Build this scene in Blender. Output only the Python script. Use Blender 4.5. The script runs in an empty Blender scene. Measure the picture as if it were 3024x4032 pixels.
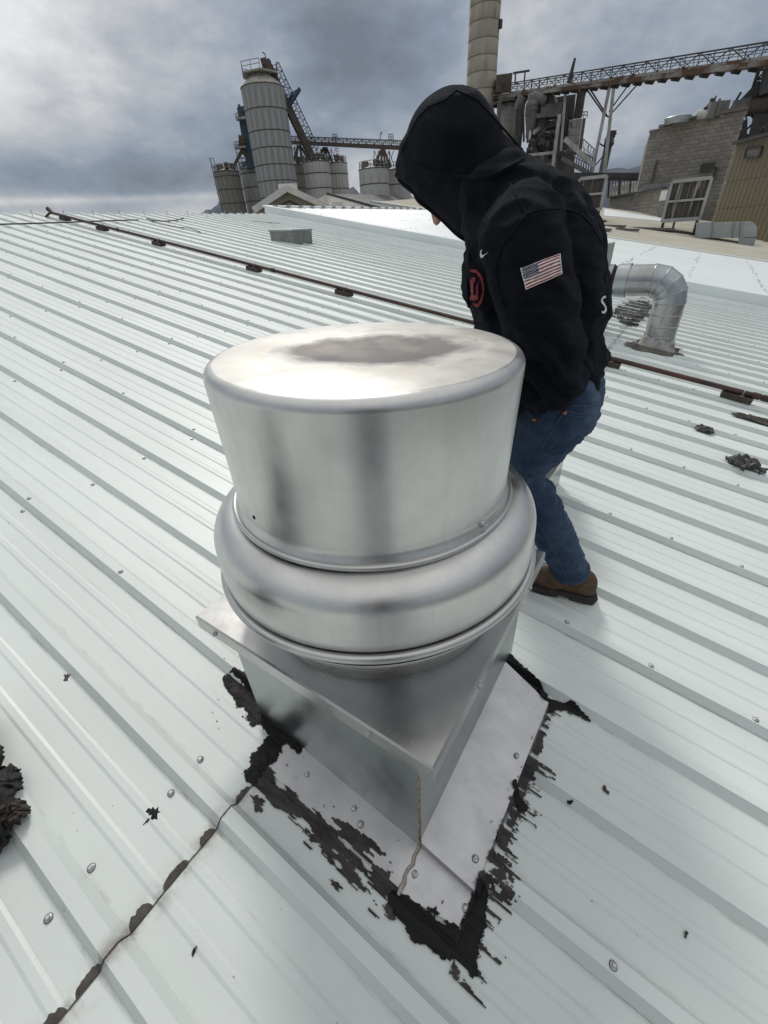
import bpy, bmesh, math, random
import numpy as np
from mathutils import Vector, Matrix, noise
from mathutils.bvhtree import BVHTree

random.seed(7)
rng = np.random.default_rng(7)
scene = bpy.context.scene
C = scene.collection

# ------------------------------------------------------------------ camera
FPX = 1613.0139                      # focal length in photograph pixels (3024 wide)
SL = math.radians(10.4032)           # pitch of the roof (ribs run up the slope)
AX = np.array([0.8316598, 0.26713224, -0.48680832])
AY = np.array([0.55215816, -0.49074706, 0.67400941])
AZ = np.array([-0.05885011, -0.82934172, -0.55563385])
HCAM = 1.38
NW = np.array([math.sin(SL), 0, math.cos(SL)])
CAM = NW * HCAM
cam_d = bpy.data.cameras.new('camera')
cam_o = bpy.data.objects.new('camera', cam_d)
C.objects.link(cam_o)
right = Vector((AX[0], AY[0], AZ[0])); down = Vector((AX[1], AY[1], AZ[1])); fwd = Vector((AX[2], AY[2], AZ[2]))
M = Matrix((right, -down, -fwd)).transposed().to_4x4()
M.translation = Vector(CAM)
cam_o.matrix_world = M
cam_d.sensor_fit = 'HORIZONTAL'; cam_d.sensor_width = 36
cam_d.lens = FPX / 3024 * 36
cam_d.clip_start = 0.02; cam_d.clip_end = 30000
scene.camera = cam_o

# ------------------------------------------------------------------ world, sun, exposure
world = bpy.data.worlds.new('World'); scene.world = world; world.use_nodes = True
SUN_EL, SUN_ROT = math.radians(50), math.radians(-45)
def build_world():
    nt = world.node_tree; nt.nodes.clear()
    N = nt.nodes.new; L = nt.links.new
    out = N('ShaderNodeOutputWorld'); bg = N('ShaderNodeBackground'); bg.inputs['Strength'].default_value = 0.1
    L(bg.outputs[0], out.inputs[0])
    sky = N('ShaderNodeTexSky'); sky.sky_type = 'NISHITA'; sky.sun_disc = False
    sky.sun_elevation = SUN_EL; sky.sun_rotation = SUN_ROT; sky.air_density = 1.2; sky.dust_density = 2
    tc = N('ShaderNodeTexCoord'); sep = N('ShaderNodeSeparateXYZ'); L(tc.outputs['Generated'], sep.inputs[0])
    def math_(op, a, b=None, clamp=False):
        n = N('ShaderNodeMath'); n.operation = op; n.use_clamp = clamp
        for i, v in enumerate((a, b)):
            if v is None: continue
            if isinstance(v, (int, float)): n.inputs[i].default_value = v
            else: L(v, n.inputs[i])
        return n.outputs[0]
    def gauss(a, a0, wa, e, e0, we, amp):
        p = math_('MULTIPLY', math_('SUBTRACT', a, a0), 1 / wa); q = math_('MULTIPLY', math_('SUBTRACT', e, e0), 1 / we)
        r2 = math_('ADD', math_('MULTIPLY', p, p), math_('MULTIPLY', q, q))
        return math_('MULTIPLY', math_('POWER', 2.718, math_('MULTIPLY', r2, -1.0)), amp)
    # cloud deck: project the direction on a flat layer so clouds shrink to the horizon
    up_ = math_('MAXIMUM', sep.outputs[2], 0.0)
    zc = math_('ADD', up_, 0.14)
    px = math_('DIVIDE', sep.outputs[0], zc); py = math_('DIVIDE', sep.outputs[1], zc)
    cmb = N('ShaderNodeCombineXYZ'); L(px, cmb.inputs[0]); L(py, cmb.inputs[1]); cmb.inputs[2].default_value = CLOUD_SEED
    def nz(sc, det, ro, dist=0.0):
        n = N('ShaderNodeTexNoise'); n.inputs['Scale'].default_value = sc; n.inputs['Detail'].default_value = det
        n.inputs['Roughness'].default_value = ro; n.inputs['Distortion'].default_value = dist
        L(cmb.outputs[0], n.inputs['Vector']); return n.outputs[0]
    big = nz(0.50, 3, 0.45, 0.2)
    mp3 = N('ShaderNodeMapping'); mp3.inputs['Scale'].default_value = (3.2, 3.2, 6.5); mp3.inputs['Location'].default_value = (1.3, 0.4, 2.2); L(tc.outputs['Generated'], mp3.inputs[0])
    n3 = N('ShaderNodeTexNoise'); n3.inputs['Scale'].default_value = 1.0; n3.inputs['Detail'].default_value = 8; n3.inputs['Roughness'].default_value = 0.60; n3.inputs['Distortion'].default_value = 0.0; L(mp3.outputs[0], n3.inputs['Vector'])
    mid = n3.outputs[0]
    az = math_('ARCTAN2', sep.outputs[0], sep.outputs[1])
    el = math_('ARCSINE', sep.outputs[2])
    R_ = math.radians
    shape = None
    for g in ((R_(-62), R_(15), R_(12.5), R_(6.5), 0.34), (R_(-72), R_(12), R_(20), R_(7), 0.22), (R_(-36), R_(12), R_(12), R_(7), -0.24), (R_(-9), R_(9), R_(15), R_(8), 0.08), (R_(-13), R_(5), R_(7.5), R_(2.5), 0.26),
              (R_(-40), R_(6), R_(6.6), R_(1.6), 0.28), (R_(-66), R_(20), R_(6.4), R_(2.2), -0.30), (R_(-62), R_(16), R_(4.7), R_(0.35), 0.20), (R_(-9), R_(8), R_(3.6), R_(1.3), -0.22)):
        v = gauss(az, g[0], g[1], el, g[2], g[3], g[4]); shape = v if shape is None else math_('ADD', shape, v)
    dens = math_('ADD', math_('ADD', math_('MULTIPLY', big, 0.35), math_('MULTIPLY', mid, 1.45)), math_('ADD', math_('MULTIPLY', shape, 1.15), -0.41))
    ramp = N('ShaderNodeValToRGB'); L(dens, ramp.inputs[0])
    e = ramp.color_ramp.elements
    e[0].position = 0.12; e[0].color = (1.4, 1.65, 2.1, 1)
    e[1].position = 0.95; e[1].color = (7.4, 7.5, 7.6, 1)
    for ps, c in ((0.36, (2.2, 2.65, 3.4)), (0.53, (3.35, 3.7, 4.25)), (0.68, (4.6, 4.8, 5.05))):
        m = ramp.color_ramp.elements.new(ps); m.color = (*c, 1)
    # an overcast sky is brighter and more neutral overhead than at the horizon
    fac = math_('MULTIPLY', math_('MAXIMUM', math_('SUBTRACT', sep.outputs[2], 0.28), 0.0), 1.6)
    zen = N('ShaderNodeMix'); zen.data_type = 'RGBA'; L(math_('MINIMUM', fac, 0.85), zen.inputs[0]); L(ramp.outputs[0], zen.inputs[6]); zen.inputs[7].default_value = ZENITH
    mix = N('ShaderNodeMix'); mix.data_type = 'RGBA'; mix.inputs[0].default_value = 0.95
    L(sky.outputs[0], mix.inputs[6]); L(zen.outputs[2], mix.inputs[7])
    L(mix.outputs[2], bg.inputs[0])
ZENITH = (8.8, 8.8, 8.6, 1)
CLOUD_SEED = 3.7
build_world()
sun_d = bpy.data.lights.new('sun', 'SUN'); sun_d.energy = 1.6; sun_d.angle = math.radians(12); sun_d.color = (1, 0.96, 0.9)
sun_o = bpy.data.objects.new('sun', sun_d); C.objects.link(sun_o)
sd = Vector((math.sin(SUN_ROT) * math.cos(SUN_EL), math.cos(SUN_ROT) * math.cos(SUN_EL), math.sin(SUN_EL)))
sun_o.rotation_euler = sd.to_track_quat('Z', 'Y').to_euler(); sun_o.location = (0, 0, 30)
scene.view_settings.view_transform = 'Standard'; scene.view_settings.look = 'None'
scene.view_settings.exposure = 0.10; scene.view_settings.gamma = 1
scene.render.engine = 'CYCLES'
scene.cycles.max_bounces = 6

# ------------------------------------------------------------------ helpers
DS = 3024 / 1659.0                   # measurements were taken on a 1659 px wide view
def ray(x, y):
    d = np.array([(x * DS - 1512) / FPX, (y * DS - 2016) / FPX, 1.0])
    return np.array([d @ AX, d @ AY, d @ AZ])
def on_roof(x, y, off=0.0):
    d = ray(x, y); return CAM - d * ((CAM @ NW - off) / (d @ NW))
def ruv(x, y, off=0.0):
    p = on_roof(x, y, off); return (p[0] * math.cos(SL) - p[2] * math.sin(SL), p[1])
def on_y(x, y, Y):
    d = ray(x, y); return CAM + d * (Y / d[1])
def on_range(x, y, R):
    d = ray(x, y); return CAM + d * (R / math.hypot(d[0], d[1]))
def uvw(u, v, w=0.0):
    return Vector((u * math.cos(SL) + w * math.sin(SL), v, -u * math.sin(SL) + w * math.cos(SL)))

def tag(o, label=None, cat=None, group=None, kind=None):
    if label: o['label'] = label
    if cat: o['category'] = cat
    if group: o['group'] = group
    if kind: o['kind'] = kind
    return o
def empty(name, loc=(0, 0, 0), rot=(0, 0, 0), parent=None):
    o = bpy.data.objects.new(name, None); C.objects.link(o)
    o.location = loc; o.rotation_euler = rot; o.empty_display_size = 0.1
    if parent: o.parent = parent
    return o
def link(name, me, mat=None, parent=None, smooth=None):
    o = bpy.data.objects.new(name, me); C.objects.link(o)
    if mat is not None and not me.materials:
        for m in (mat if isinstance(mat, (list, tuple)) else [mat]): me.materials.append(m)
    if parent: o.parent = parent
    return o
class MB:
    """collects simple shapes; build() makes one mesh object"""
    def __init__(s): s.v = []; s.f = []; s.m = []; s.sm = []
    def add(s, vs, fs, mi=0, smooth=False):
        b = len(s.v); s.v += [tuple(map(float, p)) for p in vs]
        for q in fs: s.f.append([b + i for i in q]); s.m.append(mi); s.sm.append(smooth)
        return s
    def box(s, c, d, rz=0.0, mi=0):
        x, y, z = d[0] / 2, d[1] / 2, d[2] / 2; cs, sn = math.cos(rz), math.sin(rz)
        vs = [(c[0] + a * x * cs - b * y * sn, c[1] + a * x * sn + b * y * cs, c[2] + e * z)
              for a, b, e in ((-1,-1,-1),(1,-1,-1),(1,1,-1),(-1,1,-1),(-1,-1,1),(1,-1,1),(1,1,1),(-1,1,1))]
        return s.add(vs, [(3,2,1,0),(4,5,6,7),(0,1,5,4),(1,2,6,5),(2,3,7,6),(3,0,4,7)], mi)
    def bar(s, a, b, w, h=None, mi=0):
        a = Vector(a); b = Vector(b); t = (b - a)
        if t.length < 1e-6: return s
        t.normalize(); h = w if h is None else h
        r = t.cross(Vector((0, 0, 1)))
        if r.length < 1e-3: r = t.cross(Vector((0, 1, 0)))
        r.normalize(); q = r.cross(t)
        vs = []
        for p in (a, b):
            for i, j in ((-1,-1),(1,-1),(1,1),(-1,1)): vs.append(p + r * (i * w / 2) + q * (j * h / 2))
        return s.add(vs, [(3,2,1,0),(4,5,6,7),(0,1,5,4),(1,2,6,5),(2,3,7,6),(3,0,4,7)], mi)
    def tube(s, pts, r, n=10, cap=True, mi=0, smooth=True):
        pts = [Vector(p) for p in pts]; rs = r if isinstance(r, (list, tuple)) else [r] * len(pts)
        rings = []; prev = None
        for i, p in enumerate(pts):
            t = (pts[min(i + 1, len(pts) - 1)] - pts[max(i - 1, 0)]).normalized()
            if prev is None:
                a = t.cross(Vector((0, 0, 1)))
                if a.length < 1e-3: a = t.cross(Vector((0, 1, 0)))
            else: a = prev - t * prev.dot(t)
            a.normalize(); prev = a; b = t.cross(a)
            rings.append([p + (a * math.cos(k * 2 * math.pi / n) + b * math.sin(k * 2 * math.pi / n)) * rs[i] for k in range(n)])
        vs = [q for g in rings for q in g]; fs = []
        for i in range(len(pts) - 1):
            for k in range(n):
                k2 = (k + 1) % n; fs.append((i * n + k, i * n + k2, (i + 1) * n + k2, (i + 1) * n + k))
        s.add(vs, fs, mi, smooth)
        if cap: s.add(rings[0], [tuple(range(n))[::-1]], mi); s.add(rings[-1], [tuple(range(n))], mi)
        return s
    def lathe(s, prof, n=48, c=(0, 0, 0), mi=0, smooth=True, close=False):
        vs = [(c[0] + r * math.cos(k * 2 * math.pi / n), c[1] + r * math.sin(k * 2 * math.pi / n), c[2] + z) for r, z in prof for k in range(n)]
        fs = []; m = len(prof)
        for i in range(m - 1 if not close else m):
            j = (i + 1) % m
            for k in range(n):
                k2 = (k + 1) % n; fs.append((i * n + k, i * n + k2, j * n + k2, j * n + k))
        return s.add(vs, fs, mi, smooth)
    def prism(s, poly, z0, z1, mi=0):
        n = len(poly); vs = [(x, y, z0) for x, y in poly] + [(x, y, z1) for x, y in poly]
        return s.add(vs, [tuple(range(n))[::-1], tuple(range(n, 2 * n))] + [(i, (i + 1) % n, n + (i + 1) % n, n + i) for i in range(n)], mi)
    def mesh(s, name):
        me = bpy.data.meshes.new(name); me.from_pydata(s.v, [], s.f)
        me.polygons.foreach_set('material_index', s.m); me.polygons.foreach_set('use_smooth', s.sm); me.update(); return me
    def build(s, name, mat=None, parent=None, auto=None):
        me = s.mesh(name); o = link(name, me, mat, parent); return o
def bevel(o, w=0.004, seg=2, ang=35):
    m = o.modifiers.new('bevel', 'BEVEL'); m.width = w; m.segments = seg; m.limit_method = 'ANGLE'; m.angle_limit = math.radians(ang); return o

# ------------------------------------------------------------------ materials
def new_mat(name):
    m = bpy.data.materials.new(name); m.use_nodes = True; nt = m.node_tree
    return m, nt, nt.nodes['Principled BSDF'], nt.nodes.new, nt.links.new
def nmat(name, c1, c2=None, rough=0.6, metal=0.0, sc=4.0, det=6, lo=0.4, hi=0.65, stretch=(1, 1, 1), bump=0.0, bsc=60, coord='Object',
         rough2=None, c3=None, sc3=1.0, lo3=0.55, hi3=0.7, st3=(1, 1, 1), spec=0.5):
    """noise-mixed paint, metal, cloth, stone ...: c1/c2 mottling, c3 larger patches (rust, streaks, dirt)"""
    m, nt, b, N, L = new_mat(name)
    tc = N('ShaderNodeTexCoord')
    def noise(scale, stv, detail=det):
        mp = N('ShaderNodeMapping'); mp.inputs['Scale'].default_value = stv; L(tc.outputs[coord], mp.inputs[0])
        n = N('ShaderNodeTexNoise'); n.inputs['Scale'].default_value = scale; n.inputs['Detail'].default_value = detail
        n.inputs['Roughness'].default_value = 0.62; L(mp.outputs[0], n.inputs['Vector']); return n.outputs[0]
    def mr(v, a, z):
        r = N('ShaderNodeMapRange'); r.inputs[1].default_value = a; r.inputs[2].default_value = z; L(v, r.inputs[0]); return r.outputs[0]
    b.inputs['Base Color'].default_value = (*c1, 1); b.inputs['Roughness'].default_value = rough; b.inputs['Metallic'].default_value = metal
    b.inputs['Specular IOR Level'].default_value = spec
    col = None
    if c2 is not None:
        f1 = mr(noise(sc, stretch), lo, hi)
        mx = N('ShaderNodeMix'); mx.data_type = 'RGBA'; L(f1, mx.inputs[0]); mx.inputs[6].default_value = (*c1, 1); mx.inputs[7].default_value = (*c2, 1)
        col = mx.outputs[2]
        if rough2 is not None:
            rr = N('ShaderNodeMapRange'); rr.inputs[3].default_value = rough; rr.inputs[4].default_value = rough2; L(f1, rr.inputs[0]); L(rr.outputs[0], b.inputs['Roughness'])
    if c3 is not None:
        f3 = mr(noise(sc3, st3), lo3, hi3)
        mx = N('ShaderNodeMix'); mx.data_type = 'RGBA'; L(f3, mx.inputs[0]); mx.inputs[7].default_value = (*c3, 1)
        if col is not None: L(col, mx.inputs[6])
        else: mx.inputs[6].default_value = (*c1, 1)
        col = mx.outputs[2]
    if col is not None: L(col, b.inputs['Base Color'])
    if bump:
        bp = N('ShaderNodeBump'); bp.inputs['Strength'].default_value = bump; bp.inputs['Distance'].default_value = 0.01
        L(noise(bsc, stretch, 4), bp.inputs['Height']); L(bp.outputs[0], b.inputs['Normal'])
    return m
# ------------------------------------------------------------------ roof we stand on
def roof_paint(name, base, dirt_amt=1.0, lap=True):
    m, nt, b, N, L = new_mat(name)
    tc = N('ShaderNodeTexCoord'); b.inputs['Roughness'].default_value = 0.42; b.inputs['Specular IOR Level'].default_value = 0.45
    geo = N('ShaderNodeNewGeometry')
    rot = N('ShaderNodeMapping'); rot.vector_type = 'POINT'; rot.inputs['Rotation'].default_value = (0, -SL, 0); L(geo.outputs['Position'], rot.inputs[0])
    P = rot.outputs[0]
    def noise(scale, st, det=6, ro=0.6):
        mp = N('ShaderNodeMapping'); mp.inputs['Scale'].default_value = st; L(P, mp.inputs[0])
        n = N('ShaderNodeTexNoise'); n.inputs['Scale'].default_value = scale; n.inputs['Detail'].default_value = det; n.inputs['Roughness'].default_value = ro
        L(mp.outputs[0], n.inputs['Vector']); return n.outputs[0]
    def mr(v, a, z, o0=0.0, o1=1.0):
        r = N('ShaderNodeMapRange'); r.inputs[1].default_value = a; r.inputs[2].default_value = z; r.inputs[3].default_value = o0; r.inputs[4].default_value = o1; L(v, r.inputs[0]); return r.outputs[0]
    def mul(a, bb):
        n = N('ShaderNodeMath'); n.operation = 'MULTIPLY'
        for i, v in enumerate((a, bb)):
            if isinstance(v, float): n.inputs[i].default_value = v
            else: L(v, n.inputs[i])
        return n.outputs[0]
    def mix(f, c0, c1):
        mx = N('ShaderNodeMix'); mx.data_type = 'RGBA'; L(f, mx.inputs[0])
        for i, c in ((6, c0), (7, c1)):
            if isinstance(c, tuple): mx.inputs[i].default_value = (*c, 1)
            else: L(c, mx.inputs[i])
        return mx.outputs[2]
    d2 = tuple(x * 0.88 for x in base)
    col = mix(mr(noise(2.2, (0.25, 1, 1)), 0.35, 0.7), base, d2)
    streak = mul(mr(noise(9, (0.05, 3.2, 1), 8, 0.7), 0.60, 0.74), mr(noise(1.7, (0.6, 1, 1)), 0.45, 0.62))
    col = mix(mul(streak, 0.45 * dirt_amt), col, (0.36, 0.37, 0.34))
    scuff = mul(mr(noise(16, (0.35, 1, 1), 8, 0.75), 0.62, 0.70), mr(noise(1.1, (1, 1, 1)), 0.52, 0.66))
    col = mix(mul(scuff, 0.5 * dirt_amt), col, (0.30, 0.30, 0.28))
    speck = mr(noise(75, (0.6, 1, 1), 3, 0.5), 0.745, 0.765)
    col = mix(mul(speck, 0.55 * dirt_amt), col, (0.12, 0.12, 0.12))
    spv = N('ShaderNodeSeparateXYZ'); L(P, spv.inputs[0])
    def line(c0, hw):
        a = N('ShaderNodeMath'); a.operation = 'ADD'; L(spv.outputs[1], a.inputs[0]); a.inputs[1].default_value = -RV0 - c0 + RS * 200.5
        mo = N('ShaderNodeMath'); mo.operation = 'MODULO'; L(a.outputs[0], mo.inputs[0]); mo.inputs[1].default_value = RS
        sb = N('ShaderNodeMath'); sb.operation = 'SUBTRACT'; L(mo.outputs[0], sb.inputs[0]); sb.inputs[1].default_value = RS / 2
        ab = N('ShaderNodeMath'); ab.operation = 'ABSOLUTE'; L(sb.outputs[0], ab.inputs[0])
        return mr(ab.outputs[0], hw * 0.35, hw, 1.0, 0.0)
    wob = mr(noise(5, (0.5, 2, 1), 5, 0.65), 0.44, 0.62); fine = mr(noise(60, (0.25, 1, 1), 4, 0.7), 0.40, 0.66)
    for c0, hw, am in ((-0.021, 0.007, 0.55), (0.053, 0.006, 0.40), (0.112, 0.005, 0.18), (0.224, 0.005, 0.18)):
        col = mix(mul(mul(line(c0, hw), mul(wob, fine)), am * dirt_amt), col, (0.20, 0.185, 0.16))
    if lap:
        sp = N('ShaderNodeSeparateXYZ'); L(P, sp.inputs[0])
        a = N('ShaderNodeMath'); a.operation = 'ADD'; L(sp.outputs[0], a.inputs[0]); a.inputs[1].default_value = -LAP
        ab = N('ShaderNodeMath'); ab.operation = 'ABSOLUTE'; L(a.outputs[0], ab.inputs[0])
        near = mr(ab.outputs[0], 0.0, 0.055, 1.0, 0.0)
        g = mul(mul(near, near), mr(noise(14, (1, 1, 1), 6, 0.7), 0.42, 0.62))
        col = mix(mul(g, 0.85), col, (0.17, 0.14, 0.115))
    L(col, b.inputs['Base Color'])
    bp = N('ShaderNodeBump'); bp.inputs['Strength'].default_value = 0.12; bp.inputs['Distance'].default_value = 0.004
    L(noise(160, (1, 1, 1), 2), bp.inputs['Height']); L(bp.outputs[0], b.inputs['Normal'])
    return m
LAP = -0.435; RIDGE = -12.25; EAVE = 8.0; V_LO = -8.74; V_STEP = 11.9
RV0 = 0.094; RS = 0.3048
MT_ROOF = roof_paint('white roof paint', (0.665, 0.71, 0.692), 1.2)
MT_ROOF2 = roof_paint('white roof coating', (0.76, 0.80, 0.80), 0.5, False)
def rib_w(v):
    """height of the sheeting over the pan at cross position v"""
    t = (v - RV0 + 0.018) % RS - 0.018
    if t < 0: return 0.032 * (t + 0.018) / 0.018
    if t < 0.033: return 0.032
    if t < 0.050: return 0.032 * (0.050 - t) / 0.017
    for c in (0.128, 0.208):
        d = abs(t - c)
        if d < 0.008: return 0.0034
        if d < 0.016: return 0.0034 * (0.016 - d) / 0.008
    return 0.0
def panel_profile():
    pr = [(-0.0185, 0.0035), (0.0, 0.0336), (0.033, 0.0336), (0.050, 0.0012)]
    for k in range(3):
        o = k * RS
        for c in (0.128, 0.208): pr += [(o + c - 0.016, 0), (o + c - 0.008, 0.0034), (o + c + 0.008, 0.0034), (o + c + 0.016, 0)]
        n = (k + 1) * RS
        pr += [(n - 0.018, 0), (n, 0.032), (n + 0.033, 0.032)]
        pr.append((n + 0.050, 0.0) if k < 2 else (n + 0.042, 0.016))
    return pr
def panel_mesh(name, u0, u1, seed, lip):
    pr = panel_profile(); nu = max(2, int((u1 - u0) / 0.32)); us = np.linspace(u0, u1, nu + 1)
    V = []; F = []
    for i, u in enumerate(us):
        for v, w in pr:
            dw = 0.0
            if w < 0.004: dw = 0.0019 * noise.noise(Vector((u * 1.3, v * 5.0, seed * 9.1)))
            V.append((u, v, w + dw))
    n = len(pr)
    for i in range(nu):
        for j in range(n - 1): F.append((i * n + j, (i + 1) * n + j, (i + 1) * n + j + 1, i * n + j + 1))
    b = len(V)
    if lip:
        for v, w in pr: V.append((u1 + 0.0005, v, w - 0.0016))
        for j in range(n - 1): F.append((nu * n + j, b + j, b + j + 1, nu * n + j + 1))
    me = bpy.data.meshes.new(name); me.from_pydata(V, [], F); me.update(); me.materials.append(MT_ROOF); return me
ROOF = empty('roof', (0, 0, 0), (0, SL, 0)); tag(ROOF, kind='structure')
upper = [panel_mesh('roof_panel', RIDGE, LAP, i, True) for i in range(3)]
lower = [panel_mesh('roof_panel', LAP - 0.13, EAVE, i + 5, False) for i in range(3)]
V_FIRST = RV0 + RS - 10 * 3 * RS
k = 0; v = V_FIRST
while v < V_STEP - 0.3:
    o = link('roof_panel', upper[k % 3], parent=ROOF); o.location = (0, v, 0.0030)
    o = link('roof_panel', lower[(k + 1) % 3], parent=ROOF); o.location = (0, v, 0.0)
    k += 1; v += 3 * RS
V_END = v
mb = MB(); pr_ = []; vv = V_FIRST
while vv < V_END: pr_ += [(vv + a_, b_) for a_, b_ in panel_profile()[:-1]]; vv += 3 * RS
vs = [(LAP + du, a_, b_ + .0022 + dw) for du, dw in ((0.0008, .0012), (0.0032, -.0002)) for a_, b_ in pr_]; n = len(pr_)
mb.add(vs, [(i, n + i, n + i + 1, i + 1) for i in range(n - 1)]); mb.build('lap_shade_line', nmat('dark lap shade', (.045, .04, .036), (.09, .08, .07), rough=.85, sc=20), ROOF)  # dark strip paints in the thin shade line along the lap edge
# screws with washers: the 300 that show largest are objects, the rest one mesh
MT_SCREW = nmat('zinc screw', (0.55, 0.56, 0.56), (0.30, 0.30, 0.29), rough=0.45, metal=0.7, sc=120)
MT_RUBBER = nmat('rubber washer', (0.05, 0.05, 0.05), rough=0.8)
def screw_mb(mb, c=(0, 0, 0), full=True):
    n = 14 if full else 6
    if full:
        mb.lathe([(0.0118, 0.0), (0.0125, 0.002), (0.0112, 0.0030)], n, c, 1)
        mb.lathe([(0.0110, 0.0028), (0.0100, 0.0034), (0.0060, 0.0056), (0.0060, 0.0100), (0.0046, 0.0112), (0.0001, 0.0113)], n, c, 0, False)
    else:
        mb.lathe([(0.0118, 0.0), (0.0105, 0.0034), (0.0060, 0.0056), (0.0055, 0.0105), (0.0001, 0.0110)], n, c, 0, False)
    return mb
screw_me = screw_mb(MB()).mesh('roof_screw'); screw_me.materials.append(MT_SCREW); screw_me.materials.append(MT_RUBBER)
spots = []
for kk in range(-30, 40):
    vr = RV0 + kk * RS
    if vr < V_LO or vr > V_END - 0.1: continue
    lapped = (kk - 1) % 3 == 0
    for r in range(9):
        u = -0.6 - r * 1.53
        if u > RIDGE + 0.3 and not lapped or (lapped and u > RIDGE + 0.3):
            spots.append((u + random.uniform(-.02, .02), vr - 0.037, 0.003))
        if r == 0: spots.append((u + random.uniform(-.02, .02), vr + 0.063, 0.003))
    for r in range(5):
        u = 2.46 + r * 1.53
        if u < EAVE: spots.append((u, vr - 0.037, 0.0))
    if lapped:
        u = -0.64
        while u > RIDGE + 0.2: spots.append((u + random.uniform(-.015, .015), vr + 0.014, 0.0366)); u -= 0.765
        u = -0.15
        while u < EAVE: spots.append((u + random.uniform(-.01, .01), vr + 0.014, 0.0336)); u += 0.325
def curb_clear(u, v): return not (-0.75 < u < 0.34 and 0.2 < v < 1.12)
spots = [s_ for s_ in spots if curb_clear(s_[0], s_[1])]
def vis(s_):
    p = np.array(uvw(*s_)) - CAM; d = p[0] * AX + p[1] * AY + p[2] * AZ
    if d[2] < 0.05: return -1
    x, y = 1512 + FPX * d[0] / d[2], 2016 + FPX * d[1] / d[2]
    return 1 / np.linalg.norm(p) if -60 < x < 3084 and -60 < y < 4100 else -1
spots.sort(key=vis, reverse=True)
for s_ in spots[:300]:
    o = link('roof_screw', screw_me, parent=ROOF); o.location = s_; o.scale = (.76, .76, .8); o.rotation_euler = (random.uniform(-.08, .08), random.uniform(-.08, .08), random.uniform(0, 6))
mb = MB()
for s_ in spots[300:]: screw_mb(mb, s_, False)
tag(mb.build('far_screws', [MT_SCREW, MT_RUBBER], ROOF), kind='stuff')
# the other slope behind the ridge
back = MB()
a = uvw(RIDGE + 0.01, 0, -0.01)
back.add([(a[0], V_LO, a[2]), (a[0], V_END, a[2]), (a[0] - 12, V_END, a[2] - 12 * math.tan(SL)), (a[0] - 12, V_LO, a[2] - 12 * math.tan(SL))], [(0, 3, 2, 1)])
tag(back.build('far_slope', MT_ROOF), kind='structure')

# raised neighbouring roof, its rake trim, and the beige roof beyond
W2 = 0.15
V_B = 23.1; U2 = 14.0
ROOF2 = empty('adjoining_roof', (0, 0, 0), (0, SL, 0)); tag(ROOF2, kind='structure')
def low_ribs(v0, v1, step, w0, u0, u1, rib=0.014):
    mb = MB(); pr = []; v = v0
    while v < v1 - 1e-6:
        pr += [(v, w0), (v + step * 0.80, w0), (v + step * 0.86, w0 + rib), (v + step * 0.94, w0 + rib)]; v += step
    pr.append((v1, w0))
    vs = [(u, a_, b_) for u in (u0, u1) for a_, b_ in pr]; n = len(pr)
    return mb.add(vs, [(j, n + j, n + j + 1, j + 1) for j in range(n - 1)])
low_ribs(V_STEP + 0.12, V_B, RS, W2, RIDGE - 0.35, U2, 0.010).build('roof_sheets', MT_ROOF2, ROOF2)
mb = MB()
mb.box(((RIDGE + U2) / 2, V_STEP + 0.06, W2 / 2 + 0.03), (U2 - RIDGE + 0.6, 0.16, W2 + 0.06)); bevel(mb.build('rake_trim', MT_ROOF2, ROOF2), 0.01)
mb = MB(); mb.box((RIDGE - 0.33, (V_STEP + V_B) / 2, W2 + 0.03), (0.16, V_B - V_STEP, 0.05)); mb.build('ridge_cap', MT_ROOF2, ROOF2)
mb = MB(); vv = V_STEP + 0.4
while vv < V_B: mb.box((RIDGE - 0.22, vv, W2 + 0.055), (0.12, 0.10, 0.04)); vv += 0.62
mb.build('ridge_closures', nmat('closure grey', (0.22, 0.23, 0.24), rough=0.7), ROOF2)
mb = MB()
for i in range(420):
    u = random.uniform(-12, 6); v = V_STEP + 0.4 + RS * random.randint(0, 34) ; u = round(u / 1.53) * 1.53 + random.uniform(-.05, .05)
    mb.box((u, v, W2 + 0.012), (0.03, 0.03, 0.012))
tag(mb.build('far_screws', MT_SCREW, ROOF2), kind='stuff')

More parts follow.
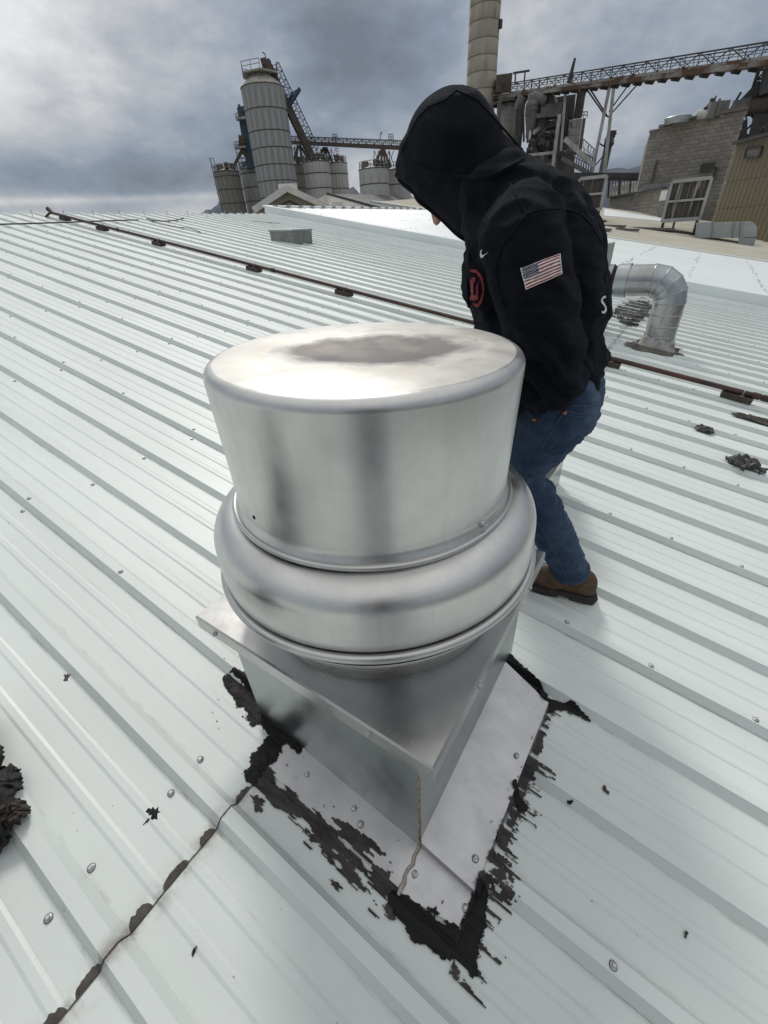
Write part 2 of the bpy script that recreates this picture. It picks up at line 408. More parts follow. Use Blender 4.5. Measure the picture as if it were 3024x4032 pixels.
# ------------------------------------------------------------------ exhaust fan
def alu(name, base=(0.63, 0.63, 0.615), rough=0.28, r2=0.42, stain=(0.46, 0.46, 0.45), brush=(1, 1, 0.05), bsc=70, spin=None, stain_reflection=False):
    m, nt, b, N, L = new_mat(name)
    tc = N('ShaderNodeTexCoord'); b.inputs['Metallic'].default_value = 1.0
    def noise(scale, st, det=6, ro=0.6):
        mp = N('ShaderNodeMapping'); mp.inputs['Scale'].default_value = st; L(tc.outputs['Object'], mp.inputs[0])
        n = N('ShaderNodeTexNoise'); n.inputs['Scale'].default_value = scale; n.inputs['Detail'].default_value = det; n.inputs['Roughness'].default_value = ro
        L(mp.outputs[0], n.inputs['Vector']); return n.outputs[0]
    def mr(v, a, z, o0=0.0, o1=1.0):
        r = N('ShaderNodeMapRange'); r.inputs[1].default_value = a; r.inputs[2].default_value = z; r.inputs[3].default_value = o0; r.inputs[4].default_value = o1; L(v, r.inputs[0]); return r.outputs[0]
    def mix(f, c0, c1):
        mx = N('ShaderNodeMix'); mx.data_type = 'RGBA'; L(f, mx.inputs[0])
        for i, c in ((6, c0), (7, c1)):
            if isinstance(c, tuple): mx.inputs[i].default_value = (*c, 1)
            else: L(c, mx.inputs[i])
        return mx.outputs[2]
    col = mix(mr(noise(5, (1, 1, 1)), 0.45, 0.72, 0, 0.6), base, stain)
    col = mix(mr(noise(bsc, brush, 4), 0.40, 0.75, 0, 0.22), col, tuple(x * 0.72 for x in base))
    col = mix(mr(noise(240, (1, 1, 1), 2), 0.66, 0.72, 0, 0.30), col, (0.42, 0.42, 0.42))
    col = mix(mr(noise(34, (1, 1, 0.35), 5, 0.7), 0.70, 0.76, 0, 0.5), col, (0.36, 0.36, 0.37))
    rgh = mr(noise(11, (1, 1, 1)), 0.35, 0.7, rough, r2)
    if stain_reflection:
        # tide-lined stain and standing water's dark reflection, painted as an oval across the dent
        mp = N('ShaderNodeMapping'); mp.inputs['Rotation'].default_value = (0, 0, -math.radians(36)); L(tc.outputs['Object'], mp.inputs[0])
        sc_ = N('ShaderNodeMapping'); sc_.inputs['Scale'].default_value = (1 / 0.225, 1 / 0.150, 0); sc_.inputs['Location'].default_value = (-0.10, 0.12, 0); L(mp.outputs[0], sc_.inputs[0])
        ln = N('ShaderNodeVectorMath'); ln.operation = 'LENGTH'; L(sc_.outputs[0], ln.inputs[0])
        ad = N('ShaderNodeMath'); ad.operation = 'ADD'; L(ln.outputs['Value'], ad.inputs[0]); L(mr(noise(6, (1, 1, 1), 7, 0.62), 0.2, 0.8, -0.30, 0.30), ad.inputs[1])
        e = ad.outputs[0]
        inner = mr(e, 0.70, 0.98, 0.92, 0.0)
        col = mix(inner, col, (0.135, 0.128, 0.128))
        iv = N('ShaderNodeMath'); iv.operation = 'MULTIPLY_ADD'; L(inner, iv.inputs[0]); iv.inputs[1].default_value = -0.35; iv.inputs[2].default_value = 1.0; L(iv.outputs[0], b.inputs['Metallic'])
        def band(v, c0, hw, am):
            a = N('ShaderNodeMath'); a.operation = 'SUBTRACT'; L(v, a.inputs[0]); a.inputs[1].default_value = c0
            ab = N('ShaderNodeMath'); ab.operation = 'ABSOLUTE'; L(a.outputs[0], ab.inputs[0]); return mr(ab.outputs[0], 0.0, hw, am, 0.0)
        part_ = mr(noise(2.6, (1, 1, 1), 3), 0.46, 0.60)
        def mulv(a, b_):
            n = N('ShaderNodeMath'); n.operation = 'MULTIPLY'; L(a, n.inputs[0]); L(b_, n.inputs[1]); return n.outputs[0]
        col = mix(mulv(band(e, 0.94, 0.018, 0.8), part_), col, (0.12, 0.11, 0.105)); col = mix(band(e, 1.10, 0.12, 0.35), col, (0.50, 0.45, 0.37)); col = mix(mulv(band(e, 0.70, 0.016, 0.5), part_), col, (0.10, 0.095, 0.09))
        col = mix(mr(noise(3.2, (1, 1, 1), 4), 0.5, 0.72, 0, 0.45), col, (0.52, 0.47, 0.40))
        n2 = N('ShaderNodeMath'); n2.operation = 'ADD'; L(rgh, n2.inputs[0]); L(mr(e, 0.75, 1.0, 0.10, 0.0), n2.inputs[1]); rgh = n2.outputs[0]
    L(col, b.inputs['Base Color'])
    L(rgh, b.inputs['Roughness'])
    bp = N('ShaderNodeBump'); bp.inputs['Strength'].default_value = 0.08; bp.inputs['Distance'].default_value = 0.006
    L(noise(7, (1, 1, 1), 3), bp.inputs['Height']); L(bp.outputs[0], b.inputs['Normal'])
    if spin:
        b2 = N('ShaderNodeBump'); b2.inputs['Strength'].default_value = 0.10; b2.inputs['Distance'].default_value = 0.0012
        L(noise(6, spin, 3), b2.inputs['Height']); L(bp.outputs[0], b2.inputs['Normal']); L(b2.outputs[0], b.inputs['Normal'])
    return m
MT_ALU = alu('spun aluminium', spin=(.5, .5, 90)); MT_ALU_TOP = alu('weathered aluminium top', (0.57, 0.565, 0.545), 0.44, 0.60, (0.42, 0.41, 0.39), (1, 1, 1), 24, stain_reflection=True)
MT_CAP = alu('galvanised cap', (0.54, 0.54, 0.53), 0.26, 0.36, (0.42, 0.41, 0.40), (0.08, 1, 1), 50)
MT_CURB = alu('galvanised curb', (0.40, 0.43, 0.435), 0.30, 0.40, (0.36, 0.39, 0.39), (1, 1, 0.1), 30)
MT_FLASH = alu('flashing sheet', (0.50, 0.50, 0.515), 0.34, 0.50, (0.36, 0.36, 0.37), (0.15, 1, 1), 70)
MT_BEAD = alu('rolled rim', (0.55, 0.55, 0.54), 0.32, 0.45, (0.36, 0.36, 0.35))
MT_SEAM = nmat('rusty caulk', (0.33, 0.27, 0.21), (0.16, 0.10, 0.06), rough=0.8, sc=60)
FAN = empty('exhaust_fan', (-0.298, 0.718, 0.0))
tag(FAN, 'large spun aluminium mushroom exhaust fan on square curb in the foreground', 'exhaust fan')
FX, FY = -0.298, 0.718
CZ = 0.505
# curb: four slightly tilted walls
mb = MB()
x0, x1, y0, y1 = -0.55 - FX, 0.036 - FX, 0.352 - FY, 1.06 - FY
zb = lambda x: -(x + FX) * math.tan(SL) - 0.01
lo = [(x0, y0, zb(x0)), (x1, y0, zb(x1)), (x1, y1, zb(x1)), (x0, y1, zb(x0))]
hi = [(x0 + 0.012, y0, CZ - .004), (x1, y0, CZ - .004), (x1, y1, CZ - .004), (x0 + 0.012, y1, CZ - .004)]
mb.add(lo + hi, [(0, 1, 5, 4), (1, 2, 6, 5), (2, 3, 7, 6), (3, 0, 4, 7)])
mb.build('curb', MT_CURB, FAN)
mb = MB(); p = []
for i in range(12):
    t = i / 11; p.append((x1 + 0.001 + random.uniform(-.0015, .0015), y0 - 0.001, zb(x1) + 0.012 + t * 0.40))
mb.tube(p, [0.0022 + random.uniform(0, .0022) for _ in p], 6); mb.build('corner_seam', MT_SEAM, FAN)
# cap: pan with turned-down fascia, opening under the fan
cx0, cx1, cy0, cy1 = -0.675 - FX, 0.0735 - FX, 0.344 - FY, 1.09 - FY
mb = MB(); n = 48; R0 = 0.27
ring = [(R0 * math.cos(i * 2 * math.pi / n + .001), R0 * math.sin(i * 2 * math.pi / n + .001)) for i in range(n)]
def sq(i):
    a = i * 2 * math.pi / n + math.pi / 4 * 0; c_, s_ = math.cos(a), math.sin(a); k_ = 1 / max(abs(c_), abs(s_))
    return ((cx0 + cx1) / 2 + c_ * k_ * (cx1 - cx0) / 2, (cy0 + cy1) / 2 + s_ * k_ * (cy1 - cy0) / 2)
outr = [sq(i) for i in range(n)]
vs = [(x, y, CZ + 0.004) for x, y in ring] + [(x, y, CZ) for x, y in outr]
mb.add(vs, [(i, (i + 1) % n, n + (i + 1) % n, n + i)[::-1] for i in range(n)])
q = [(cx0, cy0), (cx1, cy0), (cx1, cy1), (cx0, cy1)]
qo = [(cx0 - .004, cy0 - .004), (cx1 + .004, cy0 - .004), (cx1 + .004, cy1 + .004), (cx0 - .004, cy1 + .004)]
mb.add([(x, y, CZ - 0.0005) for x, y in q] + [(x, y, CZ - 0.006) for x, y in qo] + [(x, y, CZ - 0.050) for x, y in qo] + [(x, y, CZ - 0.054) for x, y in q] ,
       [(i + 4 * r, (i + 1) % 4 + 4 * r, (i + 1) % 4 + 4 * r + 4, i + 4 * r + 4)[::-1] for r in range(3) for i in range(4)])
cap = mb.build('curb_cap', MT_CAP, FAN)
sc_me = MB().lathe([(0.0075, 0), (0.0078, 0.002), (0.005, 0.003), (0.005, 0.007), (0.0001, 0.008)], 10).mesh('cap_screw'); sc_me.materials.append(MT_SCREW)
def cap_screw(x, y, z, rot):
    o = link('screw', sc_me, parent=cap); o.location = (x, y, z); o.rotation_euler = rot
for t in (0.10, 0.80): cap_screw(cx0 + t * (cx1 - cx0), cy0 - 0.004, CZ - 0.028, (math.pi / 2, 0, 0))
for t in (0.3, 0.8): cap_screw(cx1 + 0.004, cy0 + t * (cy1 - cy0), CZ - 0.028, (0, math.pi / 2, 0))
mb = MB(); mb.box((cx1 - 0.045, cy1 - 0.06, CZ + 0.0015), (0.05, 0.09, 0.001)); lab = mb.build('rating_label', nmat('label white', (0.75, 0.75, 0.73), (0.3, 0.3, 0.3), rough=0.5, sc=90, lo=0.55, hi=0.6, stretch=(1, 3, 1)), cap)
# base venturi bowl
mb = MB(); mb.lathe([(0.270, CZ + 0.001), (0.325, CZ + 0.004), (0.333, CZ + 0.012), (0.340, CZ + 0.05), (0.370, CZ + 0.10), (0.396, CZ + 0.145), (0.396, CZ + 0.149)], 96)
mb.build('base_bowl', MT_CAP, FAN)
# wind band with rolled bottom rim
mb = MB()
prof = [(0.392, 0.690), (0.3985, 0.700), (0.4005, 0.720), (0.4010, 0.755), (0.3995, 0.785)]
for i in range(1, 11):
    a = i / 10 * math.pi / 2 * 0.92; prof.append((0.3995 - 0.068 * (1 - math.cos(a)), 0.785 + 0.062 * math.sin(a)))
prof += [(0.325, 0.8475), (0.30, 0.8480)]
mb.lathe(prof, 128); band = mb.build('wind_band', MT_ALU, FAN)
mb = MB(); mb.lathe([(0.402 + 0.0105 * math.cos(a), 0.684 + 0.0105 * math.sin(a)) for a in np.linspace(0, 2 * math.pi, 13)[:-1]], 128, close=True); mb.build('rolled_rim', MT_BEAD, band)
# motor cover: drum with rolled foot, rounded shoulder and dented top
def cover_z(x, y):
    r = math.hypot(x, y)
    z = 1.175 - 0.005 * (r / 0.3) ** 2
    # oval dent stretched along x, with a crease
    # (axes turned so that the oval lies across the line of sight)
    a_, b_ = 0.81 * x + 0.585 * y, -0.585 * x + 0.81 * y
    ex = (a_ - 0.01) / 0.175; ey = (b_ + 0.01 + 0.10 * a_) / 0.125
    e = math.sqrt(ex * ex + ey * ey) + 0.16 * noise.noise(Vector((x * 7, y * 7, 5.1))) + 0.06 * noise.noise(Vector((x * 22, y * 22, 1.1)))
    t = max(0.0, min(1.0, (1.30 - e) / 1.0)); z -= 0.012 * (t * t * (3 - 2 * t))
    z += 0.0020 * noise.noise(Vector((x * 9, y * 9, 2.3)))
    return z
COVER = empty('motor_cover_pivot') if False else None
mb = MB()
side = [(0.330, 0.8560), (0.3285, 0.8640), (0.3225, 0.8700), (0.3215, 0.885), (0.3225, 1.00), (0.3245, 1.145)]
for i in range(1, 9):
    a = i / 8 * math.pi / 2; side.append((0.3245 - 0.020 * (1 - math.cos(a)), 1.145 + 0.023 * math.sin(a)))
nn = 128; mb.lathe(side, nn)
vs = []; rr = [0.3045, 0.292, 0.275, 0.25, 0.225, 0.2, 0.175, 0.15, 0.125, 0.1, 0.075, 0.05, 0.025]
for i, r in enumerate(rr):
    for k in range(nn):
        x, y = r * math.cos(k * 2 * math.pi / nn), r * math.sin(k * 2 * math.pi / nn)
        vs.append((x, y, 1.168 if i == 0 else (cover_z(x, y) if i > 2 else (1.168 + (cover_z(x, y) - 1.168) * i / 3))))
vs.append((0, 0, cover_z(0, 0)))
fs = [(i * nn + k, i * nn + (k + 1) % nn, (i + 1) * nn + (k + 1) % nn, (i + 1) * nn + k) for i in range(len(rr) - 1) for k in range(nn)]
fs += [((len(rr) - 1) * nn + k, (len(rr) - 1) * nn + (k + 1) % nn, len(rr) * nn) for k in range(nn)]
mb.add(vs, fs, 1, True)
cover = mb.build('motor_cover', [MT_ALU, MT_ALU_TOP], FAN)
bm = bmesh.new(); bm.from_mesh(cover.data); bmesh.ops.remove_doubles(bm, verts=bm.verts, dist=0.0004); bm.to_mesh(cover.data); bm.free()
TILT = (math.radians(-0.6), math.radians(1.1), 0)
pv = Vector((0, 0, 0.86)); cover.rotation_euler = TILT
cover.location = pv - Matrix.Rotation(TILT[1], 3, 'Y') @ Matrix.Rotation(TILT[0], 3, 'X') @ pv
mb = MB(); mb.lathe([(0.3330 + 0.0065 * math.cos(a), 0.8555 + 0.0065 * math.sin(a)) for a in np.linspace(0, 2 * math.pi, 11)[:-1]], 128, close=True); mb.build('rolled_foot', MT_BEAD, cover)
MT_DARK = nmat('dark hole', (0.01, 0.01, 0.01), rough=0.9)
def on_drum(x, y, z=0.91, R=0.3225):
    """angle on the drum seen at picture point"""
    d = ray(x, y); ox, oy = CAM[0] - FX, CAM[1] - FY
    A = d[0] ** 2 + d[1] ** 2; B = 2 * (ox * d[0] + oy * d[1]); Cc = ox * ox + oy * oy - R * R
    t = (-B - math.sqrt(max(B * B - 4 * A * Cc, 0))) / (2 * A); p = CAM + d * t
    return math.atan2(p[1] - FY, p[0] - FX), p[2]
a, z = on_drum(1042, 1127)
bolt = MB(); bolt.lathe([(0.007, 0), (0.0072, 0.003), (0.0035, 0.0035), (0.0035, 0.012), (0.0001, 0.0122)], 12)
o = bolt.build('bolt', MT_SCREW, cover); o.location = (0.322 * math.cos(a), 0.322 * math.sin(a), z); o.rotation_euler = (0, math.pi / 2, a)
a, z = on_drum(548, 1122)
hole = MB(); hole.lathe([(0.0045, 0), (0.0045, 0.0015), (0.0001, 0.0016)], 12)
o = hole.build('bolt_hole', MT_DARK, cover); o.location = (0.3212 * math.cos(a), 0.3212 * math.sin(a), z); o.rotation_euler = (0, math.pi / 2, a)
# flashing skirts
def skirt(poly, w0, w1, name, drop=None):
    """sheet in roof coordinates with a turned-down edge"""
    mb = MB(); n = len(poly)
    top = [uvw(u, v, w) - Vector((FX, FY, 0)) for (u, v), w in zip(poly, w0)]
    bot = [uvw(u + du, v + dv, w) - Vector((FX, FY, 0)) for (u, v), (du, dv), w in zip(poly, drop or [(0, 0)] * n, w1)]
    mb.add(top + bot, [tuple(range(n))] + [(i, n + i, n + (i + 1) % n, (i + 1) % n) for i in range(n)])
    return mb.build(name, MT_FLASH, FAN)
fl = skirt([(-0.43, 0.250), (0.030, 0.243), (0.036, 0.3525), (-0.44, 0.3525)], [.0055, .0055, .012, .012], [.001] * 4, 'flashing_strip')
fl = skirt([(0.032, 0.2425), (0.186, 0.272), (0.199, 0.29), (0.198, 0.350), (0.038, 0.3515)], [.0065, .0065, .0065, .010, .012], [.001] * 5, 'flashing_corner')
fl = skirt([(0.022, 0.3515), (0.188, 0.346), (0.205, 0.935), (0.022, 0.99)], [.046, .042, .042, .048], [.004, .004, .004, .004], 'flashing_strip', [(0, 0), (.012, 0), (.012, 0.012), (0, .012)])
fs_me = sc_me
for x, y, w in ((664, 1672, .007), (779, 1781, .008), (895, 1888, .008), (765, 1745, .008), (1115, 1632, .043), (1027, 1855, .043), (1005, 1962, .008)):
    u, v = ruv(x, y, w); o = link('flashing_screw', screw_me, parent=FAN)
    o.location = uvw(u, v, w) - Vector((FX, FY, 0)); o.rotation_euler = (0, SL, random.uniform(0, 6)); o.scale = (.75, .75, .75)
mb = MB(); mb.tube([uvw(0.034 + random.uniform(-.004, .004), v, .009) - Vector((FX, FY, 0)) for v in np.linspace(0.238, 0.352, 9)], [0.004 + random.uniform(0, .003) for _ in range(9)], 6)
mb.build('caulk_bead', nmat('clear caulk', (0.42, 0.38, 0.32), (0.25, 0.2, 0.16), rough=0.6, sc=60), FAN)
# ------------------------------------------------------------------ tar brushed round the curb
def vnoise(x, y, seed=0):
    xi = np.floor(x).astype(int); yi = np.floor(y).astype(int); fx = x - xi; fy = y - yi
    fx = fx * fx * (3 - 2 * fx); fy = fy * fy * (3 - 2 * fy)
    def h(a, b):
        n = (a * 374761393 + b * 668265263 + seed * 974634777) & 0xffffffff
        n = ((n ^ (n >> 13)) * 1274126177) & 0xffffffff
        return ((n ^ (n >> 16)) & 0xffff) / 65535.0
    return (h(xi, yi) * (1 - fx) + h(xi + 1, yi) * fx) * (1 - fy) + (h(xi, yi + 1) * (1 - fx) + h(xi + 1, yi + 1) * fx) * fy
def fbm(x, y, seed=0, o=4):
    r = 0; a = 0.5
    for k in range(o): r = r + a * vnoise(x * 2 ** k, y * 2 ** k, seed + k * 17); a *= 0.5
    return r / (1 - 0.5 ** o)
MT_TAR = nmat('wet black tar', (0.003, 0.003, 0.0035), (0.008, 0.0076, 0.0073), rough=0.42, sc=30, bump=0.6, bsc=70, rough2=0.7, spec=0.28)
MT_TARDRY = nmat('dry brushed tar', (0.060, 0.052, 0.048), (0.024, 0.021, 0.020), rough=0.8, sc=55, stretch=(0.3, 1, 1), bump=0.5, bsc=90)
def tar_mesh():
    cs = 0.0026
    U, V = np.meshgrid(np.arange(-0.80, 0.42, cs), np.arange(0.13, 1.10, cs), indexing='ij')
    def seg(pts):
        best = np.full(U.shape, 9.0)
        for (a, b, wa), (c, d, wb) in zip(pts[:-1], pts[1:]):
            t = np.clip(((U - a) * (c - a) + (V - b) * (d - b)) / ((c - a) ** 2 + (d - b) ** 2), 0, 1)
            dd = np.hypot(U - a - t * (c - a), V - b - t * (d - b)) / (wa + (wb - wa) * t); best = np.minimum(best, dd)
        return best
    wet = np.minimum.reduce([
        seg([(-.735, .372, .022), (-.66, .372, .045), (-.57, .356, .040), (-.50, .345, .024), (-.42, .345, .016), (-.39, .338, .012)]),
        seg([(-.455, .335, .030), (-.462, .27, .036), (-.455, .215, .026)]),
        seg([(.035, .226, .020), (.10, .228, .030), (.18, .244, .030), (.225, .243, .028)]),
        seg([(.222, .245, .034), (.214, .31, .026), (.205, .36, .022)]),
        seg([(.215, .945, .022), (.14, .985, .020), (.03, 1.015, .020)]),
        seg([(.20, .955, .020), (.27, .985, .016), (.345, .985, .006)]),
        seg([(.19, .63, .012), (.235, .60, .020)]),
    ])
    dry = np.minimum.reduce([
        seg([(-.44, .230, .026), (-.30, .226, .024), (-.15, .222, .026), (.03, .218, .028)]),
        seg([(-.20, .255, .012), (-.12, .262, .020), (-.02, .256, .022)]),
        seg([(.208, .36, .020), (.212, .60, .018), (.216, .93, .018)]),
    ])
    n1 = fbm(U * 28, V * 28, 3, 5); n2 = fbm(U * 90, V * 90, 9, 3)
    st = fbm(U * 14, V * 130, 21, 3)           # brush marks run along the ribs
    rag = (n1 - 0.5) * 1.2 + (n2 - 0.5) * 0.35 + (st - .5) * .5
    wm = wet + rag
    dm = dry + (n1 - 0.5) * 0.8 + (st - 0.5) * 1.1
    # streaks dragged off to the right of the raised strip, and below the front corner
    reach = np.where((V > .25) & (V < .98), 0.005 + 0.15 * np.clip(fbm(V * 9 + 3, V * 0, 33, 3) - .22, 0, 1) + .04 * vnoise(V * 60, V * 0, 8), 0)
    sx = (U - 0.205) / np.maximum(reach, 0.01)
    st2 = fbm(U * 9 + V * 2, V * 210, 51, 2)
    streak = (reach > 0) & (sx > 0) & (sx < 1) & (.55 * st + .45 * st2 > 0.43 + 0.17 * sx * sx + 0.5 * (n1 - .5) * sx) & (n2 > .30)
    lx = (0.222 - V) / 0.05
    streak2 = (lx > 0) & (lx < 1) & (U > -.42) & (U < .02) & (st > 0.70 + 0.10 * lx)
    fx = (U - 0.20) / 0.12
    streak3 = (fx > 0) & (fx < .8) & (V > .19) & (V < .29) & (fbm(U * 16 + V * 9, V * 110, 5, 3) > 0.5 + 0.24 * fx) & (n2 > .33)
    near = np.minimum(wet * 0.035, dry * 0.03)
    spat = (n2 > 0.80 + near * 0.6) & (near < 0.10) & (V > .19)
    wetm = wm < 0.95; drym = dm < 1.0
    mask = wetm | drym | streak | streak2 | streak3 | spat
    curb = (U > -.55) & (U < .030) & (V > .3535) & (V < 1.0)
    mask &= ~curb
    # islands of bare metal in the brushed part
    mask &= ~(drym & ~wetm & (fbm(U * 16, V * 70, 77, 4) > 0.585))
    W = np.vectorize(rib_w)(V) + 0.0036
    W = np.where((U > -.44) & (U < .20) & (V > .243) & (V < .36), np.maximum(W * 0, 0.0132 - (V < .30) * 0.0035), W)
    fr = np.clip((U - 0.192) / 0.020, 0, 1)
    W = np.where((V > .346) & (V < .96) & (U > .02), np.maximum(W, 0.0455 * (1 - fr) + 0.003), W)
    th = np.where(wetm, 0.0009 + 0.0026 * n1 + 0.0014 * n2 + .0015 * st, 0.0004 + 0.0020 * st)
    edge = np.clip((1.0 - wm) / .35, 0, 1); th = np.where(wetm, th * (.25 + .75 * edge), th)
    W = W + th
    nu, nv = U.shape
    ids = -np.ones(U.shape, int); vs = []; fs = []; mi = []
    def vid(i, j):
        if ids[i, j] < 0: ids[i, j] = len(vs); p = uvw(U[i, j], V[i, j], W[i, j]); vs.append((p[0], p[1], p[2]))
        return ids[i, j]
    I, J = np.nonzero(mask[:-1, :-1])
    for i, j in zip(I, J):
        fs.append((vid(i, j), vid(i + 1, j), vid(i + 1, j + 1), vid(i, j + 1))); mi.append(0 if wetm[i, j] else 1)
    me = bpy.data.meshes.new('tar_sealant'); me.from_pydata(vs, [], fs)
    me.polygons.foreach_set('material_index', mi); me.polygons.foreach_set('use_smooth', [True] * len(fs)); me.update()
    return me
o = link('tar_sealant', tar_mesh(), [MT_TAR, MT_TARDRY]); tag(o, 'black tar brushed around the flashing at the foot of the large exhaust fan', 'sealant')

def splat(name, x, y, size, label, seed, cat='tar spot', group=None, stretch=(1, 1), mat=None, h=0.0016, wbase=None):
    u0, v0 = ruv(x, y); rr = random.Random(seed); n = 40; ph = [rr.uniform(0, 6.28) for _ in range(8)]; vs = []; 
    for ring, t in enumerate((1.0, 0.72, 0.35)):
        for k in range(n):
            a = k * 2 * math.pi / n
            r = size * t * (0.62 + 0.20 * math.sin(2 * a + ph[0]) + 0.16 * math.sin(3 * a + ph[1]) + 0.14 * math.sin(7 * a + ph[2]) + 0.10 * math.sin(13 * a + ph[3]))
            u, v = u0 + r * math.cos(a) * stretch[0], v0 + r * math.sin(a) * stretch[1]
            p = uvw(u, v, rib_w(v) + 0.0036 + (0 if ring == 0 else h * (0.7 + 0.5 * rr.random()))); vs.append(tuple(p))
    c = uvw(u0, v0, rib_w(v0) + 0.0036 + h); vs.append(tuple(c))
    fs = [(r * n + k, r * n + (k + 1) % n, (r + 1) * n + (k + 1) % n, (r + 1) * n + k) for r in range(2) for k in range(n)] + [(2 * n + k, 2 * n + (k + 1) % n, 3 * n) for k in range(n)]
    me = bpy.data.meshes.new(name); me.from_pydata(vs, [], fs); me.polygons.foreach_set('use_smooth', [True] * len(fs)); me.update()
    return tag(link(name, me, mat or MT_TAR), label, cat, group)
splat('tar_splat', 333, 1757, 0.021, 'black star-shaped tar splat on the white roof left of the fan', 3)
splat('tar_splat', 318, 1775, 0.010, 'thin tar drip just below the star-shaped tar splat', 31, stretch=(.4, 1.2))
splat('tar_splat', 557, 1735, 0.030, 'brushed grey tar dab on the rib at the upper left corner of the flashing', 5, stretch=(1.3, .6), mat=MT_TARDRY)
splat('tar_splat', 725, 1912, 0.022, 'thin curved tar smear on the pan below the left flashing strip', 6, stretch=(1.4, .35), mat=MT_TARDRY)
splat('tar_splat', 1307, 1707, 0.014, 'little cluster of tar flecks right of the raised flashing strip', 9, mat=MT_TARDRY)
splat('tar_splat', 420, 2054, 0.010, 'small hooked tar fleck in the pan near the bottom edge of the photo', 11, stretch=(.5, 1.2))
splat('tar_splat', 145, 1464, 0.030, 'dark smudge beside a rib above the star-shaped tar splat', 12, stretch=(.6, .5), mat=MT_TARDRY)
splat('tar_splat', 1227, 1737, 0.008, 'tiny tar drop on the rib side right of the brushed tar', 14)
splat('tar_splat', 1480, 2018, 0.012, 'dark scuff on the roof in the lower right corner', 15, stretch=(.5, 1), mat=MT_TARDRY)
# caked dirt lenses along the upper side of the sheet lap
MT_GRIME = nmat('caked dirt', (0.085, 0.075, 0.068), (0.05, 0.045, 0.04), rough=0.85, sc=50, bump=0.4, bsc=120, c3=(0.16, 0.12, 0.09), sc3=30)
for i, (x, y, ln, wd) in enumerate(((520, 1713, .024, .010), (440, 1800, .022, .014), (371, 1879, .034, .015), (296, 1970, .027, .019), (184, 2103, .028, .014), (97, 2190, .028, .018))):
    u0, v0 = ruv(x, y); mb = MB(); n = 22; vs = []
    for k in range(n + 1):
        t = k / n * 2 - 1; v = v0 + t * ln; d = wd * (1 - abs(t) ** 3) ** 0.6 * 1.25 * (0.85 + 0.3 * noise.noise(Vector((t * 3, i * 5.0, 0)))) + .002
        for q_ in (0, .5, 1):
            vs.append(uvw(LAP + 0.0005 - d * q_, v, rib_w(v) + 0.0040 + 0.0012 * math.sin(q_ * 3.1)))
    mb.add(vs, [(3 * k + q_, 3 * k + q_ + 1, 3 * k + q_ + 4, 3 * k + q_ + 3) for k in range(n) for q_ in (0, 1)], 0, True)
    tag(mb.build('dirt_patch', MT_GRIME), ['dark dirt patch on the sheet lap touching the tar, highest of the row', 'dark dirt patch on the sheet lap just left of the first rib', 'long dark dirt patch on the sheet lap, third from the fan',
        'dark dirt patch on the sheet lap right of the lower rib', 'long dark dirt patch on the sheet lap left of the lower rib', 'dark dirt patch on the sheet lap cut by the bottom edge of the photo'][i], 'dirt patch', 'dirt patches along the sheet lap')

# ------------------------------------------------------------------ steel pipe on wooden blocks
MT_PIPE = nmat('rusty dark pipe', (0.040, 0.026, 0.023), (0.085, 0.045, 0.034), rough=0.6, sc=14, stretch=(.3, 1, 1), metal=0.3)
MT_WOOD = nmat('tarred wood block', (0.035, 0.027, 0.022), (0.075, 0.055, 0.04), rough=0.8, sc=20, stretch=(.2, 1, 1), c3=(0.02, 0.018, 0.016), sc3=6)
MT_CLAMP = nmat('zinc strap', (0.5, 0.5, 0.49), (0.3, 0.29, 0.28), rough=0.4, metal=0.9, sc=40)
PV, PW = 5.0, 0.112
PIPE = empty('steel_pipe', tuple(uvw(0, PV, PW)), (0, SL, 0)); tag(PIPE, 'long rusty steel pipe lying across the roof on wooden blocks', 'pipe')
PE0, PE1 = -11.55, 5.5
mb = MB(); mb.tube([(u, 0.008 * math.sin(u * .7), 0) for u in np.linspace(PE0, PE1, 30)], 0.023, 14); mb.build('pipe_run', MT_PIPE, PIPE)
for u in (-5.2, -9.2, 0.98, 1.06): mb = MB(); mb.tube([(u - .03, 0, 0), (u + .03, 0, 0)], 0.030, 12); mb.build('coupling', MT_PIPE, PIPE)
mb = MB(); mb.tube([(PE0 - .12, 0.0, 0.05), (PE0, 0.0, 0.0)], [.045, .03], 12); mb.tube([(PE0 - .05, 0, 0), (PE0 - .16, -.08, -.09)], .02, 8); mb.build('end_fitting', MT_PIPE, PIPE)
names = ['topmost block, at the ridge end of the pipe', 'second block from the ridge end of the pipe', 'third block from the ridge end of the pipe', 'block under the pipe straight above the left edge of the fan top', 'block under the pipe nearest left of the hooded man', 'block under the pipe at the back of the hooded man', 'block under the pipe at the right edge of the photo']
for u, nm in zip((-11.1, -9.75, -8.0, -5.62, -3.86, -0.33, 0.85), names):
    t = empty('wood_block', tuple(uvw(u, PV + 0.01, 0.033)), (0, SL, random.uniform(-.12, .12))); tag(t, 'dark wooden ' + nm, 'wood block', 'wooden blocks under the steel pipe')
    mb = MB(); mb.box((0, 0, 0.027), (0.25, 0.11, 0.054)); bevel(mb.build('block', MT_WOOD, t), .006)
    mb = MB(); mb.tube([(0.03, 0.026 * math.cos(a), 0.079 + 0.026 * math.sin(a)) for a in np.linspace(-0.6, math.pi + .6, 10)], .004, 6)
    for sx in (-1, 1): mb.box((0.03, sx * .035, 0.058), (0.03, 0.025, .004))
    mb.build('pipe_strap', MT_CLAMP, t)

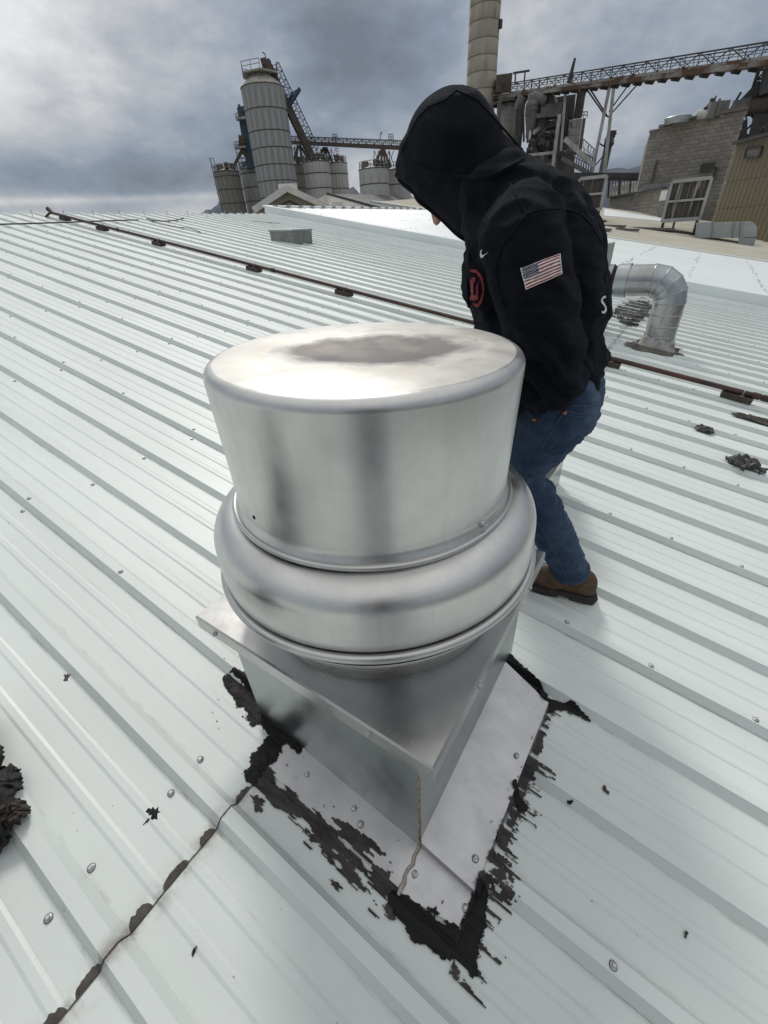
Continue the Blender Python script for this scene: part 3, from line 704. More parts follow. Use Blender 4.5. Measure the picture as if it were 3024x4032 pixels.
# ------------------------------------------------------------------ small roof items
MT_GALV = alu('old galvanised sheet', (0.42, 0.44, 0.44), 0.42, 0.6, (0.30, 0.31, 0.31), (1, 1, .3), 20)
MT_GALVD = nmat('dull grey sheet', (0.24, 0.25, 0.24), (0.17, 0.18, 0.175), rough=0.55, metal=0.3, sc=6, c3=(0.13, 0.13, 0.125), sc3=3, st3=(1, 1, .3))
VENT = empty('vent_box', tuple(uvw(-7.68, 8.02, 0.03)), (0, SL * 0.25, .03)); tag(VENT, 'grey sheet metal vent box standing on the white roof near the ridge', 'vent box')
mb = MB(); mb.add([(-.32, -.31, -.16), (.32, -.31, -.16), (.32, .31, -.16), (-.32, .31, -.16), (-.33, -.32, .19), (.33, -.32, .19), (.33, .32, .19), (-.33, .32, .19)], [(0, 1, 5, 4), (1, 2, 6, 5), (2, 3, 7, 6), (3, 0, 4, 7)])
mb.build('box_wall', MT_GALVD, VENT)
mb = MB(); mb.box((0, 0, .20), (.69, .67, .035)); bevel(mb.build('lid', MT_GALV, VENT), .006)
MT_BLACKC = nmat('black cable', (0.03, 0.03, 0.032), rough=0.6)
def roof_line(name, pts, r, mat, label, cat, w=0.045, n=8):
    P = [uvw(*ruv(x, y, w), w) for x, y in pts]
    mb = MB(); mb.tube(P, r, n); return tag(mb.build(name, mat), label, cat)
roof_line('conduit', [(-30, 485), (60, 483), (150, 480), (225, 477), (299, 475)], 0.012, MT_BLACKC, 'thin dark conduit along the ridge at the left edge of the photo', 'conduit', .06)
roof_line('loose_cable', [(317, 472), (330, 476), (355, 478), (380, 476), (397, 471)], 0.012, MT_BLACKC, 'short curved black cable lying near the ridge', 'cable', .045)
roof_line('loose_wire', [(328, 477), (345, 484), (372, 489), (410, 493), (433, 501)], 0.007, MT_BLACKC, 'thin wire trailing down the roof below the curved cable', 'wire', .04)
roof_line('loose_wire', [(545, 477), (570, 480), (603, 483)], 0.006, MT_BLACKC, 'short wire lying left of the grey vent box', 'wire', .04)
MT_CLIPS = nmat('ridge clip metal', (0.45, 0.46, 0.46), rough=0.5, metal=0.6)
for i in range(12):
    u, v = RIDGE + 0.55, 4.1 + i * 0.3048 * 2
    v = RV0 + RS * round((v - RV0) / RS) + .016
    mb = MB(); mb.tube([uvw(u, v, .03), uvw(u, v, .12)], .007, 6); mb.box(tuple(uvw(u, v, .125)), (.03, .03, .012))
    tag(mb.build('ridge_clip', MT_CLIPS), 'small upright metal clip on the ridge, ' + ('first', 'second', 'third', 'fourth', 'fifth', 'sixth', 'seventh', 'eighth', 'ninth', 'tenth', 'eleventh', 'last')[i] + ' of the row from the left', 'clip', 'clips along the ridge')

# black scraps of torn membrane
MT_SCRAP = nmat('torn black membrane', (0.012, 0.012, 0.012), (0.05, 0.05, 0.052), rough=0.5, sc=18, bump=.3, bsc=40)
def scrap(px, py, lu, lv, h, seed, label, fold=1.5, mat=None):
    u0, v0 = ruv(px, py, 0.02); nx, ny = 26, 18; vs = []; keep = []
    for i in range(nx + 1):
        for j in range(ny + 1):
            a, b_ = i / nx * 2 - 1, j / ny * 2 - 1
            e = 0.24 * noise.noise(Vector((a * 1.6, b_ * 1.6, seed))) + .09 * noise.noise(Vector((a * 5, b_ * 5, seed + 4)))
            z = h * (0.35 + 1.5 * abs(noise.noise(Vector((a * fold + b_ * .8, b_ * fold * 1.2, seed + 7)))) + 0.16 * noise.noise(Vector((a * 7, b_ * 9, seed)))) * (1.1 - 0.5 * (a * a + b_ * b_))
            u, v = u0 + a * lu * (1 + e), v0 + b_ * lv * (1 + e)
            vs.append(tuple(uvw(u, v, max(rib_w(v) + .006, rib_w(v) * .5 + .008 + z)))); keep.append(abs(a) ** 2.2 + abs(b_) ** 2.2 + 3.2 * e < 0.95)
    fs = []
    for i in range(nx):
        for j in range(ny):
            q_ = (i * (ny + 1) + j, (i + 1) * (ny + 1) + j, (i + 1) * (ny + 1) + j + 1, i * (ny + 1) + j + 1)
            if all(keep[t] for t in q_): fs.append(q_)
    me = bpy.data.meshes.new('membrane_scrap'); me.from_pydata(vs, [], fs); me.polygons.foreach_set('use_smooth', [True] * len(fs)); me.update()
    o = link('membrane_scrap', me, mat or MT_SCRAP); md = o.modifiers.new('thick', 'SOLIDIFY'); md.thickness = 0.004
    return tag(o, label, 'roof scrap', 'torn scraps lying on the roof')
scrap(1607, 1008, 0.135, 0.115, 0.085, 3.3, 'largest crumpled black membrane scrap at the right edge of the photo')
scrap(1522, 928, 0.075, 0.055, 0.03, 8.1, 'small black membrane scrap right of the man and below the pipe')
scrap(1635, 907, 0.20, 0.05, 0.02, 5.7, 'flat dark strip of membrane on a rib between pipe and largest scrap', mat=nmat('mossy membrane', (0.04, 0.038, 0.03), (0.09, 0.085, 0.07), rough=.9, sc=30))

# round duct: riser, elbow, horizontal run and green fan housing behind the man
MT_DUCT = alu('spiral duct', (0.40, 0.405, 0.41), 0.20, 0.34, (0.24, 0.245, 0.25), (1, 1, .3), 25)
MT_DUCT2 = alu('spangled galvanised elbow', (0.40, 0.425, 0.44), 0.24, 0.40, (0.17, 0.185, 0.195), (1, 1, 1), 30)
MT_GREEN = nmat('pale green machine paint', (0.30, 0.36, 0.32), (0.22, 0.27, 0.24), rough=0.5, sc=5, c3=(0.12, 0.13, 0.11), sc3=7, lo3=.66, hi3=.74)
DY = 6.45
def dp(x, y): return Vector(on_y(x, y, DY))
b0 = dp(1414, 748); t0 = dp(1443, 640); el = dp(1438, 612); h0 = dp(1412, 600); h1 = dp(1345, 597)
DR = 0.168
DUCT = empty('round_duct', tuple(b0)); tag(DUCT, 'round galvanised duct rising from the roof and bending left behind the man', 'duct')
bz = b0.z; ax = b0.x + 0.02
top = 0.60
def L3(x, z): return Vector((ax + x - b0.x, 0, z - bz))
rise = MB(); zt = bz + 0.50
rise.tube([L3(0, bz - .05), L3(0, zt)], DR, 32, False); rise.build('riser', MT_DUCT, DUCT)
for k_ in range(4):
    z = bz + 0.12 + k_ * 0.125; mb = MB(); mb.lathe([(DR + .001, -.006), (DR + .007, 0), (DR + .001, .006)], 32, tuple(L3(0, z))); mb.build('spiral_seam', MT_DUCT, DUCT)
# gored elbow: 4 flat gores
gr = []; Rb = 0.235; cxx = -Rb
for k_ in range(5):
    a = k_ / 4 * math.pi / 2; gr.append((L3(cxx + Rb * math.cos(a), zt + Rb * math.sin(a)), Vector((-math.sin(a), 0, math.cos(a)))))
for k_ in range(4):
    mb = MB(); vs = []
    for c_, t_ in (gr[k_], gr[k_ + 1]):
        sx_ = Vector((0, 1, 0)); up_ = t_.cross(sx_)
        for q_ in range(32): aa = q_ * 2 * math.pi / 32; vs.append(c_ + sx_ * (DR * 1.03 * math.cos(aa)) + up_ * (DR * 1.03 * math.sin(aa)))
    mb.add(vs, [(q_, (q_ + 1) % 32, 32 + (q_ + 1) % 32, 32 + q_) for q_ in range(32)], 0, True); mb.tube([v_ for v_ in vs[32:]] + [vs[32]], .006, 5, False); mb.build('elbow_gore', MT_DUCT2, DUCT)
hx = cxx; hz = zt + Rb
mb = MB(); mb.tube([L3(hx, hz), L3(hx - .26, hz)], DR * 1.0, 32, False); mb.build('horizontal_run', MT_DUCT, DUCT)
mb = MB(); mb.tube([L3(hx - .26, hz), L3(hx - .40, hz)], [DR * 1.10, DR * 1.06], 32, False); mb.build('collar', MT_DUCT2, DUCT)
mb = MB(); mb.tube([L3(hx - .40, hz), L3(hx - .445, hz)], DR * .97, 32, False); mb.build('flexible_sleeve', nmat('black flexible sleeve', (.01, .01, .01), rough=.7), DUCT)
mb = MB(); mb.tube([L3(hx - .445, hz), L3(hx - .55, hz)], DR * 1.06, 32, False); mb.build('inlet_ring', MT_DUCT2, DUCT)
mb = MB(); n = 40; vs = []
for i_, (r_, h_) in enumerate(((DR + .055, .0), (DR + .03, .045), (DR + .018, .11), (DR + .004, .135))):
    for k_ in range(n):
        a = k_ * 2 * math.pi / n; rr = r_ * (1 + (.10 if i_ == 0 else .03) * noise.noise(Vector((math.cos(a) * 3, math.sin(a) * 3, i_)))); hh = h_ * (1 + .3 * noise.noise(Vector((math.cos(a) * 4, math.sin(a) * 4, 9 + i_))))
        vs.append((ax - b0.x + rr * math.cos(a), rr * math.sin(a) * 1.0, hh - .02 - rr * math.cos(a) * math.tan(SL)))
mb.add(vs, [(i_ * n + k_, i_ * n + (k_ + 1) % n, (i_ + 1) * n + (k_ + 1) % n, (i_ + 1) * n + k_) for i_ in range(3) for k_ in range(n)], 0, True)
mb.build('base_flashing', nmat('dirty mastic', (0.46, 0.45, 0.43), (0.30, 0.29, 0.27), rough=.8, sc=12, c3=(.08, .07, .06), sc3=7, lo3=.58, hi3=.7, bump=.5, bsc=30), DUCT)
HOUS = empty('fan_housing', tuple(Vector((ax + hx - .69, DY, bz + .05)))); tag(HOUS, 'pale green blower housing joined to the round duct behind the man', 'fan housing')
hzl = hz - bz - .05
mb = MB(); mb.lathe([(.46, -.10), (.47, 0), (.46, .10)], 32); 
mb = MB(); mb.box((0, 0, hzl + .02), (.24, .50, .70)); bevel(mb.build('housing_box', MT_GREEN, HOUS), .012)
mb = MB(); mb.box((.135, 0, hzl + .02), (.03, .56, .76)); bevel(mb.build('side_plate', MT_GREEN, HOUS), .008)
for k_ in range(8):
    a = k_ * math.pi / 4; mb = MB(); mb.lathe([(.012, 0), (.012, .015), (.0001, .016)], 8)
    o = mb.build('bolt', MT_SCREW, HOUS); o.location = (.15,   .21 * math.cos(a), hzl + .21 * math.sin(a)); o.rotation_euler = (0, math.pi / 2, 0)
mb = MB(); mb.box((0, 0, -.02), (.5, .75, .06)); mb.box((-.0, -.3, -.11), (.08, .08, .16)); mb.box((0, .3, -.11), (.08, .08, .16)); mb.build('skid', MT_WOOD, HOUS)
def draped(name, u0, u1, v0, v1, cs, fn, mat, label, cat):
    U, V = np.meshgrid(np.arange(u0, u1, cs), np.arange(v0, v1, cs), indexing='ij'); m_ = fn(U, V); vs = []; fs = []; ids = {}
    def vid(i, j):
        if (i, j) not in ids: ids[(i, j)] = len(vs); vs.append(tuple(uvw(U[i, j], V[i, j], rib_w(V[i, j]) + .006 + .003 * random.random())))
        return ids[(i, j)]
    for i, j in zip(*np.nonzero(m_[:-1, :-1])): fs.append((vid(i, j), vid(i + 1, j), vid(i + 1, j + 1), vid(i, j + 1)))
    me = bpy.data.meshes.new(name); me.from_pydata(vs, [], fs); me.update(); return tag(link(name, me, mat), label, cat)
draped('tar_patch', -.95, .1, 6.9, 10.2, .017, lambda U, V: ((np.abs(U + .50) / .27) ** 2 + (np.abs(V - 8.45) / 1.25) ** 2 + 1.1 * (fbm(U * 5, V * 5, 3) - .5) + 1.6 * (fbm(U * 4, V * 26, 7, 3) - .5) < .85), nmat('worn tar', (.035, .035, .034), (.10, .10, .097), rough=.85, sc=9, stretch=(1, .25, 1), lo=.45, hi=.6), 'broad dark patch of worn tar on the roof left of the round duct', 'tar patch')
draped('tar_patch', -.75, .75, 5.75, 7.0, .014, lambda U, V: ((np.abs(U - .0) / .42) ** 2 + (np.abs(V - 6.33) / .26) ** 2 + 1.6 * (fbm(U * 7, V * 9, 13) - .5) < .8), nmat('dirt patch', (.07, .065, .058), (.20, .19, .17), rough=.9, sc=9), 'dark dirty patch on the roof around the foot of the round duct', 'tar patch')

# second, smaller fan the man is working on (mostly hidden)
F2 = empty('small_exhaust_fan', (-.365, 2.18, .05)); tag(F2, 'silver drum-shaped exhaust fan just behind the knee of the man', 'exhaust fan')
mb = MB(); mb.lathe([(.26, .30), (.275, .31), (.28, .34), (.275, .40), (.26, .45), (.22, .475)], 64); mb.build('wind_band', MT_ALU, F2)
mb = MB(); mb.lathe([(.235, .478), (.228, .485), (.228, .60), (.205, .625), (.0001, .63)], 64); mb.build('motor_cover', MT_ALU, F2)
mb = MB(); mb.lathe([(.20, .245), (.22, .25), (.25, .29)], 48); mb.build('base_bowl', MT_CAP, F2)
mb = MB(); mb.box((0, 0, .11), (.46, .46, .26)); mb.build('curb', MT_CURB, F2)
mb = MB(); mb.box((0, 0, .235), (.52, .52, .03)); mb.build('curb_cap', MT_CAP, F2)

# ------------------------------------------------------------------ bundled work jacket at the left edge
def remeshed(name, parts, voxel, smooth_it=6, disp=None):
    """parts: list of (points, radii) chains or ('ell', centre, radii, rot); returns a single watertight mesh"""
    mb = MB()
    for p in parts:
        if p[0] == 'ell':
            _, c_, r_, R_ = p; bm = bmesh.new(); bmesh.ops.create_uvsphere(bm, u_segments=28, v_segments=18, radius=1)
            vs = [Vector(c_) + (R_ @ Vector((v_.co.x * r_[0], v_.co.y * r_[1], v_.co.z * r_[2]))) for v_ in bm.verts]
            fs = [[v_.index for v_ in f_.verts] for f_ in bm.faces]; mb.add(vs, fs); bm.free()
        else:
            pts, rs = p; pts = [Vector(q_) for q_ in pts]
            for (a_, ra), (b_, rb) in zip(zip(pts[:-1], rs[:-1]), zip(pts[1:], rs[1:])):
                L_ = (b_ - a_).length; k_ = max(2, int(L_ / (min(ra, rb) * .45)) + 1)
                for i_ in range(k_ + 1):
                    t_ = i_ / k_; c_ = a_.lerp(b_, t_); r_ = ra + (rb - ra) * t_
                    bm = bmesh.new(); bmesh.ops.create_icosphere(bm, subdivisions=3, radius=r_)
                    mb.add([c_ + v_.co for v_ in bm.verts], [[v_.index for v_ in f_.verts] for f_ in bm.faces]); bm.free()
    me = mb.mesh(name); o = bpy.data.objects.new(name, me); C.objects.link(o)
    r = o.modifiers.new('r', 'REMESH'); r.mode = 'VOXEL'; r.voxel_size = voxel
    sm = o.modifiers.new('s', 'SMOOTH'); sm.iterations = smooth_it; sm.factor = .5
    dg = bpy.context.evaluated_depsgraph_get(); out = bpy.data.meshes.new_from_object(o.evaluated_get(dg))
    bpy.data.objects.remove(o); bpy.data.meshes.remove(me); out.name = name
    n = len(out.vertices); co = np.empty(n * 3); out.vertices.foreach_get('co', co); co = co.reshape(-1, 3)
    if disp:
        no = np.empty(n * 3); out.vertices.foreach_get('normal', no); no = no.reshape(-1, 3)
        dd = np.array([disp(Vector(c_), Vector(n_)) for c_, n_ in zip(co, no)])
        co = co + no * dd[:, None]; out.vertices.foreach_set('co', co.ravel())
    out.polygons.foreach_set('use_smooth', [True] * len(out.polygons)); out.update()
    return out
I3 = Matrix.Identity(3)
MT_JACKET = nmat('charcoal work cloth', (0.022, 0.021, 0.022), (0.034, 0.031, 0.030), rough=0.9, sc=14, bump=.4, bsc=220, c3=(.010, .010, .011), sc3=5)
MT_BROWN = nmat('brown lining', (0.060, 0.047, 0.038), (0.030, 0.025, 0.020), rough=.9, sc=25, bump=.4, bsc=200)
def fold_disp(c_, n_):
    a = noise.noise(Vector((c_.x * 7, c_.y * 12, c_.z * 8))); b_ = 1 - 2 * abs(noise.noise(Vector((c_.x * 13 + 3, c_.y * 19, c_.z * 15)))); d_ = 1 - 2 * abs(noise.noise(Vector((c_.x * 30 + 3, c_.y * 22, c_.z * 30))))
    return 0.015 * a + .014 * b_ + .006 * d_ - .006
JK = empty('jacket', tuple(uvw(-1.03, -.22, .03))); tag(JK, 'crumpled dark work jacket lying on the roof, cut by the left edge', 'jacket')
jl = lambda u, v, w: uvw(u + .07, v - .03, w) - Vector(JK.location)
def cloth(name, u0, v0, lu, lv, h, seed, mat, parent, rot=0.0, fq=2.2):
    nx, ny = 84, 60; vs = []; keep = []
    for i in range(nx + 1):
        for j in range(ny + 1):
            a, b_ = i / nx * 2 - 1, j / ny * 2 - 1
            e = 0.16 * noise.noise(Vector((a * 2.0, b_ * 2.0, seed))) + .07 * noise.noise(Vector((a * 7, b_ * 7, seed + 4)))
            wx, wy = a + .35 * noise.noise(Vector((a * 1.3, b_ * 1.3, seed + 20))), b_ + .35 * noise.noise(Vector((a * 1.3, b_ * 1.3, seed + 30)))
            r1 = 1 - 2 * abs(noise.noise(Vector((wx * fq + wy * 1.2, wy * fq * 1.4, seed + 7)))); r2 = 1 - 2 * abs(noise.noise(Vector((wx * fq * 2.3, wy * fq * 2.6 - wx * 2, seed + 11))))
            env = max(0.0, 1 - (a * a + b_ * b_) * .72); z = h * env * (0.55 + .55 * r1 + .22 * r2) + .006 * r2
            ca, sa = math.cos(rot), math.sin(rot); x_, y_ = a * lu * (1 + e), b_ * lv * (1 + e); u, v = u0 + x_ * ca - y_ * sa + .02 * r2, v0 + x_ * sa + y_ * ca
            vs.append(tuple(uvw(u, v, max(rib_w(v) + .009, rib_w(v) + .012 + z)) - Vector(parent.location))); keep.append(abs(a) ** 2.4 + abs(b_) ** 2.4 + 2.6 * e < 0.93)
    fs = []
    for i in range(nx):
        for j in range(ny):
            q_ = (i * (ny + 1) + j, (i + 1) * (ny + 1) + j, (i + 1) * (ny + 1) + j + 1, i * (ny + 1) + j + 1)
            if all(keep[t_] for t_ in q_): fs.append(q_)
    me = bpy.data.meshes.new(name); me.from_pydata(vs, [], fs); me.polygons.foreach_set('use_smooth', [True] * len(fs)); me.update()
    o = link(name, me, mat, parent); md = o.modifiers.new('thick', 'SOLIDIFY'); md.thickness = 0.004; return o
cloth('jacket_cloth', -1.03, -.335, .30, .17, .13, 2.2, MT_JACKET, JK, -.55)
cloth('sleeve', -.92, -.215, .115, .055, .06, 6.4, MT_JACKET, JK, -.5, 1.6)
cloth('lining', -.885, -.205, .060, .034, .035, 9.1, MT_BROWN, JK, .4, 1.4)
TB = empty('added_bundle', tuple(uvw(-.92, -.52, .0))); tag(TB, 'tall dark bundle added out of view at the left for the dark band in the fan drum', 'dark bundle')  # unseen bundle, added to mirror a dark band in the drum
me = remeshed('bundle_body', [('ell', Vector((0, 0, .30)), (.17, .13, .36), I3), ('ell', Vector((0, 0, .10)), (.19, .15, .12), I3), ('ell', Vector((0, 0, .60)), (.13, .10, .14), I3)], .014, 4, lambda c_, n_: .012 * noise.noise(c_ * 7)); link('bundle_body', me, MT_JACKET, TB)
mb = MB(); mb.tube([(-.10, -.05, .62), (-.08, -.06, .78), (.08, -.06, .80), (.10, -.05, .62)], .014, 8); mb.build('handle', MT_BROWN, TB)
mb = MB(); mb.box((.02, -.135, .28), (.22, .05, .24)); bevel(mb.build('side_pocket', MT_JACKET, TB), .02)
# ------------------------------------------------------------------ people
MT_HOOD = nmat('black fleece', (0.0030, 0.0038, 0.0062), (0.0055, 0.0066, 0.0098), rough=0.95, sc=10, bump=.7, bsc=260, spec=.12)
for m_ in (MT_HOOD,):
    b = m_.node_tree.nodes['Principled BSDF']; b.inputs['Sheen Weight'].default_value = 0.05; b.inputs['Sheen Roughness'].default_value = .6; b.inputs['Sheen Tint'].default_value = (.55, .62, .8, 1)
MT_JEANS = nmat('blue denim', (0.026, 0.046, 0.088), (0.055, 0.086, 0.145), rough=0.85, sc=9, bump=.35, bsc=420, c3=(0.135, 0.175, 0.24), sc3=5.5, lo3=.50, hi3=.78, spec=.2)
MT_STITCH = nmat('pale denim seam', (0.060, 0.085, 0.14), (0.025, 0.04, 0.08), rough=.9, sc=120)
MT_SKIN = nmat('skin', (0.42, 0.22, 0.16), (0.36, 0.17, 0.12), rough=.5, sc=20)
MT_LEATHER = nmat('brown boot leather', (0.10, 0.055, 0.024), (0.055, 0.030, 0.014), rough=.7, sc=22, bump=.3, bsc=90, c3=(.14, .09, .05), sc3=7)
MT_SOLE = nmat('rubber boot sole', (0.018, 0.016, 0.015), (0.035, 0.03, 0.026), rough=.75, sc=30)
MT_COPPER = nmat('copper rivet', (0.45, 0.20, 0.11), rough=.4, metal=.8)
def Y_(x, y, Y): return Vector(on_y(x, y, Y))
MAN = empty('person', tuple(uvw(0.08, 1.5, 0))); MO = Vector(MAN.location)
tag(MAN, 'person in black hoodie and blue jeans bending over behind the large exhaust fan', 'person')
loc = lambda v: Vector(v) - MO
YS = 1.50
def wrinkle(amp, fx, fy, fz, sd=0.0, ridge=0.5):
    def fn(c_, n_):
        p = Vector((c_.x * fx + .35 * c_.z * fx, c_.y * fy, c_.z * fz + sd))
        a = noise.noise(p); r = 1 - abs(noise.noise(p * 1.9 + Vector((5, 2, 1)))) * 2
        return amp * (a * (1 - ridge) + ridge * (r - .45))
    return fn
# --- body under the clothes: head with face, neck, trunk, arms and hands
nose = Y_(931, 472, YS)
HC = Y_(985, 360, YS); hu = (Y_(960, 250, YS) - HC).normalized()      # up axis of the tilted head
hf = Vector((-hu.z, 0, hu.x)); hf = hf if hf.x < 0 else -hf          # facing direction, down to the left
if hf.z > 0: hf = Vector((hf.x, 0, -hf.z)).normalized()
face_dir = (nose - HC).normalized(); side = Vector((0, 1, 0)); top_dir = side.cross(face_dir)
if top_dir.z < 0: top_dir = -top_dir
HR = (nose - HC).length
def hd(f_, t_, s_): return loc(HC + face_dir * f_ + top_dir * t_ + side * s_)
Rh = Matrix((face_dir, side, top_dir)).transposed()
k = HR - .022
parts = [('ell', hd(k - .098, .03, 0), (.098, .076, .105), Rh), ('ell', hd(k - .075, -.045, 0), (.070, .060, .075), Rh), ('ell', hd(k - .045, -.095, 0), (.038, .040, .028), Rh),
         ([hd(k - .012, .022, 0), hd(k + .010, -.012, 0), hd(k + .016, -.022, 0)], [.010, .0125, .0135]), ([hd(k + .004, -.026, -.011), hd(k + .004, -.026, .011)], [.009, .009]),
         ([hd(k - .006, .040, -.045), hd(k + .000, .042, 0), hd(k - .006, .040, .045)], [.010, .012, .010]),
         ([hd(k - .005, -.055, -.020), hd(k + .001, -.055, 0), hd(k - .005, -.055, .020)], [.007, .0085, .007]), ([hd(k - .006, -.068, -.016), hd(k - .001, -.068, 0), hd(k - .006, -.068, .016)], [.007, .009, .007])]
for s_ in (-1, 1):
    parts.append(('ell', hd(k - .115, 0, s_ * .078), (.018, .010, .032), Rh))
NK = Y_(1095, 420, YS)
parts += [([hd(k - .12, -.04, 0), loc(NK + Vector((0, 0, -.02)))], [.058, .056]), ([loc(NK + Vector((.01, 0, -.03))), loc(Vector((-.17, YS, 1.18))), loc(Vector((-.06, YS, .90)))], [.06, .12, .12])]
SHn, ELn, WRn = Vector((-.185, 1.315, 1.330)), Vector((-.028, 1.27, .990)), Vector((-.27, 1.28, .875))
SHf, ELf, WRf = Vector((-.245, 1.665, 1.32)), Vector((-.22, 1.70, 1.02)), Vector((-.36, 1.62, .86))
def hand(wr, d, up_, sgn):
    d = d.normalized(); sd = d.cross(up_).normalized(); up_ = sd.cross(d); P = []
    pl = [wr, wr + d * .045, wr + d * .09]
    P.append(([loc(q_ + sd * .018) for q_ in pl], [.022, .021, .017])); P.append(([loc(q_ - sd * .018) for q_ in pl], [.022, .021, .017]))
    for i_, (off, ln) in enumerate(((-.030, .062), (-.010, .075), (.011, .070), (.031, .054))):
        b0_ = wr + d * .092 + sd * off; k1 = b0_ + d * ln * .5 - up_ * .010; k2 = k1 + d * ln * .3 - up_ * .022; k3 = k2 - up_ * .020 + d * .004
        P.append(([loc(b0_ - d * .01), loc(k1), loc(k2), loc(k3)], [.0092, .0086, .0078, .0068]))
    tb = wr + d * .030 + sd * (.036 * sgn); P.append(([loc(tb - sd * .012 * sgn), loc(tb + sd * .020 * sgn + d * .028 - up_ * .010), loc(tb + sd * .020 * sgn + d * .060 - up_ * .022)], [.013, .0105, .0085]))
    return P
for sh, el_, wr, sg in ((SHn, ELn, WRn, 1), (SHf, ELf, WRf, -1)):
    parts.append(([loc(NK + Vector((0.02, 0, -.07))), loc(sh), loc(el_), loc(wr)], [.07, .055, .042, .030])); parts += hand(wr, wr - el_, Vector((0, 0, 1)), sg)
me = remeshed('body', parts, .0062, 2); BODY = link('body', me, MT_SKIN, MAN)
# eyes
for s_ in (-1, 1):
    mb = MB(); bm = bmesh.new(); bmesh.ops.create_uvsphere(bm, u_segments=12, v_segments=8, radius=.012); c_ = hd(k - .010, .018, s_ * .031)
    mb.add([c_ + v_.co for v_ in bm.verts], [[v_.index for v_ in f_.verts] for f_ in bm.faces], 0, True); bm.free(); mb.build('eye', nmat('eye', (.7, .68, .64), rough=.2), BODY)
# --- hoodie: trunk and sleeves
Rt = Matrix.Rotation(math.radians(-26), 3, 'Y')
parts = [('ell', loc((-.215, YS, 1.235)), (.185, .235, .205), Rt), ('ell', loc((-.163, YS, 1.105)), (.195, .205, .20), I3), ('ell', loc((-.120, YS, .985)), (.200, .205, .125), I3), ('ell', loc((-.225, YS, 1.365)), (.13, .19, .085), Rt),
         ([loc((-.10, YS - .06, 1.30)), loc((-.045, YS - .05, 1.12))], [.095, .10]), ([loc((-.10, YS + .06, 1.30)), loc((-.045, YS + .05, 1.12))], [.095, .10])]
parts.append(([loc(Vector((-.19, 1.36, 1.355))), loc(SHn), loc(SHn.lerp(ELn, .5) + Vector((.012, -.01, 0))), loc(ELn + Vector((.005, 0, 0))), loc(ELn.lerp(WRn, .5)), loc(WRn)], [.105, .110, .104, .088, .074, .050]))
parts.append(([loc(Vector((-.23, 1.62, 1.335))), loc(SHf), loc(SHf.lerp(ELf, .5)), loc(ELf), loc(ELf.lerp(WRf, .5)), loc(WRf)], [.105, .105, .092, .082, .070, .048]))
parts.append(([loc((-.27, YS - .09, .895)), loc((.012, YS - .07, .872))], [.095, .083]))
parts.append(([loc((-.27, YS + .08, .905)), loc((.005, YS + .05, .872))], [.095, .080]))
for yy in (-.05, .05):
    parts.append(([loc(Y_(1060, 430, YS) + Vector((0, yy, 0))), loc(Y_(1105, 408, YS) + Vector((0, yy, 0))), loc(Y_(1180, 462, YS) + Vector((0, yy, 0))), loc(Y_(1225, 545, YS) + Vector((0, yy, 0)))], [.080, .080, .095, .10]))
parts.append(([loc(Y_(1055, 465, YS - .04)), loc(Y_(1098, 520, YS - .06))], [.085, .115])); parts.append(([loc(Y_(1050, 480, YS)), loc(Y_(1085, 560, YS))], [.070, .10]))
def hoodie_fold(c_, n_):
    w = c_ + MO
    f1 = wrinkle(.013, 3.2, 5, 9, 1.0, .55)(w, n_); f2 = wrinkle(.009, 8, 8, 15, 4.0, .75)(w, n_)
    # heavier folds at the elbow crook and over the waist
    e = math.exp(-((w - ELn).length / .16) ** 2); f3 = .016 * e * math.sin((w.z * 1.0 + w.x * .9) * 75 + 2 * noise.noise(w * 9))
    q_ = math.exp(-((w.z - .93) / .06) ** 2); f4 = .010 * q_ * math.sin(w.z * 95 + w.x * 14)
    a = math.exp(-((w - Vector((-.26, 1.30, 1.22))).length / .11) ** 2); f5 = .012 * a * math.sin((w.x * .9 + w.z * .35) * 85)
    return f1 + f2 + f3 + f4 + f5
me = remeshed('hoodie', parts, .0085, 5, hoodie_fold); HOODIE = link('hoodie', me, MT_HOOD, MAN)
bvh_h = BVHTree.FromPolygons([tuple(v_.co + MO) for v_ in me.vertices], [tuple(p_.vertices) for p_ in me.polygons])
# --- hood: closed form cut open on the face side
def hs(x, y, r, Y=YS): return (loc(Y_(x, y, Y)), r)
hp = []
hp.append(('ell', loc(Y_(982, 318, YS)), (.152, .128, .126), Matrix.Rotation(math.radians(22), 3, 'Y')))
for (xa, ya, ra), (xb, yb, rb) in (((965, 332, .112), (918, 348, .086)), ((918, 350, .084), (876, 366, .040)), ((1000, 330, .105), (1042, 412, .105)), ((1035, 405, .10), (1022, 462, .072)), ((1010, 350, .105), (1085, 385, .078)), ((940, 385, .080), (1020, 435, .082))):
    hp.append(([loc(Y_(xa, ya, YS)), loc(Y_(xb, yb, YS))], [ra, rb]))
def hood_fold(c_, n_):
    w = c_ + MO
    return .010 * noise.noise(w * 5.5) + .006 * (1 - 2 * abs(noise.noise(Vector((w.x * 7, w.y * 6, w.z * 16))))) - .002
me = remeshed('hood', hp, .0085, 6, hood_fold)
p1, p2 = Y_(850, 368, YS), Y_(1006, 512, YS); ln = (p2 - p1).normalized(); nrm = Vector((0, 1, 0)).cross(ln); nrm = nrm if nrm.x < 0 else -nrm
bm = bmesh.new(); bm.from_mesh(me)
bmesh.ops.bisect_plane(bm, geom=bm.verts[:] + bm.edges[:] + bm.faces[:], plane_co=loc(p1), plane_no=nrm, clear_outer=True)
edge = [e_ for e_ in bm.edges if len(e_.link_faces) == 1]
edge_pts = [v_.co.copy() for e_ in edge for v_ in e_.verts]
bm.to_mesh(me); bm.free(); me.polygons.foreach_set('use_smooth', [True] * len(me.polygons)); me.update()
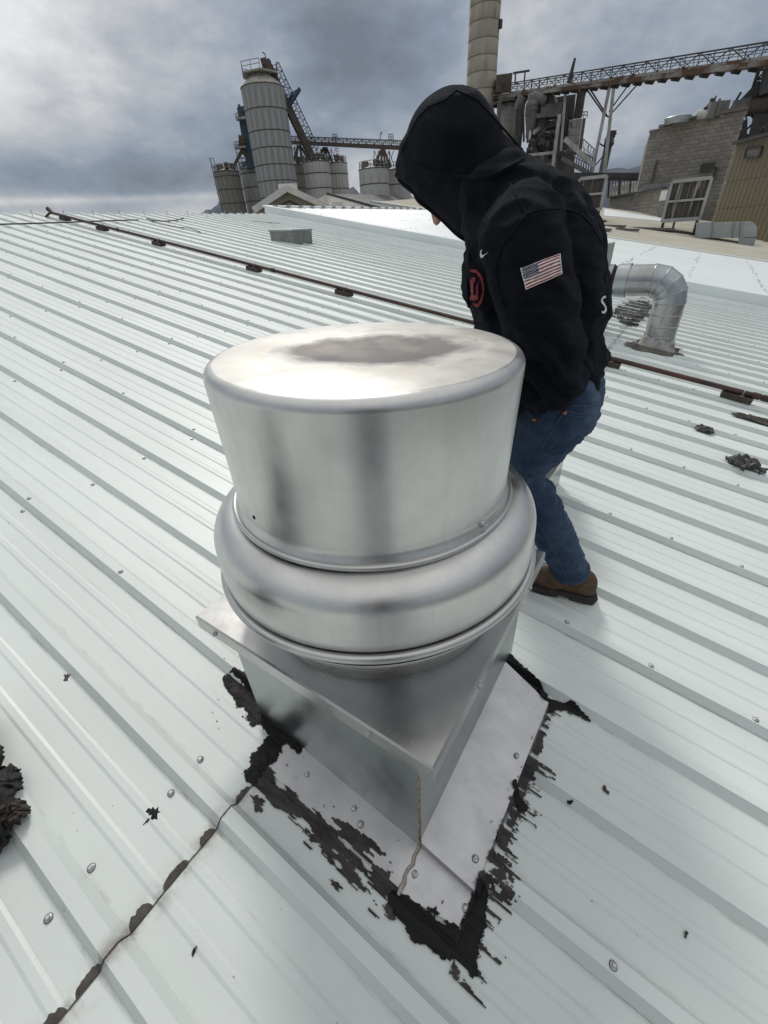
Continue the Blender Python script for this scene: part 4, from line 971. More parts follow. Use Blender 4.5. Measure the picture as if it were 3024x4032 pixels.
HOOD = link('hood', me, MT_HOOD, HOODIE); md = HOOD.modifiers.new('t', 'SOLIDIFY'); md.thickness = .012; md.offset = -1
bvh_o = BVHTree.FromPolygons([tuple(v_.co + MO) for v_ in me.vertices], [tuple(p_.vertices) for p_ in me.polygons])
# rolled hood edge
cen = sum(edge_pts, Vector()) / len(edge_pts); ang = sorted(edge_pts, key=lambda q_: math.atan2((q_ - cen).dot(ln), (q_ - cen).y)); ring = ang[::6]
mb = MB(); mb.tube(ring + ring[:1], .008, 8, False); mb.build('hood_hem', MT_HOOD, HOODIE)
CAMV = Vector(CAM)
def cast(x, y, off=.002, trees=None):
    d = Vector(ray(x, y)).normalized(); best = None
    for t_ in trees or (bvh_h, bvh_o):
        h = t_.ray_cast(CAMV, d)
        if h[0] is not None and (best is None or h[3] < best[3]): best = h
    if best is None: return None
    n_ = best[1] if best[1].dot(d) < 0 else -best[1]
    return loc(best[0] + n_ * off)
def seam(pts, name, parent, mat, r=.0028, trees=None, off=.0005, step=10):
    P = []
    for (xa, ya), (xb, yb) in zip(pts[:-1], pts[1:]):
        n_ = max(1, int(math.hypot(xb - xa, yb - ya) / step))
        for i_ in range(n_): t_ = i_ / n_; P.append(cast(xa + (xb - xa) * t_, ya + (yb - ya) * t_, off, trees))
    P.append(cast(*pts[-1], off, trees)); P = [q_ for q_ in P if q_ is not None]
    if len(P) > 2: mb = MB(); mb.tube(P, r, 6); mb.build(name, mat, parent)
zs = lambda L_: [((1500 + a * .633) / DS, (300 + b_ * .633) / DS) for a, b_ in L_]
seam(zs([(805, 665), (850, 760), (905, 862)]), 'seam', HOODIE, MT_HOOD)
seam(zs([(905, 862), (960, 838), (1050, 825), (1150, 828), (1240, 862), (1310, 930), (1370, 1040)]), 'seam', HOODIE, MT_HOOD)
seam(zs([(905, 862), (840, 940), (770, 1030), (725, 1130), (712, 1220), (730, 1320), (765, 1420), (790, 1500)]), 'seam', HOODIE, MT_HOOD)
seam(zs([(470, 90), (400, 150), (300, 190), (230, 260), (170, 380), (130, 480)]), 'seam', HOODIE, MT_HOOD)
seam(zs([(470, 90), (600, 150), (700, 260), (800, 370), (880, 460)]), 'seam', HOODIE, MT_HOOD)
# collar fold where the hood meets the shoulders
seam(zs([(905, 470), (880, 520), (800, 570), (700, 615), (580, 640), (420, 620), (280, 580), (190, 545)]), 'hood_fold', HOODIE, MT_HOOD, .007, off=-.001)
mb = MB(); cord = [cast(*q_, .006) for q_ in ((1016, 520), (1016, 560), (1014, 610), (1015, 660), (1017, 695))]; cord = [q_ for q_ in cord if q_ is not None]
if len(cord) > 1: mb.tube(cord, .004, 8); mb.build('drawstring', MT_HOOD, HOODIE)
# --- flag patch, printed marks
def quad_patch(quad, nx, ny, colour, name, mats, off=.0028, trees=None):
    tl, tr, br, bl = [Vector((*q_, 0)) for q_ in quad]; V = []; ok = True; last = None
    for j in range(ny + 1):
        for i in range(nx + 1):
            a, b_ = i / nx, j / ny; p = tl.lerp(tr, a).lerp(bl.lerp(br, a), b_); c_ = cast(p.x, p.y, off, trees)
            if c_ is None: c_ = last
            last = c_; V.append(c_)
    F = []; mi = []
    for j in range(ny):
        for i in range(nx):
            m_ = colour(i, j)
            if m_ is None: continue
            F.append((j * (nx + 1) + i, j * (nx + 1) + i + 1, (j + 1) * (nx + 1) + i + 1, (j + 1) * (nx + 1) + i)); mi.append(m_)
    me = bpy.data.meshes.new(name); me.from_pydata(V, [], F); me.polygons.foreach_set('material_index', mi); me.polygons.foreach_set('use_smooth', [True] * len(F)); me.update()
    return link(name, me, mats, HOODIE)
MT_FW = nmat('white thread', (.62, .60, .58), rough=.8); MT_FR = nmat('dark red thread', (.22, .025, .035), rough=.8); MT_FB = nmat('navy thread', (.018, .024, .07), rough=.8)
ST = 5                                              # cells per stripe
def flag_col(i, j):
    if i < 2 or j < 2 or i >= 98 or j >= 13 * ST + 2: return 0
    jj = j - 2; st_ = jj // ST
    if i < 42 and jj < 7 * ST:
        r_ = int((jj - 1) / 3.75); cc = (i - 3) / 3.4; c_ = int(cc)
        fx_ = (i - 3) - c_ * 3.4; fy_ = (jj - 1) - r_ * 3.75
        return 0 if (c_ + r_) % 2 == 0 and 0 <= c_ < 11 and r_ < 9 and fx_ < 2.2 and .6 < fy_ < 2.9 else 2
    return 1 if st_ % 2 == 0 else 0
quad_patch([(1124, 580), (1209, 548), (1213, 593), (1136, 627)], 100, 13 * ST + 4, flag_col, 'flag_patch', [MT_FW, MT_FR, MT_FB])
def print_shape(polys, name, mat, res=1.1, off=.0025):
    """flat print: fill polygons given in view pixels on the cloth"""
    xs = [q_[0] for p_ in polys for q_ in p_]; ys = [q_[1] for p_ in polys for q_ in p_]
    x0_, x1_, y0_, y1_ = min(xs), max(xs), min(ys), max(ys); nx, ny = int((x1_ - x0_) / res) + 1, int((y1_ - y0_) / res) + 1
    def ins(x, y):
        c_ = False
        for p_ in polys:
            for (xa, ya), (xb, yb) in zip(p_, p_[1:] + p_[:1]):
                if (ya > y) != (yb > y) and x < (xb - xa) * (y - ya) / (yb - ya) + xa: c_ = not c_
        return c_
    V = {}; F = []
    def vid(i, j):
        if (i, j) not in V:
            c_ = cast(x0_ + i * res, y0_ + j * res, off)
            if c_ is None: return None
            V[(i, j)] = (len(V), c_)
        return V[(i, j)][0]
    for i in range(nx):
        for j in range(ny):
            if ins(x0_ + (i + .5) * res, y0_ + (j + .5) * res):
                q_ = [vid(i, j), vid(i + 1, j), vid(i + 1, j + 1), vid(i, j + 1)]
                if None not in q_:
                    P4 = [list(V.values())[0][1]] if False else q_
                    F.append(tuple(q_))
    co = [c_ for _, c_ in sorted(V.values(), key=lambda t_: t_[0])]
    F = [f_ for f_ in F if max((co[a] - co[b_]).length for a in f_ for b_ in f_) < (.05 if name == 'back_print' else .02)]
    me = bpy.data.meshes.new(name); me.from_pydata(co, [], F); me.polygons.foreach_set('use_smooth', [True] * len(F)); me.update()
    return link(name, me, mat, HOODIE)
# white tick, seen at the chest
print_shape([zs([(622, 1082), (634, 1076), (628, 1092), (630, 1106), (640, 1110), (674, 1092), (650, 1110), (634, 1130), (626, 1128), (620, 1112)])], 'tick_print', MT_FW, .5)
MT_RED = nmat('red chest print', (.26, .035, .045), (.18, .02, .03), rough=.8, sc=60)
print_shape([zs([(556, 1204), (594, 1204), (618, 1228), (634, 1262), (643, 1310), (640, 1360), (628, 1405), (612, 1430), (588, 1432), (570, 1408), (590, 1414), (606, 1408), (620, 1385), (630, 1340), (626, 1290), (614, 1255), (596, 1228), (556, 1216)]),
             zs([(560, 1270), (574, 1252), (588, 1252), (588, 1275), (578, 1290), (578, 1362), (594, 1362), (594, 1310), (616, 1262), (604, 1300), (604, 1392), (556, 1392), (556, 1372), (564, 1362)])], 'chest_print', MT_RED, .7)
print_shape([zs([(1392, 1366), (1376, 1372), (1364, 1390), (1364, 1408), (1376, 1424), (1388, 1440), (1388, 1456), (1378, 1466), (1368, 1462), (1372, 1476), (1386, 1478), (1398, 1462), (1398, 1436), (1386, 1416), (1374, 1402), (1376, 1388), (1386, 1380), (1396, 1382)])], 'back_print', MT_FW, .5)
# --- jeans
HPn, KNn, ANn = Vector((-.03, 1.405, .84)), Y_(1112, 1022, 1.37), Y_(1230, 1235, 1.515)
HPf, KNf, ANf = Vector((-.04, 1.60, .84)), Vector((-.27, 1.63, .50)), Vector((-.16, 1.66, .14))
parts = [('ell', loc((-.055, YS, .865)), (.150, .185, .135), I3), ([loc((-.09, YS - .07, .93)), loc((-.09, YS + .07, .93))], [.115, .115]),
         ([loc(HPn + Vector((.012, 0, .01))), loc(HPn.lerp(KNn, .45) + Vector((.0, 0, -.02))), loc(KNn)], [.122, .100, .080]), ([loc(KNn), loc(KNn.lerp(ANn, .35) + Vector((.022, 0, .0))), loc(ANn + Vector((.0, 0, .02)))], [.082, .084, .074]),
         ([loc(HPf), loc(HPf.lerp(KNf, .5)), loc(KNf)], [.115, .10, .08]), ([loc(KNf), loc(KNf.lerp(ANf, .5)), loc(ANf)], [.078, .075, .07])]
def jean_fold(c_, n_):
    w = c_ + MO
    kn = math.exp(-((w - Y_(1185, 1065, 1.43)).length / .09) ** 2); f_ = .013 * kn * math.sin((w.z * .9 + w.x * .35) * 120)
    return f_ + wrinkle(.009, 6, 7, 12, 2.0, .7)(w, n_) + wrinkle(.0055, 15, 11, 24, 6.0, .75)(w, n_)
me = remeshed('jeans', parts, .0078, 4, jean_fold); JEANS = link('jeans', me, MT_JEANS, MAN)
# cut the trouser hem level
bm = bmesh.new(); bm.from_mesh(me); 
for A_, dirv in ((ANn, (ANn - KNn)), (ANf, (ANf - KNf))):
    dv = Vector((0.10, 0.0, -1)).normalized() if A_ is ANn else Vector((0, 0, -1))
    near = [f_ for f_ in bm.faces if (f_.calc_center_median() + MO - A_).length < .22]
    geom = set(near) | {e_ for f_ in near for e_ in f_.edges} | {v_ for f_ in near for v_ in f_.verts}
    bmesh.ops.bisect_plane(bm, geom=list(geom), plane_co=loc(A_ - Vector((0, 0, .038))), plane_no=dv, clear_outer=True)
bm.to_mesh(me); bm.free(); me.polygons.foreach_set('use_smooth', [True] * len(me.polygons)); me.update()
md = JEANS.modifiers.new('t', 'SOLIDIFY'); md.thickness = .004; md.offset = -1
bvh_j = BVHTree.FromPolygons([tuple(v_.co + MO) for v_ in me.vertices], [tuple(p_.vertices) for p_ in me.polygons]); TJ = (bvh_j,)
zj = lambda L_: [((2000 + a * .6172) / DS, (1400 + b_ * .6172) / DS) for a, b_ in L_]
MT_SEAMJ = MT_STITCH
seam(zj([(240, 335), (215, 400), (170, 470), (120, 540), (60, 615)]), 'side_seam', JEANS, MT_SEAMJ, .0025, TJ)
seam(zj([(190, 1060), (240, 1150), (290, 1230), (330, 1320), (375, 1420)]), 'side_seam', JEANS, MT_SEAMJ, .0022, TJ)
seam(zj([(365, 352), (455, 372), (545, 375)]), 'pocket_seam', JEANS, MT_SEAMJ, .0024, TJ); seam(zj([(365, 375), (455, 392), (540, 392)]), 'pocket_seam', JEANS, MT_SEAMJ, .0016, TJ)
seam(zj([(350, 362), (300, 450), (240, 540), (208, 605), (230, 632), (290, 645), (350, 628)]), 'pocket_seam', JEANS, MT_SEAMJ, .0026, TJ)
seam(zj([(390, 320), (480, 318), (565, 322)]), 'waist_seam', JEANS, MT_SEAMJ, .0024, TJ); seam(zj([(460, 300), (565, 295)]), 'waist_seam', JEANS, MT_SEAMJ, .0018, TJ)
seam(zj([(280, 1420), (330, 1440), (400, 1450), (470, 1440), (525, 1415)]), 'hem_seam', JEANS, MT_SEAMJ, .0022, TJ)
for px, py in zj([(363, 363), (172, 405)]):
    c_ = cast(px, py, .002, TJ)
    if c_ is not None:
        mb = MB(); bm = bmesh.new(); bmesh.ops.create_uvsphere(bm, u_segments=10, v_segments=6, radius=.0065); mb.add([c_ + v_.co for v_ in bm.verts], [[v_.index for v_ in f_.verts] for f_ in bm.faces], 0, True); bm.free(); mb.build('rivet', MT_COPPER, JEANS)
# --- boots
def boot(heel, toe, parent, up_h=.115):
    d = (toe - heel).normalized(); s_ = Vector((0, 0, 1)).cross(d).normalized(); L_ = (toe - heel).length
    def P(a, b_, z): return loc(heel + d * (a * L_) + s_ * b_ + Vector((0, 0, z)))
    prof = [(0.0, .030), (.04, .040), (.15, .043), (.35, .040), (.5, .044), (.68, .053), (.85, .050), (.95, .036), (1.0, .018)]
    out = [(a, w_) for a, w_ in prof] + [(a, -w_) for a, w_ in prof[::-1]]; n = len(out)
    def sole(z0, z1, g0, g1, a0=0, a1=1.0):
        mb = MB(); o_ = [(a, w_) for a, w_ in out if a0 - 1e-6 <= a <= a1 + 1e-6]; m_ = len(o_)
        vs = [P((a - .5) * g0 + .5, w_ * g0, z0) for a, w_ in o_] + [P((a - .5) * g1 + .5, w_ * g1, z1) for a, w_ in o_]
        mb.add(vs, [tuple(range(m_)), tuple(range(m_, 2 * m_))[::-1]] + [(i, (i + 1) % m_, m_ + (i + 1) % m_, m_ + i)[::-1] for i in range(m_)]); return mb
    BT = empty('boot', parent=parent) if False else None
    pr = [('ell', P(.20, 0, .085), (.062, .046, .070), Matrix((d, s_, Vector((0, 0, 1)))).transposed()), ([P(.24, 0, .085), P(.26, 0, up_h)], [.048, .046]), ([P(.25, 0, .10), P(.55, 0, .085), P(.78, 0, .062)], [.050, .047, .038]), ([P(.6, .012, .058), P(.84, .004, .052), P(.93, 0, .050)], [.040, .040, .032]), ([P(.12, 0, .055), P(.85, 0, .050)], [.038, .036])]
    me = remeshed('boot', pr, .006, 4, lambda c_, n_: .0015 * noise.noise(c_ * 30)); b_ = link('boot', me, MT_LEATHER, parent)
    bevel(sole(.012, .036, 1.03, 1.06).build('sole', MT_SOLE, b_), .004); bevel(sole(-.004, .016, 1.0, 1.03, 0, .36).build('heel_block', MT_SOLE, b_), .004); bevel(sole(-.004, .016, 1.0, 1.03, .5, 1.0).build('sole_front', MT_SOLE, b_), .004)
    return b_
hp_ = uvw(.243, 1.555, .008); tp_ = uvw(-.055, 1.455, .008)
boot(hp_, tp_, MAN)
boot(uvw(-.10, 1.675, .037), uvw(-.40, 1.66, .037), MAN)

# --- photographer, seen only as dark bands reflected in the fan
PH = empty('person', tuple(uvw(.46, -.42, 0))); PO = Vector(PH.location)
tag(PH, 'photographer in dark jacket and jeans holding a phone, seen reflected in the fan drum', 'person')
MO_keep = MO; MO = PO
fv = Vector((fwd.x, fwd.y, 0)).normalized(); rv = Vector((fv.y, -fv.x, 0))
g = lambda f_, r_, z: loc(Vector((CAM[0], CAM[1], 0)) + fv * f_ + rv * r_ + Vector((0, 0, z)))
hz0 = -.08
me = remeshed('jeans', [('ell', g(-.54, 0, .88 + hz0), (.16, .18, .14), I3)] + [q_ for s_ in (-1, 1) for q_ in [([g(-.54, s_ * .10, .85 + hz0), g(-.52, s_ * .14, .48 + hz0), g(-.56, s_ * .16, .10 + hz0)], [.115, .085, .075])]], .011, 4, lambda c_, n_: .004 * noise.noise(c_ * 12)); link('jeans', me, MT_JEANS, PH)
arms = []
for s_ in (-1, 1): arms.append(([g(-.54, s_ * .20, 1.33 + hz0), g(-.42, s_ * .25, 1.10 + hz0), g(-.14, s_ * .10, 1.25)], [.075, .062, .042]))
me = remeshed('jacket', [('ell', g(-.54, 0, 1.15 + hz0), (.17, .23, .30), Matrix.Rotation(math.atan2(fv.y, fv.x), 3, 'Z')), ('ell', g(-.54, 0, 1.36 + hz0), (.12, .2, .10), Matrix.Rotation(math.atan2(fv.y, fv.x), 3, 'Z'))] + arms, .011, 4, lambda c_, n_: .005 * noise.noise(c_ * 10)); link('jacket', me, MT_JACKET, PH)
prt = [('ell', g(-.50, 0, 1.62 + hz0), (.09, .078, .115), Matrix.Rotation(math.atan2(fv.y, fv.x), 3, 'Z')), ([g(-.54, 0, 1.40 + hz0), g(-.51, 0, 1.55 + hz0)], [.06, .055]), ([g(-.415, 0, 1.62 + hz0), g(-.395, 0, 1.595 + hz0)], [.012, .014])]
for s_ in (-1, 1):
    prt += [('ell', g(-.505, s_ * .08, 1.62 + hz0), (.02, .012, .03), I3), ([g(-.15, s_ * .10, 1.25), g(-.095, s_ * .075, 1.30)], [.032, .026])]
    for q_ in range(4): prt.append(([g(-.09, s_ * .072, 1.275 + q_ * .02), g(-.045, s_ * .062, 1.28 + q_ * .02), g(-.040, s_ * .035, 1.282 + q_ * .02)], [.009, .0085, .007]))
    prt.append(([g(-.10, s_ * .06, 1.29), g(-.075, s_ * .03, 1.325)], [.011, .009]))
me = remeshed('body', prt, .007, 2); link('body', me, MT_SKIN, PH)
boot(Vector(g(-.62, .16, 0)) + PO + Vector((0, 0, .0)), Vector(g(-.34, .20, 0)) + PO, PH)
boot(Vector(g(-.62, -.16, 0)) + PO, Vector(g(-.34, -.20, 0)) + PO, PH)
for o_ in (PH,): pass
MO = MO_keep
mb = MB(); q_ = [CAMV - fwd * .012 + right * a + down * b_ for a, b_ in ((-.036, -.012), (.036, -.012), (.036, .135), (-.036, .135))]; q2 = [p_ - fwd * .008 for p_ in q_]
mb.add(q_ + q2, [(0, 1, 2, 3), (7, 6, 5, 4), (0, 4, 5, 1), (1, 5, 6, 2), (2, 6, 7, 3), (3, 7, 4, 0)]); o = mb.build('phone', nmat('dark phone glass', (.02, .02, .025), rough=.15)); tag(o, 'dark phone held by the photographer, seen only in reflection', 'phone')
# ------------------------------------------------------------------ industrial plant behind the roofs
def S(x, y, R): return Vector(on_range(x / DS, y / DS, R))       # photograph pixel at horizontal range R
def pxm(x, y, R):                                                # metres per photograph pixel across, at that range
    return (S(x + 8, y, R) - S(x - 8, y, R)).length / 16
GZ = -9.0
def thing(name, base, label, cat, group=None):
    t = empty(name, tuple(base)); return tag(t, label, cat, group)
def part(t, name, mat, mb):
    b = t.location; mb.v = [(x - b.x, y - b.y, z - b.z) for x, y, z in mb.v]; return mb.build(name, mat, t)
def sub(o, name, mat, mb):
    b = o.parent.location; mb.v = [(x - b.x, y - b.y, z - b.z) for x, y, z in mb.v]; return mb.build(name, mat, o)
MT_SILO = nmat('weathered silo staves', (.385, .392, .392), (.25, .253, .25), rough=.85, sc=1.3, stretch=(2, 2, .35), lo=.40, hi=.62, c3=(0.085, 0.08, 0.07), sc3=2.2, st3=(2.2, 2.2, .12), lo3=.54, hi3=.80, coord='Object')
MT_SILO2 = nmat('pale silo staves', (0.5280, 0.5280, 0.5040), (0.3520, 0.3520, 0.3360), rough=.85, sc=1.6, stretch=(2, 2, .35), lo=.42, hi=.72, c3=(0.10, 0.095, 0.085), sc3=2.4, st3=(2, 2, .12), lo3=.57, hi3=.72)
MT_SILOD = nmat('dirty silo staves', (0.2850, 0.2775, 0.2475), (0.1800, 0.1725, 0.1500), rough=.9, sc=1.4, stretch=(2, 2, .3), c3=(0.06, 0.055, 0.04), sc3=2.6, st3=(2, 2, .12), lo3=.5, hi3=.7)
MT_HOOP = nmat('dark joint band', (0.075, 0.072, 0.068), (0.12, 0.115, 0.105), rough=.85, sc=2)
MT_RAIL = nmat('grey railing', (0.2210, 0.2340, 0.2405), rough=.6)
MT_RUST = nmat('rusted conveyor steel', (0.085, 0.075, 0.068), (0.12, 0.085, 0.062), rough=.85, sc=1.2, c3=(.035, .03, .028), sc3=2.5)
MT_RUSTR = nmat('red rust', (0.105, 0.062, 0.045), (0.34, 0.32, 0.29), rough=.85, sc=.8, lo=.45, hi=.62, c3=(.055, .035, .025), sc3=1.6)
MT_DSTEEL = nmat('dark steel', (0.045, 0.044, 0.046), (0.075, 0.068, 0.062), rough=.75, sc=1.5)
MT_BLUE = nmat('faded blue steel', (0.045, 0.085, 0.125), (0.07, 0.095, 0.11), rough=.7, sc=1.5)
MT_WHITE = nmat('weathered white steel', (0.5100, 0.5100, 0.4800), (0.3300, 0.3150, 0.2850), rough=.75, sc=1.2)
MT_CONC = nmat('stack concrete', (0.3760, 0.3440, 0.2800), (0.2880, 0.2640, 0.2160), rough=.9, sc=.9, stretch=(1.5, 1.5, .4), c3=(.12, .11, .09), sc3=1.4, st3=(1.5, 1.5, .2), lo3=.58, hi3=.75)
MT_PLANT = nmat('grimy grey plant', (0.1785, 0.1785, 0.1700), (0.0935, 0.0901, 0.0850), rough=.85, sc=1.1, stretch=(1.5, 1.5, .5), c3=(.16, .155, .145), sc3=1.8, lo3=.6, hi3=.75)
MT_PLANTD = nmat('dark corrugated cladding', (0.0750, 0.0780, 0.0825), (0.1125, 0.1125, 0.1125), rough=.8, sc=1.5, stretch=(3, 3, .2))
MT_TANK = nmat('rust streaked tank', (0.3200, 0.3120, 0.2880), (0.2240, 0.1360, 0.0800), rough=.85, sc=1.2, stretch=(2, 2, .3), lo=.48, hi=.66, c3=(.08, .075, .07), sc3=2.2)

# ground, hills
mb = MB(); mb.add([(-9000, -9000, GZ), (9000, -9000, GZ), (9000, 9000, GZ), (-9000, 9000, GZ)], [(0, 1, 2, 3)])
tag(mb.build('ground', nmat('dry ground', (.13, .125, .10), (.09, .09, .07), rough=.95, sc=.01)), kind='structure')
def hill(pts, R, depth, seed):
    """ridge line given in photograph pixels, built as a real slope running back"""
    mb = MB(); vs = []; n = 46; X_ = [p_[0] for p_ in pts]; Yp = [p_[1] for p_ in pts]
    for j in range(7):
        t_ = j / 6
        for i in range(n + 1):
            x = X_[0] + (X_[-1] - X_[0]) * i / n; y = float(np.interp(x, X_, Yp)); p = S(x, y, R)
            hz_ = max(p.z - GZ, 1) * (1 - abs(t_ * 2 - 1) ** 1.3) + (18 * noise.noise(Vector((i * .6, j * .9, seed))) if 0 < j < 6 else 0)
            d = Vector((p.x, p.y, 0)).normalized() * ((t_ - .5) * depth); vs.append((p.x + d.x, p.y + d.y, GZ - 2 + max(hz_, 0)))
    mb.add(vs, [(j * (n + 1) + i, j * (n + 1) + i + 1, (j + 1) * (n + 1) + i + 1, (j + 1) * (n + 1) + i) for j in range(6) for i in range(n)], 0, True)
    return mb
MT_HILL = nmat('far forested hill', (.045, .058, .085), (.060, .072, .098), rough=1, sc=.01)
tag(hill([(560, 905), (640, 850), (690, 838), (740, 846), (800, 838), (860, 790), (900, 812), (960, 850), (1020, 850)], 2600, 1600, 1).build('hills', MT_HILL), kind='structure')
tag(hill([(1150, 860), (1300, 790), (1385, 735), (1450, 790), (1600, 850), (2050, 800), (2260, 715), (2380, 668), (2470, 655), (2560, 640), (2640, 690), (2800, 800), (3000, 900)], 2400, 1500, 2).build('hills', MT_HILL), kind='structure')

def rail_ring(t, c, r, z, h=.72, n=16, mat=MT_RAIL):
    mb = MB(); w = .05
    for zz_ in (h, h * .55):
        P = [Vector((c.x + r * math.cos(k_ * 2 * math.pi / n), c.y + r * math.sin(k_ * 2 * math.pi / n), z + zz_)) for k_ in range(n)]
        for k_ in range(n): mb.bar(P[k_], P[(k_ + 1) % n], w)
    for k_ in range(n): a = k_ * 2 * math.pi / n; p = Vector((c.x + r * math.cos(a), c.y + r * math.sin(a), z)); mb.bar(p, p + Vector((0, 0, h)), w)
    return part(t, 'railing', mat, mb)
MT_JOINT = nmat('silo joint', (.20, .195, .18), (.15, .145, .135), rough=.9, sc=2)
stave_cache = {}
def stave(r, h, n, mat):
    key = (round(r, 3), round(h, 3), n, mat.name)
    if key in stave_cache: return stave_cache[key]
    mb = MB(); da = 2 * math.pi / n * .5 * .978; th = .05; k_ = 3; vs = []
    for rr_ in (r, r - th):
        for z in (0, h):
            for i in range(k_ + 1): a = -da + 2 * da * i / k_; vs.append((rr_ * math.cos(a), rr_ * math.sin(a), z))
    m_ = k_ + 1; fs = []
    for i in range(k_): fs += [(i, i + 1, m_ + i + 1, m_ + i), (m_ + i, m_ + i + 1, 3 * m_ + i + 1, 3 * m_ + i)]
    fs += [(0, m_, 3 * m_, 2 * m_), (k_, 2 * m_ + k_, 3 * m_ + k_, m_ + k_)]
    mb.add(vs, fs); me = mb.mesh('stave'); me.materials.append(mat); stave_cache[key] = me; return me
def silo(label, cx, ytop, wpx, R, rings, n, mats, name='silo', rail=True, cone=None, group='silos of the plant on the left'):
    """rings: photograph y of the joint bands, top to bottom"""
    top = S(cx, ytop, R); r = wpx * pxm(cx, ytop, R) / 2; t = thing(name, (top.x, top.y, GZ), label, 'silo', group)
    zs_ = [top.z] + [S(cx + (y - ytop) * .14, y, R).z for y in rings]
    step = zs_[-2] - zs_[-1]
    while zs_[-1] > GZ + 1: zs_.append(max(zs_[-1] - step, GZ))
    core = MB(); core.lathe([(r - .04, 0), (r - .04, top.z - GZ)], 32); o = core.build('inner_wall', MT_JOINT, t)
    for ci, (za, zb_) in enumerate(zip(zs_[:-1], zs_[1:])):
        h = za - zb_ - .10
        if h < .2: continue
        off = random.choice((0, .5)) * 2 * math.pi / n
        for k_ in range(n):
            mt_ = mats if not isinstance(mats, list) else mats[0]
            o = link('stave', stave(r, h, n, mt_), parent=t); o.location = (0, 0, zb_ - GZ + .05); o.rotation_euler = (0, 0, off + k_ * 2 * math.pi / n + .13)
        mb = MB(); mb.lathe([(r - .02, -.045), (r + .03, -.045), (r + .03, .045), (r - .02, .045)], 40, (0, 0, za - GZ)); mb.build('joint_band', MT_HOOP, t)
    mb = MB()
    if cone:
        rc, hc = cone; mb.lathe([(r + .05, 0), (rc * 1.12, hc * .85), (rc, hc), (rc, hc + .12), (.001, hc + .14)], 40, (0, 0, top.z - GZ)); mb.build('cone_roof', MT_CONE, t)
    else:
        mb.lathe([(r + .02, 0), (r * .3, .35), (.001, .45)], 32, (0, 0, top.z - GZ)); mb.build('deck', mats, t)
        for k_ in range(3):
            a = 1.1 + k_ * 2.3; mb = MB(); mb.box((r * .55 * math.cos(a), r * .55 * math.sin(a), top.z - GZ + .55), (.7, .5, .6), a); mb.build('hatch', MT_RUST, t)
    if rail: rail_ring(t, Vector((top.x, top.y, 0)), r - .1, top.z)
    return t, Vector((top.x, top.y, top.z)), r
MT_CONE = nmat('silo roof', (0.4200, 0.3990, 0.3500), (0.2800, 0.2660, 0.2310), rough=.85, sc=1.5, stretch=(1.5, 1.5, .6))
tall, TT, TR = silo('tallest grey silo with cone roof and platform, behind the gabled building', 1034, 350, 172, 70, [442, 527, 592, 657, 718, 780], 20, MT_SILO, 'tall_silo', False, (1.45, .92))
s1_, c1_, r1_ = silo('short dirty silo at the far left of the plant with a caged ladder', 893, 678, 100, 73, [697, 749, 803], 14, MT_SILOD)
s2_, c2_, r2_ = silo('short silo squeezed between the far left silo and the tallest silo', 990, 667, 96, 76, [686, 741, 795], 14, MT_SILO)
s3_, c3_, r3_ = silo('dark narrow-looking silo just right of the tallest silo', 1170, 652, 86, 79, [690, 744], 14, MT_SILOD)
s4_, c4_, r4_ = silo('pale stained short silo below the foot of the sloping conveyor', 1244, 641, 104, 72, [686, 744], 12, MT_SILO2, rail=True)
s5_, c5_, r5_ = silo('pale short silo right behind the one under the sloping conveyor', 1318, 646, 98, 76, [689, 746], 12, MT_SILO2)
s6_, c6_, r6_ = silo('whitish short silo nearest to the hood of the man', 1470, 668, 116, 66, [728, 790], 11, MT_SILO2)
s7_, c7_, r7_ = silo('whitish short silo half hidden behind the hood of the man', 1560, 672, 112, 70, [730, 790], 11, MT_SILO2)
# caged ladder of the far left silo
mb = MB(); a0 = S(840, 660, 73); lx = a0.x + .05; ly = a0.y - .1
for k_ in range(3): mb.bar((lx - .2 + k_ * .35, ly - .2 * (k_ % 2), a0.z + .9), (lx - .2 + k_ * .35, ly - .2 * (k_ % 2), GZ), .06)
zz_ = a0.z + .9
while zz_ > GZ: mb.bar((lx - .25, ly, zz_), (lx + .5, ly, zz_), .05); mb.bar((lx - .25, ly - .2, zz_), (lx + .15, ly - .4, zz_), .05); zz_ -= .9
part(s1_, 'caged_ladder', MT_RAIL, mb)
# platform and conveyor head on the tallest silo
pz = TT.z + 1.22
mb = MB(); hexp = [(TT.x + 2.3 * math.cos(k_ * math.pi / 3 + .3), TT.y + 2.3 * math.sin(k_ * math.pi / 3 + .3)) for k_ in range(6)]; mb.prism(hexp, pz - .14, pz); part(tall, 'platform', MT_CONE, mb)
mb = MB()
for k_ in range(6):
    if k_ in (5,): continue
    a_, b_ = Vector((*hexp[k_], pz)), Vector((*hexp[(k_ + 1) % 6], pz))
    for hh in (.75, .38): mb.bar(a_ + Vector((0, 0, hh)), b_ + Vector((0, 0, hh)), .05)
    mb.bar(a_, a_ + Vector((0, 0, .75)), .05); mb.bar(a_.lerp(b_, .5), a_.lerp(b_, .5) + Vector((0, 0, .75)), .05); mb.bar(b_, b_ + Vector((0, 0, .75)), .05)
part(tall, 'platform_railing', MT_RAIL, mb)
